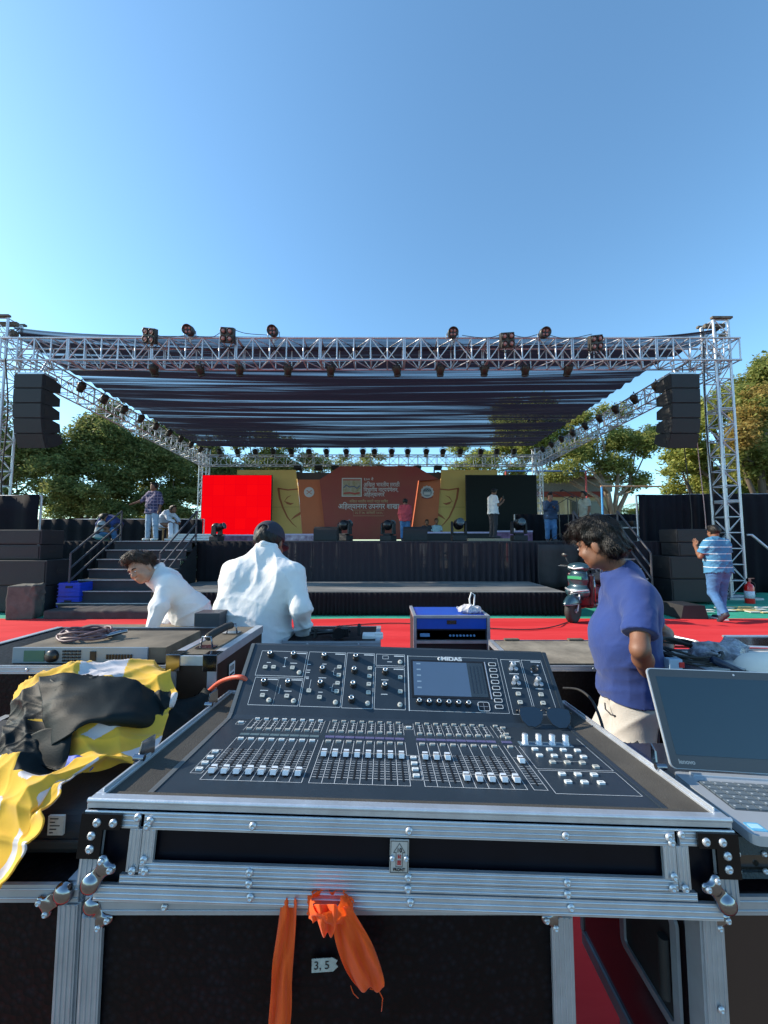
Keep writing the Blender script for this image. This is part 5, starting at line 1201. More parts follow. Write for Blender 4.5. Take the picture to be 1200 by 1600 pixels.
# orange cloth strips caught under the tray
def ribbon(name, rows, label, parent=None):
    """rows of cross sections; each row a list of (px,py,Y)"""
    G_ = np.array([[W(*p) for p in row] for row in rows]); m_, n_ = G_.shape[:2]; b = MB()
    b.add(G_.reshape(-1, 3).tolist(), [(j * n_ + i, j * n_ + i + 1, (j + 1) * n_ + i + 1, (j + 1) * n_ + i) for j in range(m_ - 1) for i in range(n_ - 1)], 0, None, True)
    o = b.build(name, orange_cloth, parent, solid=.0025, sub=2); return tag(o, label, 'cloth') if not parent else o
def strip(cx, ws, ys, Y, seed, n=9, amp=.006):
    r = random.Random(seed); ph = [r.uniform(0, 6) for _ in range(3)]; rows = []
    for j, (c, w_, y) in enumerate(zip(cx, ws, ys)):
        rows.append([(c + w_ * (i / (n - 1) - .5), y + 3 * math.sin(i * 1.3 + ph[2]) * (j == len(ys) - 1) * 2, Y[j] - .006 + amp * math.sin(i * (1.2 + .25 * math.sin(j * 1.3 + seed)) + j * .8 + ph[0]) + amp * .6 * math.sin(i * 2.7 - j * 1.4 + ph[1]) + amp * .5 * math.sin(j * 2.3 + i * .5)) for i in range(n)])
    return rows
ribbon('cloth_strip', strip([452, 450, 446, 441, 440, 439, 434], [24, 26, 30, 34, 31, 36, 34], [1402, 1430, 1470, 1510, 1540, 1575, 1625], [.650, .648, .650, .652, .650, .65, .65], 3), 'long straight orange cloth strip hanging from under the tray')
kn = empty('cloth_strip', 'knotted orange cloth strip with a torn frayed end beside the long straight one', 'cloth', W(525, 1420, .65))
ribbon('cloth', strip([530, 540, 552, 562, 572, 580], [34, 44, 58, 60, 56, 44], [1415, 1440, 1470, 1500, 1525, 1548], [.635, .632, .632, .634, .638, .642], 5, 11, .008), '', kn)
ribbon('cloth', strip([508, 510, 512, 514], [40, 34, 26, 18], [1412, 1430, 1446, 1462], [.622, .620, .622, .626], 8, 9, .007), '', kn)
S = SDF(W(480, 1450, .60) - Vector((.03, .05, .03)), W(560, 1390, .68) + Vector((.03, .05, .03)), .0025)
S.cone(W(494, 1418, .63), W(512, 1412, .625), .010, .014, .006); S.cone(W(512, 1412, .625), W(538, 1420, .635), .016, .012, .006); S.cone(W(500, 1404, .65), W(530, 1404, .65), .01, .01, .006)
S.warp(lambda P: folds(P, 8, 160, .006, None, 5), .02); S.build('knot', orange_cloth, kn)
b = MB(); b.tube([W(578, 1545, .642), W(592, 1548, .65), W(598, 1560, .65), W(596, 1580, .65)], .0008, 5); b.tube([W(548, 1540, .64), W(552, 1552, .64), W(560, 1560, .64)], .0006, 5); b.build('thread', orange_cloth, kn)
# ================================================================ MIXING CONSOLE
con = empty('mixing_console', 'large dark blue grey digital mixing console in the silver edged tray', 'mixing console', tuple(TO), rot=TM.to_euler())
h0 = -.012                                  # lower deck plane (tray local)
yb = .395                                   # hinge between fader deck and upper panel
CW = .445
def tbc(): return MB(T4)
# upper panel plane: through the hinge line, leaning back
UA = R(47); UO = Vector((0, yb, h0 + .006)); UYv = Vector((0, math.cos(UA), math.sin(UA))); UZv = Vector((0, -math.sin(UA), math.cos(UA)))
UM = T4 @ frame(UO, (1, 0, 0), UYv, UZv); UMi = UM.inverted(); UOw = UM.translation; UNw = (UM.to_3x3() @ Vector((0, 0, 1)))
def ul(px, py): return UMi @ onplane(px, py, UOw, UNw)
tp = [ul(600, y) .y for y in (1010, 1110)]; UL = ul(640, 1009).y
prof = [(.032, -.10), (.032, h0 - .006), (.040, h0), (yb - .012, h0), (yb, h0 + .006)]
e1 = UO + UYv * (UL - .012); e2 = UO + UYv * UL - UZv * .010; e3 = Vector((0, e2.y + .03, e2.z - .04)); e4 = Vector((0, e2.y + .035, -.10))
prof += [(e1.y, e1.z), (e2.y, e2.z), (e3.y, e3.z), (e4.y, e4.z)]
b = tbc(); b.prism(prof, 2 * (CW - .004), 0, frame((-CW + .004, 0, 0), (0, 1, 0), (0, 0, 1), (1, 0, 0))); b.build('chassis', console_m, con)
cheek_lit = mat('console_cheek_lit', (.10, .11, .115), .35, var=.1)  # left cheek coloured lighter to stand in for sun from the left
for s_ in (-1, 1):
    b = tbc(); q = [(.034, -.10), (.030, h0 - .004), (.040, h0 + .002), (yb - .014, h0 + .002), (yb - .001, h0 + .009), (e1.y - .002, e1.z + .003), (e1.y + .012, e1.z + .001), (e3.y + .004, e3.z), (e4.y + .003, -.10)]
    b.prism(q, .010, 0, frame((s_ * CW - .005, 0, 0), (0, 1, 0), (0, 0, 1), (1, 0, 0))); b.build('side_cheek', cheek_lit if s_ < 0 else console_m, con, bevel=.003)
# printing helpers on the two faces
def AZ(z): return (360 + z[0] / 4.2857, 990 + z[1] / 4.2857)
def BZ(z): return (620 + z[0] / 4.2857, 990 + z[1] / 4.2857)
LW = .0012
up_b = MB(UM); lo_b = MB(T4)
def upoly(fn, pts, closed=True, w_=LW): P = [ul(*fn(p)) for p in pts]; tline(up_b, [(p.x, p.y) for p in P], w_, .0006, 0, closed)
def clean(fn, pts): # square the box up: the real panel is rectilinear
    P = [ul(*fn(p)) for p in pts]; xs = [p.x for p in P]; ys = [p.y for p in P]; x0, x1 = (xs[0] + xs[3]) / 2, (xs[1] + xs[2]) / 2; y1, y0 = (ys[0] + ys[1]) / 2, (ys[2] + ys[3]) / 2
    tline(up_b, [(x0, y0), (x1, y0), (x1, y1), (x0, y1)], LW, .0006, 0, True); return x0, x1, y0, y1
boxes = [clean(AZ, p) for p in ([(208, 115), (513, 125), (487, 288), (172, 280)], [(165, 292), (322, 297), (288, 480), (120, 478)], [(322, 297), (482, 300), (455, 487), (288, 480)], [(527, 122), (773, 130), (735, 495), (465, 487)], [(783, 130), (967, 135), (948, 505), (745, 497)], [(978, 138), (1167, 143), (1167, 218), (975, 214)], [(973, 225), (1168, 230), (1168, 512), (962, 505)])]
boxes += [clean(BZ, p) for p in ([(703, 173), (830, 180), (912, 545), (768, 540)], [(845, 178), (975, 183), (1065, 545), (920, 545)])]
for x0, x1, y0, y1 in boxes: tline(up_b, [(x1 - .030, y1 - .005), (x1 - .004, y1 - .005)], .0032, .0007)
for fn, pts in ((AZ, [(372, 160), (360, 222)]), (AZ, [(540, 310), (528, 372)]), (AZ, [(336, 345), (324, 402)])): upoly(fn, pts, False, .0012)
for fn, pts in ((AZ, [(680, 252), (692, 252), (697, 232), (712, 232)]), (AZ, [(692, 252), (690, 278), (705, 280)]), (AZ, [(665, 360), (682, 360), (688, 338), (700, 338)]), (AZ, [(682, 360), (678, 386), (694, 388)])): upoly(fn, pts, False, .001)
upoly(AZ, [(1020, 150), (1058, 150), (1058, 170), (1020, 170)]); 
for z, L in (((258, 194), .010), ((424, 199), .018), ((226, 381), .020), ((385, 386), .018), ((630, 205), .010), ((616, 297), .020), ((603, 393), .010), ((1034, 311), .018), ((1030, 407), .016), ((1066, 190), .012), ((527, 207), .008), ((524, 245), .008), ((520, 260), .008), ((514, 292), .008), ((515, 302), .006), ((372, 162), .008), ((360, 222), .006)):
    p = ul(*AZ(z)); tline(up_b, [(p.x - L / 2, p.y), (p.x + L / 2, p.y)], .0022, .0007)
for z, L in (((785, 270), .026), ((805, 367), .026), ((932, 277), .012), ((955, 371), .020)): p = ul(*BZ(z)); tline(up_b, [(p.x - L / 2, p.y), (p.x + L / 2, p.y)], .0022, .0007)
ux0, ux1, uy0, uy1 = (lambda P: (P[0], P[1], P[2], P[3]))([ul(*BZ((76, 330))).x, ul(*BZ((715, 360))).x, ul(*BZ((400, 525))).y, ul(*BZ((380, 160))).y])
tline(up_b, [(ux0, uy0), (ux1, uy0), (ux1, uy1), (ux0, uy1)], .0009, .0005, 0, True); tline(up_b, [(ux0 + .001, uy0), (ux0 + .001, uy1)], .003, .0008)
p1 = ul(*BZ((582, 205))); p2 = ul(*BZ((612, 430))); xm = (p1.x + p2.x) / 2; 
up_b.build('upper_print', line_m, con)
scr = [ul(*BZ(z)) for z in ((108, 185), (580, 205), (606, 430), (115, 412))]; sx0 = (scr[0].x + scr[3].x) / 2; sx1 = (scr[1].x + scr[2].x) / 2; sy1 = (scr[0].y + scr[1].y) / 2; sy0 = (scr[2].y + scr[3].y) / 2
b = MB(UM); b.bb((sx0 - .006, sy0 - .006, -.001), (sx1 + .010, sy1 + .006, .0012)); sbz = b.build('screen_bezel', black_plastic, con)
b = MB(UM); sxm = sx0 + (sx1 - sx0) * .77; b.bb((sx0, sy0, .0013), (sxm, sy1, .002), 0); b.bb((sxm, sy0, .0013), (sx1, sy1, .002), 1)
for i in range(4): x = sxm + (sx1 - sxm) * (.15 + .22 * i); b.bb((x, sy0 + .01, .002), (x + .003, sy1 - .01, .0023), 2)
for i in range(5): b.bb((sx0 + .01, sy0 + .02 + i * .018, .002), (sx0 + .022, sy0 + .024 + i * .018, .0022), 3)
b.build('display_screen', [mat('lcd_blue', (.045, .080, .135), .22, var=.05, em=((.10, .17, .30), .12)), mat('lcd_dark', (.03, .045, .06), .22, var=.1), mat('lcd_mark', (.02, .03, .045), .3, var=0), mat('lcd_text', (.2, .28, .36), .3, var=0)], sbz)
b = MB(UM); b.bb((sx1 + .006, sy0 - .005, .0012), (sx1 + .009, sy1 + .005, .0022)); b.bb((ux0 - .0, 0, 0), (ux0 + .0, 0, 0)) if False else None; b.build('bezel_strip', alu, sbz)
p = ul(*BZ((352, 172))); ttext('MIDAS', UM @ Matrix.Translation((p.x + .006, p.y, .0008)), .017, line_m, con, .05, sx=1.25); b = MB(UM); b.lathe([(.0055, .0006), (.0055, .001), (.0001, .001)], 16, 0, Matrix.Translation((p.x - .030, p.y, 0))); b.lathe([(.0028, .0011), (.0001, .0012)], 12, 1, Matrix.Translation((p.x - .030, p.y, 0))); b.build('maker_mark', [line_m, ink], con)
# knobs and buttons
knob_ring = mat('knob_cap', (.55, .57, .58), .25, .8, var=0); btn = mat('button_grey', (.42, .43, .40), .5, var=.08); btn_w = mat('button_pale', (.66, .70, .70), .45, var=.08)
def rot4(a): return Matrix.Rotation(a, 4, 'Z')
def mk_knob(r=.0078, h=.017):
    b = MB(); b.lathe([(r * 1.25, 0), (r * 1.2, .003), (r, .004), (r * .95, h), (r * .8, h + .0008)], 18, 0); b.lathe([(r * .80, h + .0006), (r * .80, h + .0016), (r * .50, h + .0018), (r * .46, h + .001)], 18, 1); b.lathe([(r * .46, h + .0010), (.0001, h + .0008)], 14, 2)
    return b
def place(b_or_me, name, mats, M, parent=con):
    if isinstance(b_or_me, MB): o = b_or_me.build(name, mats); 
    else: o = b_or_me.copy(); col.objects.link(o)
    Ml = world_of(parent).inverted() @ M; o.parent = parent; o.location = Ml.translation; o.rotation_euler = Ml.to_euler(); return o
kA = [(272, 146), (427, 150), (230, 331), (390, 336), (632, 158), (620, 246), (606, 340), (841, 165), (831, 252), (823, 347), (813, 446), (1037, 260), (1033, 356)]
KP = [ul(*AZ(z)) for z in kA]; KP2 = [ul(*BZ(z)) for z in [(780, 240), (798, 335), (948, 343)]]
k0 = None
for p in KP: 
    M = UM @ Matrix.Translation((p.x, p.y, 0)); k0 = place(mk_knob() if k0 is None else k0, 'rotary_knob', [black_plastic, knob_ring, ink], M)
jk = None
for p in KP2:
    b = MB() if jk is None else jk
    if jk is None:
        b.cyl((-.007, 0, 0), (-.007, 0, .006), .006, mat=0); b.cyl((.007, 0, 0), (.007, 0, .006), .006, mat=0); b.lathe([(.008, .0), (.0075, .016), (.006, .018), (.004, .0185), (.0035, .016), (.0001, .016)], 16, 0, Matrix.Translation((.0, .010, 0)))
    jk = place(b, 'trim_knob', [alu_d], UM @ Matrix.Translation((p.x, p.y, 0)))
p = ul(*BZ((922, 237))); b = MB(); b.lathe([(.011, 0), (.011, .003), (.009, .0035), (.0088, .001), (.0001, .001)], 18); b.cyl((-.012, -.010, 0), (-.012, -.010, .002), .0025, mat=1); b.cyl((.012, .010, 0), (.012, .010, .002), .0025, mat=1); place(b, 'mic_socket', [black_plastic, alu], UM @ Matrix.Translation((p.x, p.y, 0)))
ek = None
for z in [(150, 458), (216, 462), (282, 464), (347, 468), (412, 471), (478, 474)]:
    p = ul(*BZ(z)); ek = place(mk_knob(.0072, .012) if ek is None else ek, 'screen_knob', [black_plastic, knob_ring, ink], UM @ Matrix.Translation((p.x, p.y, 0)))
def mk_btn(w_, d, h=.004):
    b = MB(); b.prism(rr(-w_ / 2, -d / 2, w_ / 2, d / 2, min(w_, d) * .22, 3), h); b.add([(-w_ * .25, 0, h + .0002), (w_ * .25, 0, h + .0002), (w_ * .25, d * .14, h + .0002), (-w_ * .25, d * .14, h + .0002)], [(0, 1, 2, 3)], 1); return b
sqs = [AZ(z) for z in [(234, 226), (290, 226), (416, 230), (216, 415), (378, 420), (730, 226), (726, 280), (718, 334), (712, 389), (526, 384), (597, 428), (934, 234), (931, 287), (927, 341), (924, 397), (1137, 295), (1137, 390)]] + [BZ(z) for z in [(813, 405), (825, 462), (965, 410), (978, 467)]]
rds = [AZ(z) for z in [(461, 262), (259, 447), (424, 452), (704, 462), (919, 469), (1137, 192), (1136, 478)]] + [BZ(z) for z in [(874, 511), (1028, 516)]]
o = None
for q in sqs: p = ul(*q); o = place(mk_btn(.0125, .010) if o is None else o, 'push_button', [btn, ink], UM @ Matrix.Translation((p.x, p.y, 0)))
o = None
for q in rds:
    p = ul(*q)
    if o is None: b = MB(); b.lathe([(.0068, 0), (.0066, .003), (.0052, .004), (.0001, .004)], 16); b.bb((-.003, -.0008, .004), (.003, .0008, .0042), 1); o = b
    o = place(o, 'round_button', [btn, ink], UM @ Matrix.Translation((p.x, p.y, 0)))
o = None
for i, z in enumerate([(638, 208), (645, 246), (652, 286), (658, 326), (665, 366), (672, 408), (679, 450), (685, 492)]):
    p = ul(*BZ(z)); x = p.x
    if o is None: b = MB(); P_ = rr(-.011, -.0055, .011, .0055, .0035); ring(b, P_, rr(-.0095, -.004, .0095, .004, .0025), 0, .0026); b.prism(rr(-.0095, -.004, .0095, .004, .0025), .0022, 1); o = b
    o = place(o, 'menu_button', [line_m, black_plastic], UM @ Matrix.Translation((x, p.y, 0)))
p = ul(*BZ((583, 490))); b = MB(); ring(b, rr(-.016, -.0125, .016, .0125, .006), rr(-.0145, -.011, .0145, .011, .005), 0, .002); b.prism(rr(-.0145, -.011, .0145, .011, .005), .0015, 1); b.bb((-.012, -.0004, .0015), (.012, .0004, .0018), 2); b.bb((-.0004, -.009, .0015), (.0004, .009, .0018), 2); place(b, 'navigation_pad', [line_m, black_plastic, alu_d], UM @ Matrix.Translation((p.x, p.y, 0)))

# ---- fader deck
def dl(px, py): return tl(px, py, h0)
CZ = lambda z: (240 + z[0] / 3.1579, 1080 + z[1] / 3.1579); DZ = lambda z: (600 + z[0] / 3.1579, 1080 + z[1] / 3.1579)
def gx(a, b_): return [dl(*a).x, dl(*b_).x]
g1 = gx(CZ((228, 437)), CZ((727, 458))); g2 = gx(CZ((762, 461)), (642, 1232)); g3 = gx(DZ((205, 482)), DZ((717, 499)))
yF = dl(*CZ((228, 437))).y; ySel = dl(*CZ((420, 236))).y; yTopA = dl(*CZ((500, 138))).y; yTopB = dl(*CZ((464, 187))).y; yScr = dl(*CZ((440, 213))).y; yS0 = dl(*CZ((395, 240))).y + .012; yT0 = dl(*CZ((495, 132))).y + .004
yFadLo = dl(*CZ((460, 405))).y; yFadHi = dl(*CZ((830, 317))).y
yTk0 = yFadLo - .012; yTk1 = dl(*CZ((370, 282))).y
fcap = MB(); fcap.prism([(-.0095, 0), (.0095, 0), (.0075, .008), (.003, .0065), (-.003, .0065), (-.0075, .008)], .011, 0, frame((-.0055, 0, .003), (0, 1, 0), (0, 0, 1), (1, 0, 0))); fcap.bb((-.0058, -.0008, .009), (.0058, .0008, .0105), 1); fcap.bb((-.0015, -.004, -.002), (.0015, .004, .003), 1)
fstem = None; fo = None; wob = random.Random(3); slots = MB(T4); scribs = []
bsel = btop = None; ssel = None; deckbtns = []
def vline(x, y0, y1, w_=.0011): tline(lo_b, [(x, y0), (x, y1)], w_, h0 + .0006)
def hline(x0, x1, y, w_=.0011): tline(lo_b, [(x0, y), (x1, y)], w_, h0 + .0007)
def strips(x0, x1, n, faders, cols):
    global fo
    dx = (x1 - x0) / n
    for i in range(n + 1): vline(x0 + dx * i, yF, yS0); vline(x0 + dx * i, yTopB - .008, yT0, .0009)
    hline(x0, x1, yF); hline(x0, x1, yS0) if False else None; hline(x0, x1, yT0)
    for i in range(n):
        xc = x0 + dx * (i + .5)
        slots.bb((xc - .0016, yTk0, h0 - .0), (xc + .0016, yTk1, h0 + .0009), 0)
        k = 12
        for j in range(k):
            y = yTk0 + .006 + (yTk1 - yTk0 - .010) * j / (k - 1)
            if abs(y - faders[i]) < .013: continue
            tline(lo_b, [(xc - dx * .40, y), (xc - .0030, y)], .0008 if j % 3 else .0014, h0 + .0007); tline(lo_b, [(xc + .0030, y), (xc + dx * .40, y)], .0008 if j % 3 else .0014, h0 + .0007)
        fo = place(fcap if fo is None else fo, 'fader_cap', [(bpy.data.materials.get('fader_silver') or mat('fader_silver', (.72, .76, .80), .3, .25, var=.05)), ink], T4 @ Matrix.Translation((xc, faders[i], h0)))
        deckbtns.append((xc + .0, ySel, .0125, .0065, cols)); deckbtns.append((xc, yTopA, .0115, .0055, cols)); deckbtns.append((xc, yTopB, .0125, .006, 0))
        for q in range(4): yy = yTopB + .010 + (yTopA - yTopB - .020) * q / 3; hline(xc - .001 + (.002 if q % 2 else 0), xc + .005 + .001 * q, yy, .0019)
        tline(lo_b, [(xc + .002, yTopB + .009), (xc + .003, yTopA - .010)], .0016, h0 + .0008)
        scribs.append((xc, dx, cols))
lo_, hi_ = yFadLo, yFadHi
strips(g1[0], g1[1], 8, [lo_] * 8, 1)
strips(g2[0], g2[1], 8, [hi_] * 8, 0)
strips(g3[0], g3[1], 8, [hi_, hi_, hi_, lo_ + .002, lo_, lo_, lo_, lo_], 0)
m0, m1 = dl(*DZ((745, 500))).x, dl(*DZ((820, 503))).x; m0 = g3[1] + .012; m1 = m0 + (g3[1] - g3[0]) / 8 + .002
strips(m0, m1, 1, [hi_ - .004], 0)
lo_b_extra = [(g3[1] + .047, yF + .0, CW - .020)]
# small button columns between groups
for xc, n in ((g1[0] - .018, 4), ((g2[1] + g3[0]) / 2, 4)):
    for j in range(n): deckbtns.append((xc, yTk0 + .020 + j * .024, .013, .008, 1))
    tline(lo_b, [(xc - .011, yTk0 + .006), (xc + .011, yTk0 + .006), (xc + .011, yTk0 + .104), (xc - .011, yTk0 + .104)], .0010, h0 + .0007, 0, True)
for xc in (g1[0] - .022, (g2[1] + g3[0]) / 2): deckbtns.append((xc, (yTopA + yTopB) / 2 + .006, .013, .006, 1)); tline(lo_b, [(xc - .010, (yTopA + yTopB) / 2 - .006), (xc + .010, (yTopA + yTopB) / 2 - .006), (xc + .010, (yTopA + yTopB) / 2 + .014), (xc - .010, (yTopA + yTopB) / 2 + .014)], .0009, h0 + .0007, 0, True)
# assign section, right
ax0 = m1 + .010; ax1 = CW - .014; ya = dl(*DZ((800, 385))).y; yb2 = dl(*DZ((880, 508))).y; 
tline(lo_b, [(ax0, yb2), (ax1 + .0, yb2), (ax1, ya - .006), (ax0, ya - .006)], .0011, h0 + .0007, 0, True); tline(lo_b, [(ax0, yS0), (ax0, ya), (ax1, ya), (ax1, yS0 + .05)], .0011, h0 + .0007)
for z in [(745, 289), (817, 291), (885, 293), (955, 296), (768, 320), (841, 322), (912, 324), (985, 327), (879, 412), (957, 414), (1037, 416), (909, 451), (990, 453), (1072, 456)]: p = dl(*DZ(z)); deckbtns.append((p.x, p.y, .0135, .009, 1))
for z in [(832, 353), (905, 355), (979, 357), (1046, 376)]: p = dl(*DZ(z)); deckbtns.append((p.x, p.y, .0125, .0095, 0))
hline(dl(*DZ((850, 348))).x, dl(*DZ((980, 348))).x, dl(*DZ((905, 348))).y, .0008)
for z in [(587, 184), (603, 215), (612, 233)]: p = dl(*DZ(z)); deckbtns.append((p.x, p.y, .0125, .006, 0))
bo = {}
for i, (x, y, w_, d, c) in enumerate(deckbtns):
    k = (round(w_, 4), round(d, 4), c)
    if i < 96 - 18 or True: bo[k] = place(mk_btn(w_, d, .0035) if k not in bo else bo[k], 'deck_button', [btn_w if c else btn, ink], T4 @ Matrix.Translation((x, y, h0)))
slots.build('fader_slots', mat('slot_black', (.001, .001, .002), .6, var=0), con)
lo_b.build('deck_print', line_m, con)
sm = [mat('scribble_purple', (.10, .10, .20), .2, var=.1), mat('scribble_green', (.10, .15, .17), .2, var=.1)]
for x, dx, c in scribs: b = MB(T4); b.bb((x - dx * .46, yScr - .005, h0 - .0005), (x + dx * .46, yScr + .006, h0 + .0012), c); b.build('channel_display', sm, con)
# four silver encoders and their strip
so = None
q0 = dl(*DZ((698, 262))); q1 = dl(*DZ((898, 268))); b = MB(T4); b.bb((q0.x - .014, q0.y - .010, h0), (q1.x + .014, q1.y + .012, h0 + .0015)); b.build('encoder_strip', mat('strip_blue', (.10, .16, .22), .15, var=.1), con)
for i in range(4):
    x = q0.x + (q1.x - q0.x) * i / 3
    if so is None: b = MB(); b.lathe([(.0085, 0), (.0085, .003), (.0068, .004), (.0068, .021), (.006, .0225), (.0001, .0225)], 20); so = b
    so = place(so, 'silver_encoder', [alu], T4 @ Matrix.Translation((x, q0.y + .002, h0)))
# sunglasses lying on the console
sg = empty('sunglasses', 'dark sunglasses lying upside down on the right of the console', 'sunglasses', onplane(855, 1140, TO, TZ)); gl_m = mat('dark_lens', (.012, .025, .045), .12, var=0, coat=.5)
c0 = dl(848, 1140); GM = T4 @ Matrix.Translation((c0.x + .012, c0.y + .012, h0 + .028)) @ Matrix.Rotation(R(-3), 4, 'Z') @ Matrix.Rotation(R(62), 4, 'X')
lensp = lambda cx, s_: [(cx + s_ * x, y) for x, y in ((-.030, .016), (-.012, .021), (.010, .021), (.028, .017), (.030, .004), (.026, -.012), (.014, -.024), (-.004, -.026), (-.020, -.018), (-.029, -.002))]
for cx, s_ in ((-.035, -1), (.035, 1)):
    P_ = lensp(cx, s_); P_ = P_ if s_ > 0 else P_[::-1]; b = MB(GM); b.prism(P_, .0022); b.build('lens', gl_m, sg, bevel=.0008)
    b = MB(GM); b.tube([(x, y, .001) for x, y in P_], .0013, 6, closed=True); b.build('frame', black_plastic, sg)
    b = MB(GM); b.tube([(cx + s_ * .031, .012, 0), (cx + s_ * .036, .011, -.006), (cx + s_ * .02, .012, -.05), (cx - s_ * .03, .006, -.075)], .0022, 6); b.build('temple', black_plastic, sg)
b = MB(GM); b.tube([(-.010, .012, .001), (0, .016, .002), (.010, .012, .001)], .0016, 6); b.build('bridge', black_plastic, sg)

# ================================================================ LAPTOP, BOX UNDER IT
lp = empty('laptop', 'open silver laptop with a dark screen on the right', 'laptop', (.75, .74, .95)); silver = mat('laptop_silver', (.42, .46, .50), .35, .4, var=.04); lsil = mat('laptop_key', (.10, .13, .155), .4, var=.1)
hl_ = W(1050, 1204, .85); fl_ = W(1141, 1302, .655); ex = Vector((.995, -.09, -.01)).normalized(); ey = (hl_ - fl_); ey = (ey - ex * ey.dot(ex)).normalized(); ez = ex.cross(ey); D_ = (hl_ - fl_).dot(ey)
LM = frame(hl_ - ey * D_, ex, ey, ez); WD = .375
b = MB(LM); b.prism(rr(0, 0, WD, D_, .012), (-.016, -.001)); b.build('base', silver, lp, bevel=.002)
b = MB(LM); b.prism(rr(.024, D_ - .13, WD - .024, D_ - .036, .004), (-.001, -.0004)); kb = b.build('keyboard', mat('key_bed', (.05, .065, .08), .5, var=0), lp)
b = MB(LM); kw = (WD - .052) / 15.
for rw in range(6):
    y = D_ - .128 + rw * .0152; c = 0
    while c < 15:
        wk = 1 if rw else (1 if c < 4 or c > 9 else 6)
        if c == 4 and rw == 0: wk = 5
        x = .026 + c * kw + (.3 * kw * rw % kw) * 0; b.prism(rr(x + .0012, y + .001, x + wk * kw - .0012, y + .0145, .0018, 2), (-.0003, .0014)); c += wk
b.build('keys', lsil, kb)
b = MB(LM)
for c in range(15):
    for rw in range(6): b.bb((.026 + c * kw + .005, D_ - .122 + rw * .0152, .0015), (.026 + c * kw + .008, D_ - .119 + rw * .0152, .0017))
b.build('key_legend', line_m, kb)
b = MB(LM); b.prism(rr(WD * .30, .008, WD * .62, D_ - .142, .004), (-.0009, -.0003)); b.build('touchpad', mat('pad_silver', (.36, .40, .46), .3, .3, var=0), lp)
b = MB(LM); b.prism(rr(.010, .012, .034, .034, .003), (-.0009, -.0002)); sk_ = b.build('sticker', mat('sticker_blue', (.10, .35, .55), .4, var=0), lp); b = MB(LM); b.prism(rr(.013, .018, .031, .030, .002), (-.0002, .0002)); b.build('sticker_field', mat('sticker_pale', (.35, .6, .75), .4, var=0), sk_)
b = MB(LM); b.bb((.03, D_ - .020, -.002), (WD - .03, D_ - .006, .0035)); b.build('hinge_bar', silver, lp, bevel=.001)
tlp = W(1006, 1046, .93); lx = ex; up_l = (tlp - hl_); up_l = (up_l - lx * up_l.dot(lx)).normalized(); H2 = (tlp - hl_).dot(up_l); LL = frame(hl_ + up_l * .004, lx, up_l, lx.cross(up_l))
b = MB(LL); b.prism(rr(0, 0, WD, H2, .010), (-.006, .0)); lid = b.build('lid', silver, lp, bevel=.001)
b = MB(LL); b.prism(rr(.002, .001, WD - .002, H2 - .002, .009), (.0003, .0012)); b.build('bezel', mat('bezel_dark', (.030, .040, .052), .4, var=.05), lid)
b = MB(LL); b.bb((.016, .026, .0013), (WD - .016, H2 - .018, .0018)); b.build('display', mat('lcd_off', (.012, .03, .048), .10, var=.03, coat=.3), lid)
b = MB(LL); b.cyl((WD * .5, H2 - .009, .0012), (WD * .5, H2 - .009, .0017), .0022, n=10); b.build('webcam', alu_d, lid)
ttext('lenovo', LL @ Matrix.Translation((.034, .013, .0014)), .012, mat('grey_print', (.20, .25, .28), .4, var=0), lid, .02)
xb0 = W(1140, 1340, .655).x; p = W(1141, 1316, .66)
sc_ = empty('equipment_box', 'black textured box with silver rivets under the laptop', 'case', (.8, .67, .846)); b = MB(); b.bb((xb0 - .02, .70, .847), (1.3, 1.0, p.z - .018)); b.build('box_body', mat('amber_reflection', (.02, .018, .015), .12, var=.3, coat=.6), sc_)  # amber reflection tinted into the black base colour
b = MB(); b.bb((xb0 - .02, .693, p.z - .045), (1.3, .70, p.z - .016)); b.bb((xb0 - .02, .694, .848), (1.3, .70, .858))
b.build('box_edge', mat('textured_black', (.05, .07, .08), .7, bump=.6, bs=300), sc_); b = MB()
for x in (xb0 + .0, xb0 + .045, xb0 + .09): rivet(b, x, p.z - .042, .692, .005); rivet(b, x, .862, .692, .005)
b.build_each('rivet', alu, sc_)
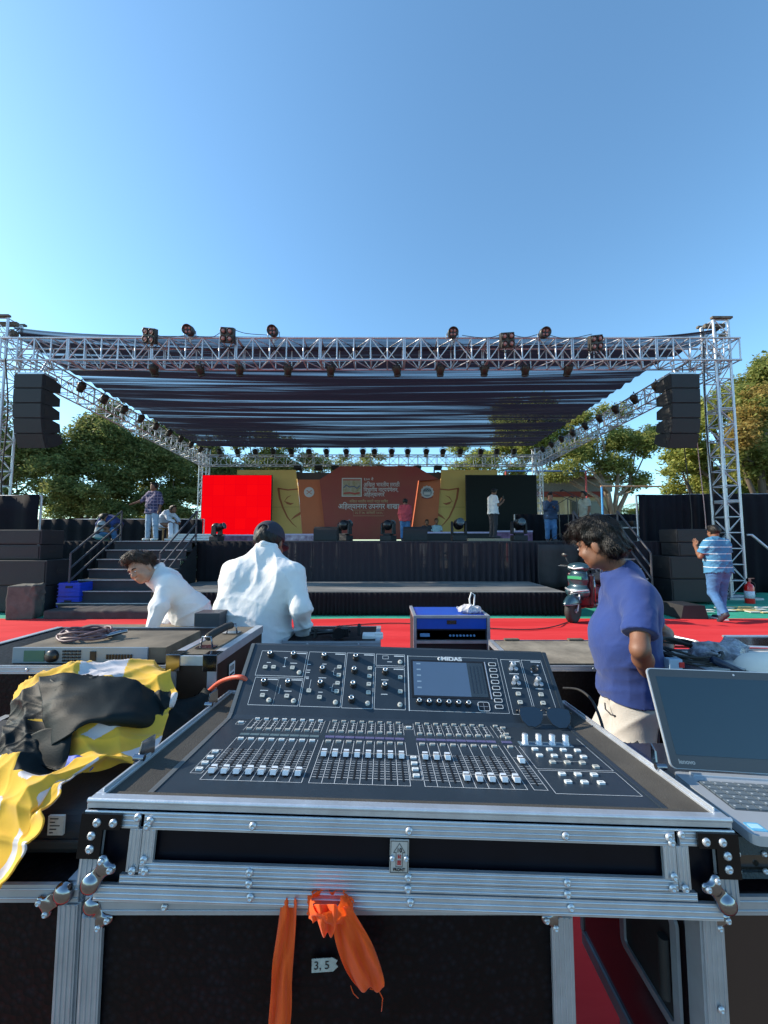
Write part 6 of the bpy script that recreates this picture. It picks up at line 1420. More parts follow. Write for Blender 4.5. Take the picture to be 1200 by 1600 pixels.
# ================================================================ CLOTH, CASES AND GEAR AROUND THE DESK
def catmull(A, n, axis):
    A = np.moveaxis(np.asarray(A, float), axis, 0); N = len(A); out = []; prm = []
    for i in range(N - 1):
        p0, p1, p2, p3 = A[max(i - 1, 0)], A[i], A[i + 1], A[min(i + 2, N - 1)]
        for k in range(n):
            t = k / n; out.append(.5 * ((2 * p1) + (p2 - p0) * t + (2 * p0 - 5 * p1 + 4 * p2 - p3) * t * t + (3 * p1 - p0 - 3 * p2 + p3) * t ** 3)); prm.append(i + t)
    out.append(A[-1]); prm.append(N - 1); return np.moveaxis(np.array(out), 0, axis), np.array(prm)
def lattice(name, rows, mats, n=10, fold=.006, seed=1, f=30, matfn=None, parent=None, thick=.003):
    A = np.array([[W(p[0], p[1], p[2] * .965) for p in r] for r in rows]); A, rp = catmull(A, n, 0); A, cp = catmull(A, n, 1)
    m_, k_ = A.shape[:2]; P = A.reshape(-1, 3); du = np.gradient(A, axis=0); dv = np.gradient(A, axis=1); N = np.cross(du, dv); N /= np.linalg.norm(N, axis=2, keepdims=True) + 1e-9
    N = N * np.sign(-N[..., 1:2].mean() + 1e-9)   # ridges stand towards the open side
    P = P - N.reshape(-1, 3) * (folds(P, seed, f, fold, [(1, .2, .6), (.8, 0, -.6), (.3, .8, .5)], 6) + folds(P, seed + 7, f * 2.3, fold * .3, None, 4))[:, None]
    b = MB()
    b.add(P.tolist(), [(j * k_ + i, j * k_ + i + 1, (j + 1) * k_ + i + 1, (j + 1) * k_ + i) for j in range(m_ - 1) for i in range(k_ - 1)], 0, None, True)
    if matfn: b.m = [matfn((rp[j] + rp[j + 1]) / 2, (cp[i] + cp[i + 1]) / 2) for j in range(m_ - 1) for i in range(k_ - 1)]
    return b.build(name, mats, parent, solid=thick)
yel = mat('yellow_cloth', (.80, .50, .06), .92, spec=.12, var=.14, vs=9, trans=.25, sheen=.2); whc = mat('white_cloth', (.62, .60, .62), .8, var=.08, vs=9, trans=.2); blc = mat('black_satin', (.007, .012, .014), .6, var=.3, vs=6, bump=.1, bs=300, spec=.14)
def clothcol(r, c):
    w_ = .12 * math.sin(5 * c + 3 * r)
    if 1.95 + w_ < r < 3.55 + .15 * math.sin(c * 4) and c < 4.7: return 2
    if r >= 3.5 and ((c < 1.9 - .10 * (r - 3.5) and r < 5.2 + w_) or (1.1 < c < 2.2 - .2 * (r - 4) and r < 5.9)): return 2
    a = (r * .9 + c * 1.05 + .4) % 2.4; d = (r * 1.1 - c * .8 + 5) % 2.9
    if r < 2: return 1 if 2.3 < c + (r - 1) * .3 < 3.5 else 0
    return 1 if (a < .7 and d < 1.9) else 0
rows = [[(50, 1076, 1.40), (95, 1066, 1.40), (150, 1056, 1.40), (205, 1052, 1.40), (245, 1056, 1.38), (262, 1060, 1.35)],
 [(32, 1082, 1.22), (75, 1062, 1.25), (125, 1045, 1.28), (178, 1036, 1.30), (228, 1040, 1.27), (262, 1056, 1.22)],
 [(22, 1100, 1.10), (62, 1078, 1.10), (118, 1062, 1.12), (178, 1062, 1.14), (232, 1080, 1.13), (277, 1088, 1.14)],
 [(12, 1130, 1.04), (60, 1110, 1.04), (115, 1105, 1.03), (175, 1108, 1.05), (225, 1118, 1.07), (262, 1112, 1.12)],
 [(2, 1160, .95), (45, 1150, .98), (95, 1150, .97), (160, 1130, .98), (215, 1138, 1.02), (252, 1150, 1.03)],
 [(-10, 1185, .92), (30, 1185, .92), (88, 1200, .90), (135, 1172, .93), (190, 1170, .95), (245, 1172, .98)],
 [(-20, 1215, .86), (20, 1222, .85), (70, 1215, .85), (118, 1205, .87), (165, 1200, .90), (220, 1197, .93)],
 [(-30, 1270, .80), (10, 1270, .79), (45, 1262, .79), (75, 1250, .80), (100, 1225, .83), (130, 1208, .86)],
 [(-40, 1330, .76), (0, 1330, .74), (30, 1325, .74), (55, 1310, .745), (75, 1275, .76), (95, 1240, .79)],
 [(-45, 1405, .685), (-20, 1400, .68), (0, 1392, .68), (26, 1352, .685), (54, 1325, .70), (78, 1282, .73)]]
ycl = empty('draped_cloth', 'yellow, white and black patchwork cloth thrown over the equipment at the left', 'cloth', W(120, 1150, 1.0))
lattice('cloth', rows, [yel, whc, blc], 34, .016, 4, 22, clothcol, ycl)
# loose fold hanging across the black middle
rows = [[(62, 1062, 1.10), (100, 1058, 1.11), (150, 1060, 1.12), (205, 1066, 1.12), (250, 1085, 1.13)], [(66, 1095, 1.03), (105, 1098, 1.01), (150, 1100, 1.00), (205, 1105, 1.02), (246, 1118, 1.08)],
        [(74, 1130, .98), (112, 1125, .95), (150, 1122, .95), (200, 1122, .98), (240, 1132, 1.06)], [(84, 1168, .93), (108, 1150, .92), (140, 1128, .95), (190, 1130, .99), (236, 1136, 1.05)]]
lattice('fold', rows, [blc], 10, .014, 9, 15, None, ycl)
rows = [[(52, 1150, .96), (75, 1140, .955), (100, 1138, .95), (118, 1128, .95)], [(50, 1175, .93), (78, 1172, .915), (100, 1165, .915), (112, 1150, .93)], [(70, 1198, .90), (86, 1200, .893), (98, 1198, .895), (108, 1180, .91)], [(92, 1206, .88), (96, 1207, .879), (101, 1206, .88), (106, 1198, .89)]]
lattice('fold', rows, [blc], 9, .010, 12, 20, None, ycl)
bp_c = mat('blue_patch', (.02, .07, .42), .6, var=.1); rows = [[(108, 1182, .90), (122, 1183, .90), (138, 1190, .90), (150, 1194, .90)], [(104, 1194, .885), (120, 1197, .885), (132, 1199, .885), (147, 1200, .89)], [(100, 1205, .88), (116, 1205, .88), (130, 1205, .88), (140, 1204, .885)]]
lattice('blue_patch', rows, [bp_c], 6, .006, 3, 40, None, ycl)
# black device under the cloth
dv = empty('keyboard_mixer', 'black padded equipment with a paper label under the yellow cloth', 'equipment', (-.7, .76, .842))
b = MB(); b.prism([(.745, .845), (.745, .885), (.765, .905), (1.20, .885), (1.22, .845)], .60, 0, frame((-1.135, 0, 0), (0, 1, 0), (0, 0, 1), (1, 0, 0))); b.build('housing', black_mat, dv, bevel=.012)
b = MB(); b.bb((-1.14, .738, .86), (-.53, .745, .875)); b.build('bumper', rubber, dv, bevel=.003)
a_ = W(78, 1268, .742); c_ = W(96, 1290, .742); b = MB(); b.bb((a_.x, .739, .885), (a_.x + .028, .744, .918)); lb = b.build('paper_label', mat('label_white', (.5, .5, .47), .6, var=.15, vs=80), dv)
b = MB()
for i in range(5): b.bb((a_.x + .004, .7382, .889 + i * .006), (a_.x + .010 + (i * 7 % 5) * .003, .739, .8905 + i * .006))
b.build('label_print', ink, lb)
# rack unit with coil, on a case
cD = road_case('black silver edged case at the left holding the rack unit', -1.62, -.735, 1.36, 1.95, W(100, 1040, 1.36).z, balls=(), nm='side_case')
zt = W(100, 1036, 1.40).z; xa, xc = W(22, 1020, 1.40).x, W(232, 1020, 1.40).x; ztop = W(100, 1012, 1.40).z
ru = empty('rack_unit', 'grey fronted rack processor with a small green display and a data wheel', 'rack unit', (xa, 1.4, zt)); grf = mat('rack_grey', (.22, .27, .32), .4, .2, var=.05)
b = MB(); b.bb((xa + .012, 1.403, zt), (xc + .06, 1.66, ztop)); b.build('housing', dusty, ru)
b = MB(); b.bb((xa, 1.394, zt + .001), (xc, 1.402, ztop + .002)); b.build('front_plate', grf, ru, bevel=.001)
hh = ztop - zt; fx = lambda t: xa + (xc - xa) * t
b = MB(); b.bb((fx(.09), 1.391, zt + hh * .15), (fx(.24), 1.394, zt + hh * .85)); b.build('display', mat('lcd_green', (.06, .14, .10), .2, var=.05), ru)
b = MB(); b.lathe([(.022, 0), (.020, .012), (.0001, .013)], 20, 0, frame((fx(.30), 1.394, zt + hh * .5), (1, 0, 0), (0, 0, 1), (0, -1, 0))); b.build('data_wheel', black_plastic, ru)
b = MB()
for i in range(5):
    for j in range(4): b.bb((fx(.375 + i * .028), 1.390, zt + hh * (.14 + j * .2)), (fx(.395 + i * .028), 1.394, zt + hh * (.27 + j * .2)))
b.build('key_field', black_plastic, ru); b = MB()
for i in range(9): b.bb((fx(.70 + i * .022), 1.390, zt + hh * .3), (fx(.712 + i * .022), 1.394, zt + hh * .6))
b.build('meter', black_plastic, ru); b = MB(); b.bb((fx(.58), 1.390, zt + hh * .2), (fx(.62), 1.394, zt + hh * .8)); b.build('card_slot', black_plastic, ru)
def coil(label, c, r, turns, rad, m, tilt=(0, 0), seed=1, squash=1., name='cable_coil'):
    r_ = random.Random(seed); pts = []; n = turns * 22; Mx = Matrix.Translation(c) @ Matrix.Rotation(tilt[0], 4, 'X') @ Matrix.Rotation(tilt[1], 4, 'Y')
    for i in range(n):
        a = 2 * math.pi * i / 22; k = i / 22; rr_ = r * (1 + .10 * math.sin(k * 2.1) + .05 * math.sin(a * 2 + k)); pts.append(Mx @ Vector((rr_ * math.cos(a) + .01 * math.sin(k * 3), rr_ * squash * math.sin(a), rad + rad * 2.0 * (k % 3) + .006 * math.sin(a * 3 + k))))
    b = MB(); b.tube(pts, rad, 7); return tag(b.build(name, m), label, 'cable')
cpl = mat('plum_cable', (.13, .07, .08), .5, var=.15); ctr = W(133, 1003, 1.52); coil('plum coloured cable coil with a silver plug on top of the rack unit', (ctr.x, 1.53, ztop + .004), .085, 7, .0045, cpl, squash=.85)
pg = empty('cable_plug', 'silver audio plug lying on the rack unit beside the coiled cable', 'plug', W(175, 1000, 1.5)); p = Vector((W(160, 1000, 1.5).x, 1.5, ztop + .012)); b = MB(); b.cyl(p, p + Vector((.05, .03, .012)), .0085, n=12); b.cyl(p + Vector((.05, .03, .012)), p + Vector((.068, .04, .014)), .007, n=12); b.build('barrel', steel, pg); b = MB(); b.tube([p - Vector((.10, .04, .004)), p - Vector((.05, .03, -.012)), p], .0045, 7); b.build('cable', cpl, pg)
# carrying case with handle
cEz = W(290, 1024, 1.22).z; ce = empty('carry_case', 'black carry case with a top handle and a butterfly latch left of the console', 'flight case', (-.62, 1.22, .5))
EM = rotz(R(-1.5), (W(262, 1024, 1.22).x, 1.22, 0)); wE = .155; dE = .42; zb_ = .55
b = MB(EM); b.bb((.004, .004, zb_), (wE - .004, dE - .004, cEz - .004)); b.build('case_panel', mat('brown_panel', (.035, .022, .016), .4, var=.4, vs=6), ce)
b = MB(EM); b.bb((.028, .02, cEz - .004), (wE - .028, dE - .02, cEz - .001)); b.build('case_top', dusty, ce)
for x0_ in (0, wE - .028): b = MB(EM); b.bb((x0_, 0, cEz - .004), (x0_ + .028, dE, cEz + .001)); b.bb((x0_ if x0_ == 0 else wE - .004, 0, cEz - .028), (x0_ + .004 if x0_ == 0 else wE, dE, cEz - .004)); b.build('edge_rail', alu, ce, bevel=.001)
for x0_ in (0, wE - .028): b = MB(EM); b.bb((x0_, -.003, zb_), (x0_ + .028, .004, cEz - .03)); b.build('edge_rail', alu_d, ce)
b = MB(EM); b.bb((0, -.003, cEz - .030), (wE, .004, cEz)); b.build('edge_rail', alu, ce, bevel=.001)
for x0_ in (-.002, wE - .042): b = MB(EM); b.bb((x0_, -.006, cEz - .046), (x0_ + .044, -.002, cEz + .003)); b.bb((x0_, -.006, cEz + .001), (x0_ + .044, .04, cEz + .004)); b.build('steel_corner', steel, ce, bevel=.001)
latch(ce, EM @ Matrix.Translation((wE * .80, -.008, cEz - .135)))
b = MB(EM); hz_ = cEz + .035
b.tube([(wE * .5, .10, hz_ - .004), (wE * .5, .14, hz_), (wE * .5, .24, hz_), (wE * .5, .28, hz_ - .004)], .013, 10); hd = b.build('handle', rubber, ce)
b = MB(EM)
for yy in (.09, .29): b.tube([(wE * .5 - .02, yy, cEz + .003), (wE * .5 - .014, yy, hz_), (wE * .5 + .014, yy, hz_), (wE * .5 + .02, yy, cEz + .003)], .003, 6); b.bb((wE * .5 - .03, yy - .02, cEz + .001), (wE * .5 + .03, yy + .02, cEz + .0035))
b.build('handle_bracket', steel, hd)
b = MB(EM); b.bb((wE + .0005, .09, cEz - .10), (wE + .0015, .135, cEz - .055)); sk2 = b.build('sticker', white_m, ce); b = MB(EM)
for i in range(7): b.bb((wE + .0016, .095 + i * .005, cEz - .080), (wE + .002, .0965 + i * .005 + (i % 2) * .001, cEz - .062))
b.bb((wE + .0016, .095, cEz - .094), (wE + .002, .128, cEz - .088)); b.build('sticker_print', ink, sk2)
redw = mat('orange_wire', (.65, .10, .05), .5, var=.1); cable('thick orange red cable running from the carry case to the tray latch', [W(318, 1088, 1.20), W(340, 1068, 1.17), W(358, 1060, 1.14), W(376, 1058, 1.12), W(390, 1066, 1.13)], .0065, redw, 10)
s_ = SDF(W(230, 1180, .95) - Vector((.05, .1, .1)), W(340, 1080, 1.2) + Vector((.1, .15, .1)), .006)
s_.cone(W(262, 1130, 1.12), W(312, 1105, 1.16), .055, .035, .03); s_.cone(W(250, 1160, 1.05), W(285, 1140, 1.10), .045, .04, .03); s_.cone(W(240, 1180, 1.02), W(250, 1150, 1.08), .03, .04, .03)
s_.warp(lambda P: folds(P, 31, 30, .014, [(1, .5, 0), (.5, 1, .3)], 5)); tag(s_.build('cloth_bag', blc), 'slumped black bag between the yellow cloth and the carry case', 'bag')
# dark grey box behind the boy
p0, p1 = W(302, 995, 1.95), W(340, 958, 1.95); db = empty('monitor_box', 'dark grey box standing in front of the bending boy', 'box', (p0.x, 1.95, p0.z - .1)); b = MB(); b.bb((p0.x, 1.95, .1), (p1.x + .01, 2.05, p1.z)); b.build('box_body', mat('grey_box', (.05, .052, .06), .5, var=.1), db, bevel=.003)
# table with mic gear behind console
tw_ = road_case('low black case behind the console carrying small gear', -.52, -.02, 2.0, 2.35, W(520, 1002, 2.0).z, balls=(), nm='side_case')
zt = W(520, 1002, 2.0).z + .004
b = MB(); q = lambda x, y, dz=0: Vector((W(x, y, 2.05).x, 2.05, W(x, y, 2.05).z + dz))
ms = empty('microphone_stand', 'folded black microphone stand lying near the capped man', 'stand', q(510, 995)); b.cyl(q(484, 990), q(548, 985), .010, n=10); b.cyl(q(486, 984), q(540, 990), .008, n=8); b.build('tube', black_plastic, ms)
for x in (492, 522, 534): b = MB(); b.cyl(q(x, 996), q(x + 2, 982), .012, n=10); b.build('clutch', rubber, ms)
b = MB(); b.box(q(538, 987), (.05, .05, .045)); b.cyl(q(530, 988) + Vector((0, -.03, 0)), q(530, 988) + Vector((0, .03, 0)), .03, n=14); b.build('base_hub', black_plastic, ms, bevel=.004)
b = MB(); p = q(561, 985); b.box((p.x, 2.06, p.z), (.018, .03, .05)); b.cyl((p.x, 2.06, p.z + .025), (p.x, 2.06, p.z + .032), .006); tag(b.build('radio_receiver', black_mat, None, bevel=.002), 'small upright black radio behind the console', 'radio')
b = MB(); p = q(582, 997); b.box((p.x, 2.10, p.z), (.11, .08, .02)); b.box((p.x + .03, 2.08, p.z + .016), (.04, .03, .012)); tag(b.build('power_adapter', white_m, None, bevel=.004), 'pale power adapter lying behind the console', 'adapter')
b = MB(); p = q(512, 992); b.box((p.x, 2.12, p.z), (.10, .02, .018)); tag(b.build('paper_roll', white_m, None, bevel=.004), 'short white box behind the folded microphone stand', 'box')
# blue amplifier rack
bx0, bx1 = W(646, 990, 2.85).x, W(766, 990, 2.85).x; bt = W(700, 962, 2.85).z; ar = empty('amplifier_rack', 'silver edged amplifier rack with blue panels behind the console', 'rack case', ((bx0 + bx1) / 2, 2.85, bt - .7))
blp = mat('blue_panel', (.012, .085, .50), .35, var=.08, coat=.3); D2 = 2.85 + .42
b = MB(); b.bb((bx0 + .02, 2.87, bt - .012), (bx1 - .02, D2 - .02, bt - .006)); b.build('top_panel', blp, ar)
z1 = W(700, 966, 2.85).z; z2 = W(700, 983, 2.85).z; z3 = W(700, 986, 2.85).z; z4 = W(700, 1000, 2.85).z
b = MB(); b.bb((bx0 + .026, 2.856, z2), (bx1 - .026, 2.87, z1)); b.build('front_panel', blp, ar)
b = MB(); b.bb((-.035 + (bx0 + bx1) / 2 - .0, 2.852, z2 + .035), (.035 + (bx0 + bx1) / 2, 2.857, z1 - .015)); b.build('latch', steel, ar)
b = MB(); b.bb((bx0 + .03, 2.87, z4), (bx1 - .03, 3.2, z3)); b.build('amplifier', black_mat, ar)
b = MB()
for i in range(8): b.cyl((bx0 + .27 + i * .025, 2.862, (z3 + z4) / 2 - .004), (bx0 + .27 + i * .025, 2.87, (z3 + z4) / 2 - .004), .008, n=8)
b.bb((bx0 + .05, 2.864, z4 + .02), (bx0 + .12, 2.87, z3 - .02)); b.build('control_knob', mat('amp_blue', (.15, .35, .6), .4, var=0), ar)
for x in (bx0, bx1 - .022): 
    b = MB(); b.bb((x, 2.848, bt - .62), (x + .022, 2.868, bt)); b.build('post', alu, ar)
    b = MB(); b.bb((x, 2.868, bt - .018), (x + .022, D2, bt + .002)); b.build('edge_rail', alu, ar)
b = MB(); b.bb((bx0 + .022, 2.848, bt - .018), (bx1 - .022, 2.866, bt + .001)); b.bb((bx0 + .022, 2.848, z4 - .025), (bx1 - .022, 2.866, z4 - .004)); b.build('cross_rail', alu, ar)
b = MB(); b.bb((bx0 + .004, 2.87, bt - .62), (bx1 - .004, D2, bt - .014)); b.build('rack_body', black_mat, ar)
b = MB(); b.bb((bx0, 2.87, .02), (bx1, D2, bt - .63)); b.build('lower_case', black_mat, ar)
p = W(738, 958, 2.98); b = MB(); b.tube([(p.x - .03, 2.98, bt + .012), (p.x - .02, 3.0, bt + .03), (p.x + .01, 2.96, bt + .06), (p.x + .02, 2.98, bt + .13), (p.x - .005, 2.98, bt + .15), (p.x - .02, 2.98, bt + .10), (p.x - .01, 3.0, bt + .02), (p.x + .04, 3.0, bt + .01)], .006, 7); tag(b.build('white_cable', white_m), 'looped white cable standing on the blue amplifier rack', 'cable')
s_ = SDF((p.x - .15, 2.85, bt - .02), (p.x + .15, 3.15, bt + .12), .005); s_.ell((p.x - .02, 2.98, bt + .022), (.085, .05, .028)); s_.warp(lambda P: folds(P, 41, 60, .008)); tag(s_.build('crumpled_paper', whc), 'crumpled white plastic on the blue amplifier rack', 'paper')
# big dusty case behind the man in blue
cF = road_case('large case with a dusty tan top behind the man in blue', .66, 1.42, 1.98, 2.48, W(900, 1040, 1.98).z, balls=(), nm='side_case')
zF = W(900, 1040, 1.98).z; b = MB(); b.bb((.69, 2.01, zF - .004), (1.39, 2.45, zF + .001)); b.build('case_top', mat('tan_dust', (.19, .16, .12), .85, var=.4, vs=5, bump=.2, bs=60, col2=(.30, .26, .20)), cF)
for xx in (.80, 1.2):
    b = MB(); b.box((xx, 2.46, zF + .006), (.09, .03, .012)); b.build('hinge', dusty, cF)
cable('black cable drooping behind the right edge of the console', [W(880, 1075, 1.3), W(905, 1078, 1.27), W(925, 1095, 1.22), W(940, 1130, 1.15), W(948, 1170, 1.1)], .004)
s_ = SDF(W(985, 1200, .95) - Vector((.05, .1, .1)), W(1050, 1150, 1.05) + Vector((.1, .15, .1)), .005); s_.cone(W(992, 1178, 1.02), W(1035, 1196, .95), .014, .018); s_.cone(W(1015, 1180, 1.02), W(1045, 1195, .98), .016, .016); s_.warp(lambda P: folds(P, 51, 60, .012)); tag(s_.build('cable_bag', black_mat), 'black pouch wedged between the tray edge and the laptop', 'bag')
# right hand things
cG = road_case('pale topped case behind the laptop', 1.2, 2.3, 1.45, 1.75, W(1120, 1050, 1.45).z, balls=(), nm='side_case')
zG = W(1120, 1050, 1.45).z; b = MB(); b.bb((1.23, 1.48, zG - .004), (2.27, 1.72, zG + .001)); b.build('case_top', mat('pale_top', (.45, .44, .42), .7, var=.15), cG)
cc = W(1085, 1028, 1.55); coil('black cable coil standing on the case behind the laptop', (cc.x, 1.60, cc.z), .115, 9, .0045, rubber, (R(14), R(6)), 4, .75)
wrapm = mat('wrap_plastic', (.25, .26, .30), .25, var=.6, vs=35, bump=.8, bs=60); q0 = W(1105, 1025, 1.62); s_ = SDF(q0 - Vector((.15, .12, .12)), q0 + Vector((.26, .15, .14)), .005); s_.cone(q0, q0 + Vector((.11, .03, -.01)), .045, .05, .02); s_.cone(q0 + Vector((.1, 0, .0)), q0 + Vector((.16, .05, .02)), .04, .035, .02); s_.warp(lambda P: folds(P, 61, 45, .012)); tag(s_.build('cable_bundle', wrapm), 'bundle of cables wrapped in crinkled plastic behind the laptop', 'cable bundle')
b = MB(); q1 = W(1113, 1030, 1.5); b.tube([q1, q1 + Vector((.04, 0, -.02)), q1 + Vector((.09, -.02, -.05))], [.012, .016, .018], 10); tag(b.build('cable_plug', mat('navy_rubber', (.01, .02, .05), .4)), 'dark blue plug lying against the wrapped cable bundle', 'plug')
q2 = W(1195, 1035, 1.5); s_ = SDF(q2 - Vector((.2, .2, .2)), q2 + Vector((.25, .2, .2)), .006); s_.cone(q2 + Vector((-.015, 0, -.05)), q2 + Vector((.16, 0, -.045)), .085, .085, .02); s_.warp(lambda P: folds(P, 71, 22, .008)); tag(s_.build('cloth_roll', mat('cream_roll', (.74, .70, .62), .8, var=.06)), 'white rounded cloth bundle at the right photo edge behind the laptop', 'cloth')
b = MB(); q3 = W(1052, 1037, 1.5); b.box(q3, (.05, .03, .04)); b.box(q3 + Vector((.02, -.016, 0)), (.02, .004, .02), 1); tag(b.build('cable_connector', [mat('clear_blue', (.35, .5, .65), .2), redink], None, bevel=.006), 'small pale blue connector beside the black cable coil', 'connector')
def flatlid(label, pts, Y0, z, m, th=.03, nm='case_lid'):
    P = [WG(px, py, z) for px, py in pts]; rt = empty(nm, label, 'case', P[0]); b = MB(); b.prism([(p.x, p.y) for p in P], (z - th, z)); b.build('lid_panel', m, rt, bevel=.004)
    b = MB(); 
    for i in range(len(P)): b.cyl(P[i], P[(i + 1) % len(P)], .012, n=6)
    b.build('lid_edge', alu, rt); return rt
flatlid('open dark case lid on the red carpet behind the man in blue', [(1043, 1007), (1100, 1008), (1088, 1002), (1052, 994), (1035, 994)], 0, .45, redrefl)
flatlid('pale blue folder lying on the carpet behind the man in blue', [(1030, 1004), (1052, 1004), (1046, 995), (1028, 995)], 0, .47, mat('folder_blue', (.35, .52, .62), .5))
flatlid('dark silver edged case lid at the right photo edge on the carpet', [(1150, 1010), (1215, 1012), (1215, 994), (1130, 994)], 0, .5, redrefl)
b = MB(); b.bb((-1.75, 1.6, W(3, 1025, 1.7).z - .06), (-1.62, 1.75, W(3, 1025, 1.7).z)); 
S = SDF(W(-20, 1050, 1.7) - Vector((.1, .1, .1)), W(30, 1015, 1.8) + Vector((.1, .1, .1)), .006); S.cone(W(-20, 1036, 1.75), W(8, 1034, 1.75), .045, .035); S.warp(lambda P: folds(P, 75, 40, .012)); tag(S.build('cloth_roll', whc), 'white cloth bundle at the left photo edge beside the rack unit', 'cloth')

for i_, pts_ in enumerate(([(-3.2, 6.6), (-1.4, 6.2), (.2, 6.55), (2.2, 6.1), (3.2, 6.7)], [(1.0, 4.2), (2.4, 4.6), (4.2, 4.3), (6.5, 5.2), (8.4, 6.9)])):
    cable(['black cable snaking over the red carpet before the low platform', 'long black cable running over the carpet to the right tower'][i_], [(x, y, .034) for x, y in pts_], .009)
# ================================================================ SCOOTER
sp = WG(896, 974); sc_rt = empty('scooter', 'dark electric scooter with a green number plate parked on the red carpet', 'scooter', sp)
fw = Vector((-.80, -.60, 0)); SM = frame(sp, fw, (-fw.y * -1 * -1, fw.x, 0), (0, 0, 1)) if False else frame(sp, fw, Vector((0, 0, 1)).cross(fw), (0, 0, 1))
sbl = mat('scooter_blue', (.025, .065, .085), .28, .3, var=.05, coat=.6); smr = mat('scooter_maroon', (.05, .010, .018), .3, .2, var=.05, coat=.4)
def sdfL(lo, hi, h=.009): 
    c = [SM @ Vector((x, y, z)) for x in (lo[0], hi[0]) for y in (lo[1], hi[1]) for z in (lo[2], hi[2])]; return SDF(np.min(c, 0), np.max(c, 0), h)
S3 = np.array(SM.to_3x3()); Lp = lambda x, y, z: tuple(SM @ Vector((x, y, z)))
def wheel(x, r=.215):
    b = MB(SM); M = frame((x, 0, r), (1, 0, 0), (0, 0, 1), (0, -1, 0)); b.lathe([(r * .66, -.045), (r * .82, -.058), (r * .96, -.040), (r, 0), (r * .96, .040), (r * .82, .058), (r * .66, .045)], 32, 0, M); wh = b.build('wheel', rubber, sc_rt)
    b = MB(SM); b.lathe([(r * .68, -.04), (r * .60, -.035), (r * .60, .035), (r * .68, .04)], 28, 0, M); b.cyl((x, -.06, r), (x, .06, r), .035, n=12)
    for i in range(5): a = i * 1.2566; b.cyl((x, .01, r), (x + math.cos(a) * r * .62, .01, r + math.sin(a) * r * .62), .014, n=6)
    b.build('rim', alu_d, wh)
wheel(0); wheel(-1.28)
S = sdfL((-.5, -.35, .25), (.3, .35, 1.0)); S.cone(Lp(-.20, 0, .50), Lp(-.25, 0, .82), .155, .145, .05, sq=(fw, .55)); S.cone(Lp(-.17, -.12, .52), Lp(-.17, .12, .52), .085, .085, .05); S.cone(Lp(-.20, -.09, .74), Lp(-.20, .09, .74), .08, .08, .05); S.build('front_apron', sbl, sc_rt)
S = sdfL((-.5, -.35, .2), (.1, .35, 1.0)); S.rbox(Lp(-.30, 0, .56), (.04, .22, .28), S3, .03, .03); S.cone(Lp(-.28, 0, .34), Lp(-.22, 0, .48), .12, .12, .05); S.build('leg_shield', smr, sc_rt)
S = sdfL((-.3, -.2, .2), (.35, .2, .6)); S.ell(Lp(0, 0, .30), (.27, .105, .20), S3, .03, clips=[(Lp(0, 0, .335), (0, 0, -1))]); S.ell(Lp(0, 0, .24), (.225, .075, .20), S3, .01, 's'); fd = S.build('front_fender', sbl, sc_rt)
b = MB(SM); b.tube([(.26 * math.cos(a), .098 * math.sin(a) * 1.0, .335) for a in np.linspace(-1.9, 1.9, 16)], .008, 6); b.build('fender_trim', steel, fd)
for s2 in (-1, 1): b = MB(SM); b.cyl((0, s2 * .075, .215), (-.10, s2 * .075, .48), .016, n=8); b.build('fork_leg', alu_d, sc_rt)
S = sdfL((-.5, -.3, .8), (.05, .3, 1.15)); S.ell(Lp(-.24, 0, .955), (.13, .17, .075), S3, .03); S.cone(Lp(-.22, -.12, .93), Lp(-.22, .12, .93), .06, .06, .04); cw = S.build('handlebar_cowl', sbl, sc_rt)
b = MB(SM); b.tube([(-.10 - .05 * (t / 1.0) ** 2 * 1.0, .13 * t, .925 + .02 * abs(t)) for t in np.linspace(-1, 1, 13)], .014, 8); b.build('headlight', mat('headlight_white', (.7, .72, .75), .2, var=0), cw)
for s2 in (-1, 1):
    b = MB(SM); b.cyl((-.26, s2 * .15, .95), (-.30, s2 * .36, .955), .018, n=10); b.build('grip', rubber, sc_rt); b = MB(SM); b.cyl((-.20, s2 * .19, .955), (-.235, s2 * .36, .955), .007, n=6); b.build('brake_lever', steel, sc_rt)
    b = MB(SM); b.tube([(-.26, s2 * .17, .97), (-.27, s2 * .22, 1.06), (-.28, s2 * .25, 1.12)], .007, 6); b.ball((-.28, s2 * .27, 1.15), (.015, .06, .035)); b.build('mirror', black_plastic, sc_rt)
b = MB(SM); b.bb((-.098, -.12, .745), (-.085, .12, .795)); b.build('number_plate', mat('plate_green', (.02, .30, .12), .4, var=.1), sc_rt)
b = MB(SM); b.tube([(-.07 - .10 * abs(t) ** 2.2, .215 * t, .50 + .035 * abs(t)) for t in np.linspace(-1, 1, 17)], .010, 6); b.build('chrome_trim', steel, sc_rt)
b = MB(SM); b.tube([(-.06 - .10 * abs(t) ** 2.2, .20 * t, .535 + .035 * abs(t)) for t in np.linspace(-1, 1, 17)], .018, 6); b.build('light_bar', mat('bar_white', (.5, .52, .55), .2, .5, var=0), sc_rt)
b = MB(SM); b.tube([(-.29, .235, .80), (-.285, .25, .60), (-.30, .24, .38), (-.36, .22, .30)], .011, 8); b.build('shield_trim', steel, sc_rt)
S = sdfL((-1.7, -.3, .15), (-.2, .3, .95), .012); S.rbox(Lp(-.55, 0, .28), (.28, .19, .04), S3, .03); S.cone(Lp(-.85, 0, .45), Lp(-1.45, 0, .62), .17, .13, .05); S.build('rear_body', smr, sc_rt)
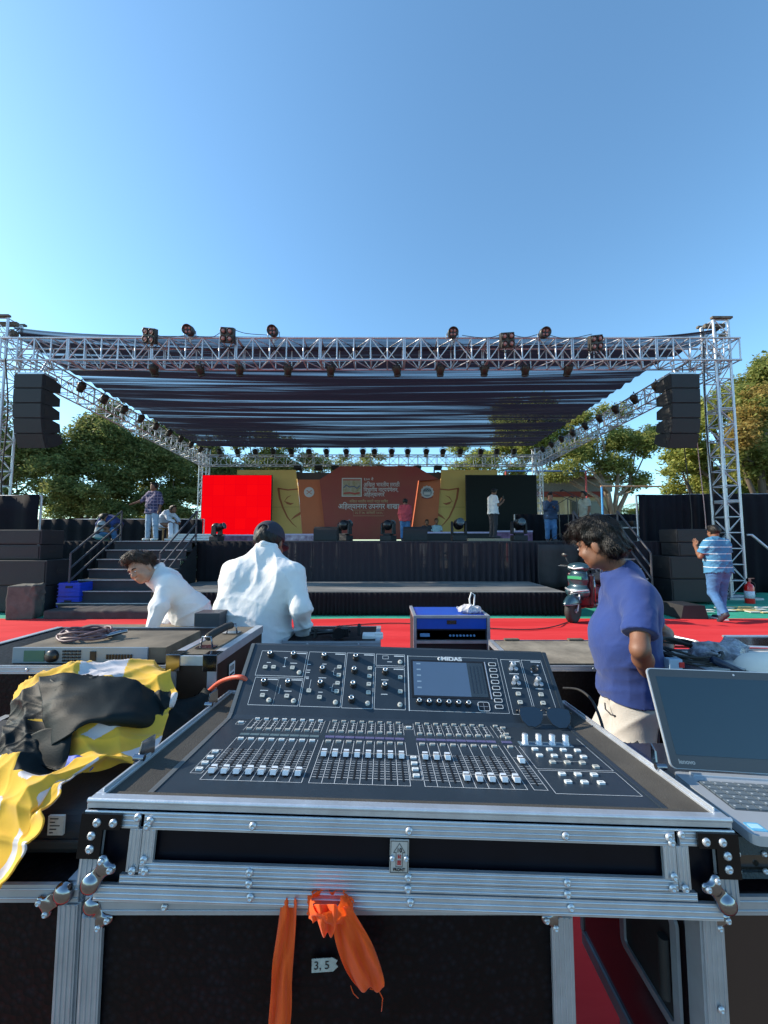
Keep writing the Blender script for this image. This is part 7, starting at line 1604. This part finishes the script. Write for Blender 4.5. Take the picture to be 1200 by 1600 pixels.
S = sdfL((-1.7, -.3, .55), (-.6, .3, .95), .012); S.cone(Lp(-.82, 0, .70), Lp(-1.40, 0, .76), .10, .09, .04, sq=((0, 0, 1), .6)); S.cone(Lp(-.84, -.08, .70), Lp(-1.2, -.08, .74), .07, .07, .04); S.cone(Lp(-.84, .08, .70), Lp(-1.2, .08, .74), .07, .07, .04); S.build('seat', black_mat, sc_rt)
b = MB(SM); b.cyl((-.62, .20, .28), (-.60, .32, .02), .012, n=6); b.build('side_stand', alu_d, sc_rt)

# ================================================================ PEOPLE
def V3(*a): return np.array(W(*a))
white_shirt = mat('white_shirt', (.82, .80, .79), .85, var=.04, vs=9, bump=.35, bs=30, trans=.12, sheen=.1)
blue_tee = mat('blue_tshirt', (.010, .034, .165), .85, var=.12, vs=7, bump=.3, bs=24, sheen=.2)
cream_tr = mat('cream_trousers', (.48, .46, .42), .85, var=.12, vs=12, bump=.15, bs=200)
dark_tr = mat('dark_trousers', (.035, .035, .042), .8, var=.15)
def bands(name, base, line, scale, wid, axis=2, plaid=False):
    m = mat(name, base, .85, var=.1); n = m.node_tree; b = n.nodes['Principled BSDF']; tc = n.nodes.new('ShaderNodeTexCoord'); sp_ = n.nodes.new('ShaderNodeSeparateXYZ'); n.links.new(tc.outputs['Object'], sp_.inputs[0])
    def band(ax, sc2):
        a = n.nodes.new('ShaderNodeMath'); a.operation = 'MULTIPLY'; a.inputs[1].default_value = sc2; n.links.new(sp_.outputs[ax], a.inputs[0])
        f_ = n.nodes.new('ShaderNodeMath'); f_.operation = 'FRACT'; n.links.new(a.outputs[0], f_.inputs[0]); c = n.nodes.new('ShaderNodeMath'); c.operation = 'LESS_THAN'; c.inputs[1].default_value = wid; n.links.new(f_.outputs[0], c.inputs[0]); return c
    c = band(axis, scale)
    if plaid:
        d = band(0, scale); mx_ = n.nodes.new('ShaderNodeMath'); mx_.operation = 'MAXIMUM'; n.links.new(c.outputs[0], mx_.inputs[0]); n.links.new(d.outputs[0], mx_.inputs[1]); c = mx_
    mix = n.nodes.new('ShaderNodeMixRGB'); src = b.inputs['Base Color'].links[0].from_socket; n.links.new(c.outputs[0], mix.inputs[0]); n.links.new(src, mix.inputs[1]); mix.inputs[2].default_value = (*line, 1); n.links.new(mix.outputs[0], b.inputs['Base Color']); return m
# --- man in the blue t-shirt
q_ = 1.10
def B3(px, py, Y): return V3(px, py, Y * q_)
J = dict(pel=B3(986, 1066, 1.52), waist=B3(977, 1005, 1.51), chest=B3(980, 940, 1.50), neck=B3(968, 893, 1.50), head=B3(936, 850, 1.50), hf=(-.60, .74, -.30), hu=(-.24, .15, .95),
         shL=B3(1000, 930, 1.39), shR=B3(962, 922, 1.62), elL=B3(1000, 1015, 1.28), elR=B3(1040, 990, 1.75), wrL=B3(1014, 1062, 1.42), wrR=B3(1042, 1031, 1.55), haL=(.6, .5, -.5), haR=(-.55, -.75, -.15), paL=(0, 1, 0), paR=(.3, -.3, -1),
         hiL=B3(994, 1075, 1.46), hiR=B3(984, 1075, 1.58), knL=(1.0, 1.63, .45), knR=(.95, 1.78, .45), anL=(1.06, 1.65, .08), anR=(1.0, 1.82, .08), toL=(.94, 1.71, .04), toR=(.88, 1.90, .04))
def hair_blue(Q, H, HM):
    Q.ell(H(0, -.020, .046), (.080, .098, .080), HM, .01, clips=[(H(0, .045, .045), HM @ np.array([0, .75, -.65])), (H(0, -.04, -.065), HM @ np.array([0, .1, -1.]))])
    Q.cone(H(-.03, .045, .095), H(-.02, .112, .085), .036, .020, .03); Q.cone(H(.03, .045, .095), H(.03, .105, .08), .036, .020, .03); Q.ell(H(0, .0, .105), (.062, .072, .026), HM, .03)
    Q.ell(H(-.045, -.07, -.03), (.028, .036, .045), HM, .03); Q.ell(H(.045, -.07, -.03), (.028, .036, .045), HM, .03); Q.ell(H(0, -.085, -.03), (.05, .024, .05), HM, .03)
    Q.warp(lambda P: folds(P @ HM, 77, 38, .007, [(.5, 1, .3), (.3, 1, -.4)], 5), .05)
bm = person('man in a plain blue t-shirt and cream trousers, hands clasped behind his back', J, .005, shirt=blue_tee, sleeve='short', trousers=cream_tr, hairfn=hair_blue, hs=.87, fat=.82, bulk=.84, shirt_wr=.005, woven=.006, hem=.04, shirt_f=14)
for k_, (pts) in enumerate(([(945, 1098, 1.50), (946, 1108, 1.49), (955, 1117, 1.47), (968, 1120, 1.455)],)):
    b = MB(); b.tube([B3(*q) for q in pts], .003, 6); b.build('pocket_seam', dark_tr, bm)
# --- man in white shirt and cap, from behind
J = dict(pel=V3(398, 1010, 2.12), waist=V3(400, 955, 2.16), chest=V3(405, 905, 2.18), neck=V3(415, 866, 2.22), head=V3(421, 848, 2.30), hf=(.12, .9, -.42), hu=(0, .4, .9),
         shL=V3(364, 893, 2.20), shR=V3(459, 896, 2.15), elL=V3(352, 952, 2.12), elR=V3(470, 950, 2.06), wrL=V3(366, 985, 2.38), wrR=V3(474, 992, 2.16), haR=(-.1, .5, -.7), paR=(-1, 0, 0),
         hiL=V3(383, 1018, 2.1), hiR=V3(413, 1018, 2.1), knL=(-.78, 2.15, .47), knR=(-.62, 2.15, .47), anL=(-.8, 2.1, .08), anR=(-.6, 2.1, .08), toL=(-.82, 2.25, .04), toR=(-.58, 2.25, .04))
def hair_cap(Q, H, HM): Q.ell(H(0, -.022, .015), (.080, .097, .075), HM, .01, clips=[(H(0, .0, .0), HM @ np.array([0, 1, .2])), (H(0, -.04, -.06), HM @ np.array([0, 0, -1.]))])
cm_ = person('man seen from behind in a white shirt and dark cap bending over the desk', J, .006, shirt=white_shirt, sleeve='long', trousers=dark_tr, fat=1.08, bulk=.98, shirt_wr=.003, woven=.010, hem=.06, hairfn=hair_cap, cap=1, shirt_f=19, open_collar=True)
hf = nrm(J['hf']); hu = nrm(np.array(J['hu']) - hf * np.dot(J['hu'], hf)); HM_ = np.stack([np.cross(hf, hu), hf, hu], 1); Hc = lambda x, y, z: J['head'] + HM_ @ np.array([x, y, z])
Q = SDF(J['head'] - .25, J['head'] + .25, .005); Q.ell(Hc(0, -.012, .035), (.088, .108, .094), HM_, .01, clips=[(Hc(0, -.0, .015), HM_ @ np.array([0, .1, -1.]))]); Q.ell(Hc(0, .13, .03), (.07, .07, .012), HM_, .01); Q.ell(Hc(0, -.115, .045), (.028, .03, .02), HM_, .004, 's')
Q.build('cap', mat('cap_navy', (.018, .02, .035), .8, var=.15), cm_)
# --- boy bending, looking at the camera
def Y3(px, py, Y): return V3(px, py, Y * 1.06)
J = dict(pel=Y3(317, 1003, 2.55), waist=Y3(300, 954, 2.54), chest=Y3(276, 915, 2.53), neck=Y3(247, 899, 2.52), head=Y3(222, 888, 2.44), hf=(-.28, -.90, -.34), hu=(-.42, -.18, .88),
         shL=Y3(262, 912, 2.38), shR=Y3(258, 905, 2.67), elL=Y3(249, 948, 2.30), elR=Y3(284, 945, 2.66), wrL=Y3(237, 982, 2.26), wrR=Y3(255, 980, 2.50), haL=(-.15, .1, -1), haR=(-.6, -.2, -.7), paL=(1, 0, 0), paR=(0, 0, -1),
         hiL=Y3(322, 992, 2.47), hiR=Y3(322, 990, 2.63), knL=(-1.30, 2.62, .46), knR=(-1.23, 2.80, .46), anL=(-1.23, 2.62, .08), anR=(-1.16, 2.82, .08), toL=(-1.38, 2.58, .04), toR=(-1.32, 2.80, .04))
def hair_boy(Q, H, HM):
    Q.ell(H(0, -.026, .045), (.080, .096, .084), HM, .01, clips=[(H(0, .035, .055), HM @ np.array([0, .8, -.55])), (H(0, -.02, -.035), HM @ np.array([0, -.2, -1.]))])
    for x, y, z, r in ((-.035, .045, .11, .035), (.0, .055, .118, .036), (.035, .045, .11, .034), (-.02, 0, .125, .035), (.03, -.01, .122, .035), (-.055, .03, .095, .028)): Q.ell(H(x, y, z), (r, r, r * .8), HM, .02)
    Q.warp(lambda P: folds(P, 78, 70, .008, None, 4), .05)
hair_br = mat('hair_brown', (.045, .028, .018), .5, var=.4, vs=40, bump=.5, bs=160)  # brown hair, lighter than the default hair colour
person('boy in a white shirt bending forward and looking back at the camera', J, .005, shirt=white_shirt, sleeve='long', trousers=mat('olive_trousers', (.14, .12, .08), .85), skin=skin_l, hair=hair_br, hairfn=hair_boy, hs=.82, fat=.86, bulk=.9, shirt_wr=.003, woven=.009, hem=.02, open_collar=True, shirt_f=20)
b = MB(); p = V3(233, 990, 2.26); b.bb((p[0] - .6, 2.15, p[2] - .02), (p[0] + .55, 2.6, p[2] - .055)); tg = empty('side_table', 'dark low table under the hands of the bending boy', 'table', (p[0], 2.3, 0)); b.build('table_top', dusty, tg)
for x in (-.58, .52): b = MB(); b.bb((p[0] + x, 2.2, 0), (p[0] + x + .03, 2.55, p[2] - .057)); b.build('leg', alu_d, tg)
# --- man in striped shirt walking away with a phone
p = WG(1127, 971); st_sh = bands('striped_shirt', (.05, .19, .34), (.55, .62, .66), 8.5, .11)
J = standing(p.x, p.y, 0, R(6), 1.70, neck=(0, .03, 1.45), head=(.01, .05, 1.585), hf=(.1, 1, -.1), hu=(0, 0, 1), elL=(-.27, .06, 1.14), wrL=(-.17, .25, 1.33), elR=(.27, .06, 1.14), wrR=(.13, .16, 1.47), haR=(-.2, .2, 1), haL=(.4, .4, .6), knL=(-.10, .03, .50), anL=(-.13, -.20, .16), toL=(-.13, -.10, .045), knR=(.10, .06, .49), anR=(.10, .08, .08), toR=(.12, .23, .04))
person('man in a blue striped t-shirt and jeans walking away with a phone at his ear', J, .010, shirt=st_sh, sleeve='short', trousers=denim, fat=1.12, bulk=1.05, shirt_wr=.012, hem=.06)
for i, (k, dx) in enumerate((('toR', 0),)): b = MB(); q = J[k]; b.box((q[0], q[1] - .09, .018), (.10, .30, .028)); b.build('shoe_sole', white_m, bpy.data.objects['person.003'] if 'person.003' in bpy.data.objects else None, bevel=.01)
b = MB(); q = J['wrR']; b.box((q[0] - .03, q[1] + .02, q[2] + .09), (.02, .07, .14)); tag(b.build('phone', black_plastic, None, bevel=.004), 'dark phone held at the ear of the man in the striped shirt', 'phone')
# --- man in plaid shirt on the left wing
plaid = bands('plaid_shirt', (.045, .045, .11), (.20, .16, .24), 11, .22, 2, True)
p = W(237, 846, 11.4); J = standing(p.x, 11.4, STAGE_Z, R(165), 1.74, hf=(.15, 1, 0), elR=(.36, .02, 1.20), wrR=(.46, .22, 1.10), elL=(-.27, -.02, 1.12), wrL=(-.30, .08, .90), knR=(.13, .02, .49), knL=(-.13, .02, .49), anR=(.16, 0, .08), anL=(-.14, 0, .08))
person('bearded man in a dark plaid shirt standing at the top of the left stairs', J, .014, shirt=plaid, sleeve='roll', trousers=denim_l, fat=1.18, bulk=1.05, shirt_wr=.012, hem=.12, hands=False, shoes=white_m, face=False)
# seated helper on a stool
white_k = mat('white_kurta', (.60, .66, .78), .85, var=.06); p = W(252, 838, 12.0)
J = standing(p.x, 12.0, STAGE_Z, R(-100), 1.65, pel=(0, -.05, .52), waist=(0, .02, .68), neck=(0, .28, .95), head=(0, .40, 1.02), shL=(-.17, .25, .90), shR=(.17, .25, .90), elL=(-.22, .42, .70), elR=(.22, .42, .70), wrL=(-.1, .55, .6), wrR=(.1, .55, .6), hiL=(-.09, 0, .50), hiR=(.09, 0, .50), knL=(-.12, .42, .52), knR=(.12, .42, .52), anL=(-.12, .46, .08), anR=(.12, .46, .08), toL=(-.12, .6, .04), toR=(.12, .6, .04))
person('person in pale clothes sitting bent forward behind the plaid shirt man', J, .014, shirt=white_k, sleeve='long', trousers=white_k, hands=False, face=False, hem=.1)
ws = empty('stool', 'small wooden stool under the person in pale clothes', 'stool', (p.x - .05, 12.0, STAGE_Z)); b = MB(); wd = mat('wood', (.35, .20, .08), .6, var=.2, vs=12, stretch=(1, 1, 6)); b.bb((p.x - .25, 11.85, STAGE_Z + .38), (p.x + .15, 12.15, STAGE_Z + .42)); b.build('seat', wd, ws)
for x in (-.22, .10):
    for y in (-.12, .12): b = MB(); b.bb((p.x + x, 12 + y - .02, STAGE_Z), (p.x + x + .04, 12 + y + .02, STAGE_Z + .378)); b.build('leg', wd, ws)
# pair at the left railing
p = W(176, 838, 11.8); navy = mat('navy_cloth', (.02, .04, .16), .85, var=.2)
J = standing(p.x, 11.8, STAGE_Z, R(80), 1.6, pel=(0, -.1, .55), waist=(0, .05, .68), neck=(0, .28, .80), head=(0, .42, .76), hf=(0, .7, -.7), shL=(-.17, .24, .78), shR=(.17, .24, .78), elL=(-.22, .38, .55), elR=(.22, .38, .55), wrL=(-.1, .5, .4), wrR=(.1, .5, .4), hiL=(-.1, -.1, .5), hiR=(.1, -.1, .5), knL=(-.15, .2, .45), knR=(.15, .2, .45), anL=(-.15, .0, .08), anR=(.15, 0, .08), toL=(-.15, .15, .04), toR=(.15, .15, .04))
person('person in navy crouching over at the top left railing', J, .014, shirt=navy, sleeve='long', trousers=dark_tr, hands=False, face=False)
p = W(155, 842, 11.6); J = standing(p.x, 11.6, STAGE_Z, R(-60), 1.5, pel=(0, 0, .22), waist=(0, .02, .38), neck=(0, .08, .66), head=(0, .12, .80), shL=(-.15, .06, .62), shR=(.15, .06, .62), elL=(-.3, .2, .60), elR=(.22, .15, .45), wrL=(-.35, .4, .62), wrR=(.12, .35, .4), hiL=(-.09, 0, .2), hiR=(.09, 0, .2), knL=(-.22, .38, .38), knR=(.22, .38, .38), anL=(-.15, .45, .08), anR=(.15, .45, .08), toL=(-.15, .58, .04), toR=(.15, .58, .04))
person('dark haired person in a black and white top sitting on the left wing floor', J, .014, shirt=bands('bw_top', (.35, .38, .42), (.03, .03, .04), 5, .4), sleeve='short', trousers=denim, hands=False, face=False)
# man in red
p = W(633, 843, 13.0); J = standing(p.x, 13.0, STAGE_Z, R(-15), 1.70 * .78, knL=(-.10, .02, .49)); J = standing(p.x, 13.0, STAGE_Z - .0, R(-15), 1.42, hf=(.1, 1, -.3), head=(0, .05, 1.58))
person('man in a red shirt seen from behind below the title board', J, .016, shirt=mat('red_shirt', (.42, .05, .07), .85, var=.1), sleeve='long', trousers=denim, hands=False, face=False)
# man in white shirt with phone on stage
p = W(771, 838, 12.9); J = standing(p.x, 12.9, STAGE_Z + .085, R(-75), 1.70, hf=(-.1, 1, -.35), neck=(0, .0, 1.44), head=(0, .06, 1.575), elR=(.2, .08, 1.10), wrR=(.12, .30, 1.22), elL=(-.2, .10, 1.12), wrL=(-.08, .34, 1.28), haR=(-.1, .6, .8), haL=(0, .5, .9))
person('man in a white shirt and dark trousers on stage holding up a phone', J, .013, shirt=white_shirt, sleeve='short', trousers=dark_tr, fat=1.15, hands=False, face=False, shirt_wr=.008)
b = MB(); q = (J['wrR'] + J['wrL']) / 2; b.box((q[0] + .06, q[1], q[2] + .12), (.02, .08, .15)); tag(b.build('phone', black_plastic), 'phone held up in both hands on the stage', 'phone')
# seated pair by the orange panel
for i, (px, lab, shm) in enumerate(((667, 'person of whom only the dark head shows below the right orange panel', dark_tr), (682, 'man in a pale blue shirt sitting below the grey emblem', mat('pale_blue_shirt', (.35, .50, .55), .85)))):
    p = W(px, 843, 16.3); J = standing(p.x, 16.3, STAGE_Z, R(180), 1.7, pel=(0, 0, .22), waist=(0, 0, .40), neck=(0, .02, .62 + .03 * i), head=(0, .04, .78 + .05 * i), shL=(-.17, 0, .58), shR=(.17, 0, .58), elL=(-.22, .1, .35), elR=(.22, .1, .35), wrL=(-.1, .3, .3), wrR=(.1, .3, .3), hiL=(-.09, 0, .2), hiR=(.09, 0, .2), knL=(-.25, .35, .25), knR=(.25, .35, .25), anL=(.0, .4, .08), anR=(.05, .45, .08), toL=(.1, .45, .04), toR=(-.1, .5, .04))
    person(lab, J, .016, shirt=shm, sleeve='short', trousers=dark_tr, hands=False, face=False)
# navy man and the man behind the boom stands
p = W(861, 840, 11.4); J = standing(p.x, 11.4, STAGE_Z - .02, R(170), 1.42, elR=(.2, .12, 1.15), wrR=(.05, .22, 1.42), elL=(-.22, .05, 1.12), wrL=(-.08, .25, 1.2))
person('person in a navy top and jeans beside the dark screen, hand at mouth', J, .014, shirt=mat('navy_top', (.015, .04, .09), .85, var=.1), sleeve='long', trousers=denim, hands=False, face=False)
p = W(915, 840, 12.5); J = standing(p.x, 12.5, STAGE_Z, R(100), 1.62)
person('man in a cream shirt behind the boom stands at the right of the stage', J, .016, shirt=mat('cream_shirt', (.36, .36, .30), .85, var=.1), sleeve='short', trousers=dark_tr, hands=False, face=False)
# ---------------------------------------------------------------- small stage gear
for i, (px, Y, h_, bx_) in enumerate(((889, 11.2, 1.25, -.45), (903, 11.5, 1.35, -.4), (875, 11.0, 1.1, .35))):
    p = W(px, 840, Y); rt = empty('boom_stand', ['black boom stand nearest the dark screen side of the right stage end', 'taller black boom stand at the right stage end', 'short black boom stand beside the person in navy'][i], 'microphone stand', (p.x, Y, STAGE_Z), group='boom stands on the right of the stage')
    b = MB(); b.cyl((p.x, Y, STAGE_Z + .1), (p.x, Y, STAGE_Z + h_), .014, n=6); b.build('pole', black_plastic, rt); b = MB(); b.cyl((p.x - bx_ * .5, Y, STAGE_Z + h_ - .12), (p.x + bx_, Y, STAGE_Z + h_ + .18), .011, n=6); b.cyl((p.x + bx_, Y, STAGE_Z + h_ + .18), (p.x + bx_ * 1.2, Y, STAGE_Z + h_ + .15), .025, n=8); b.build('boom', black_plastic, rt)
    for k in range(3): a = k * 2.09 + .4; b = MB(); b.cyl((p.x, Y, STAGE_Z + .22), (p.x + .28 * math.cos(a), Y + .28 * math.sin(a), STAGE_Z + .012), .010, n=6); b.build('leg', black_plastic, rt)
print('scene ready', len(bpy.data.objects))
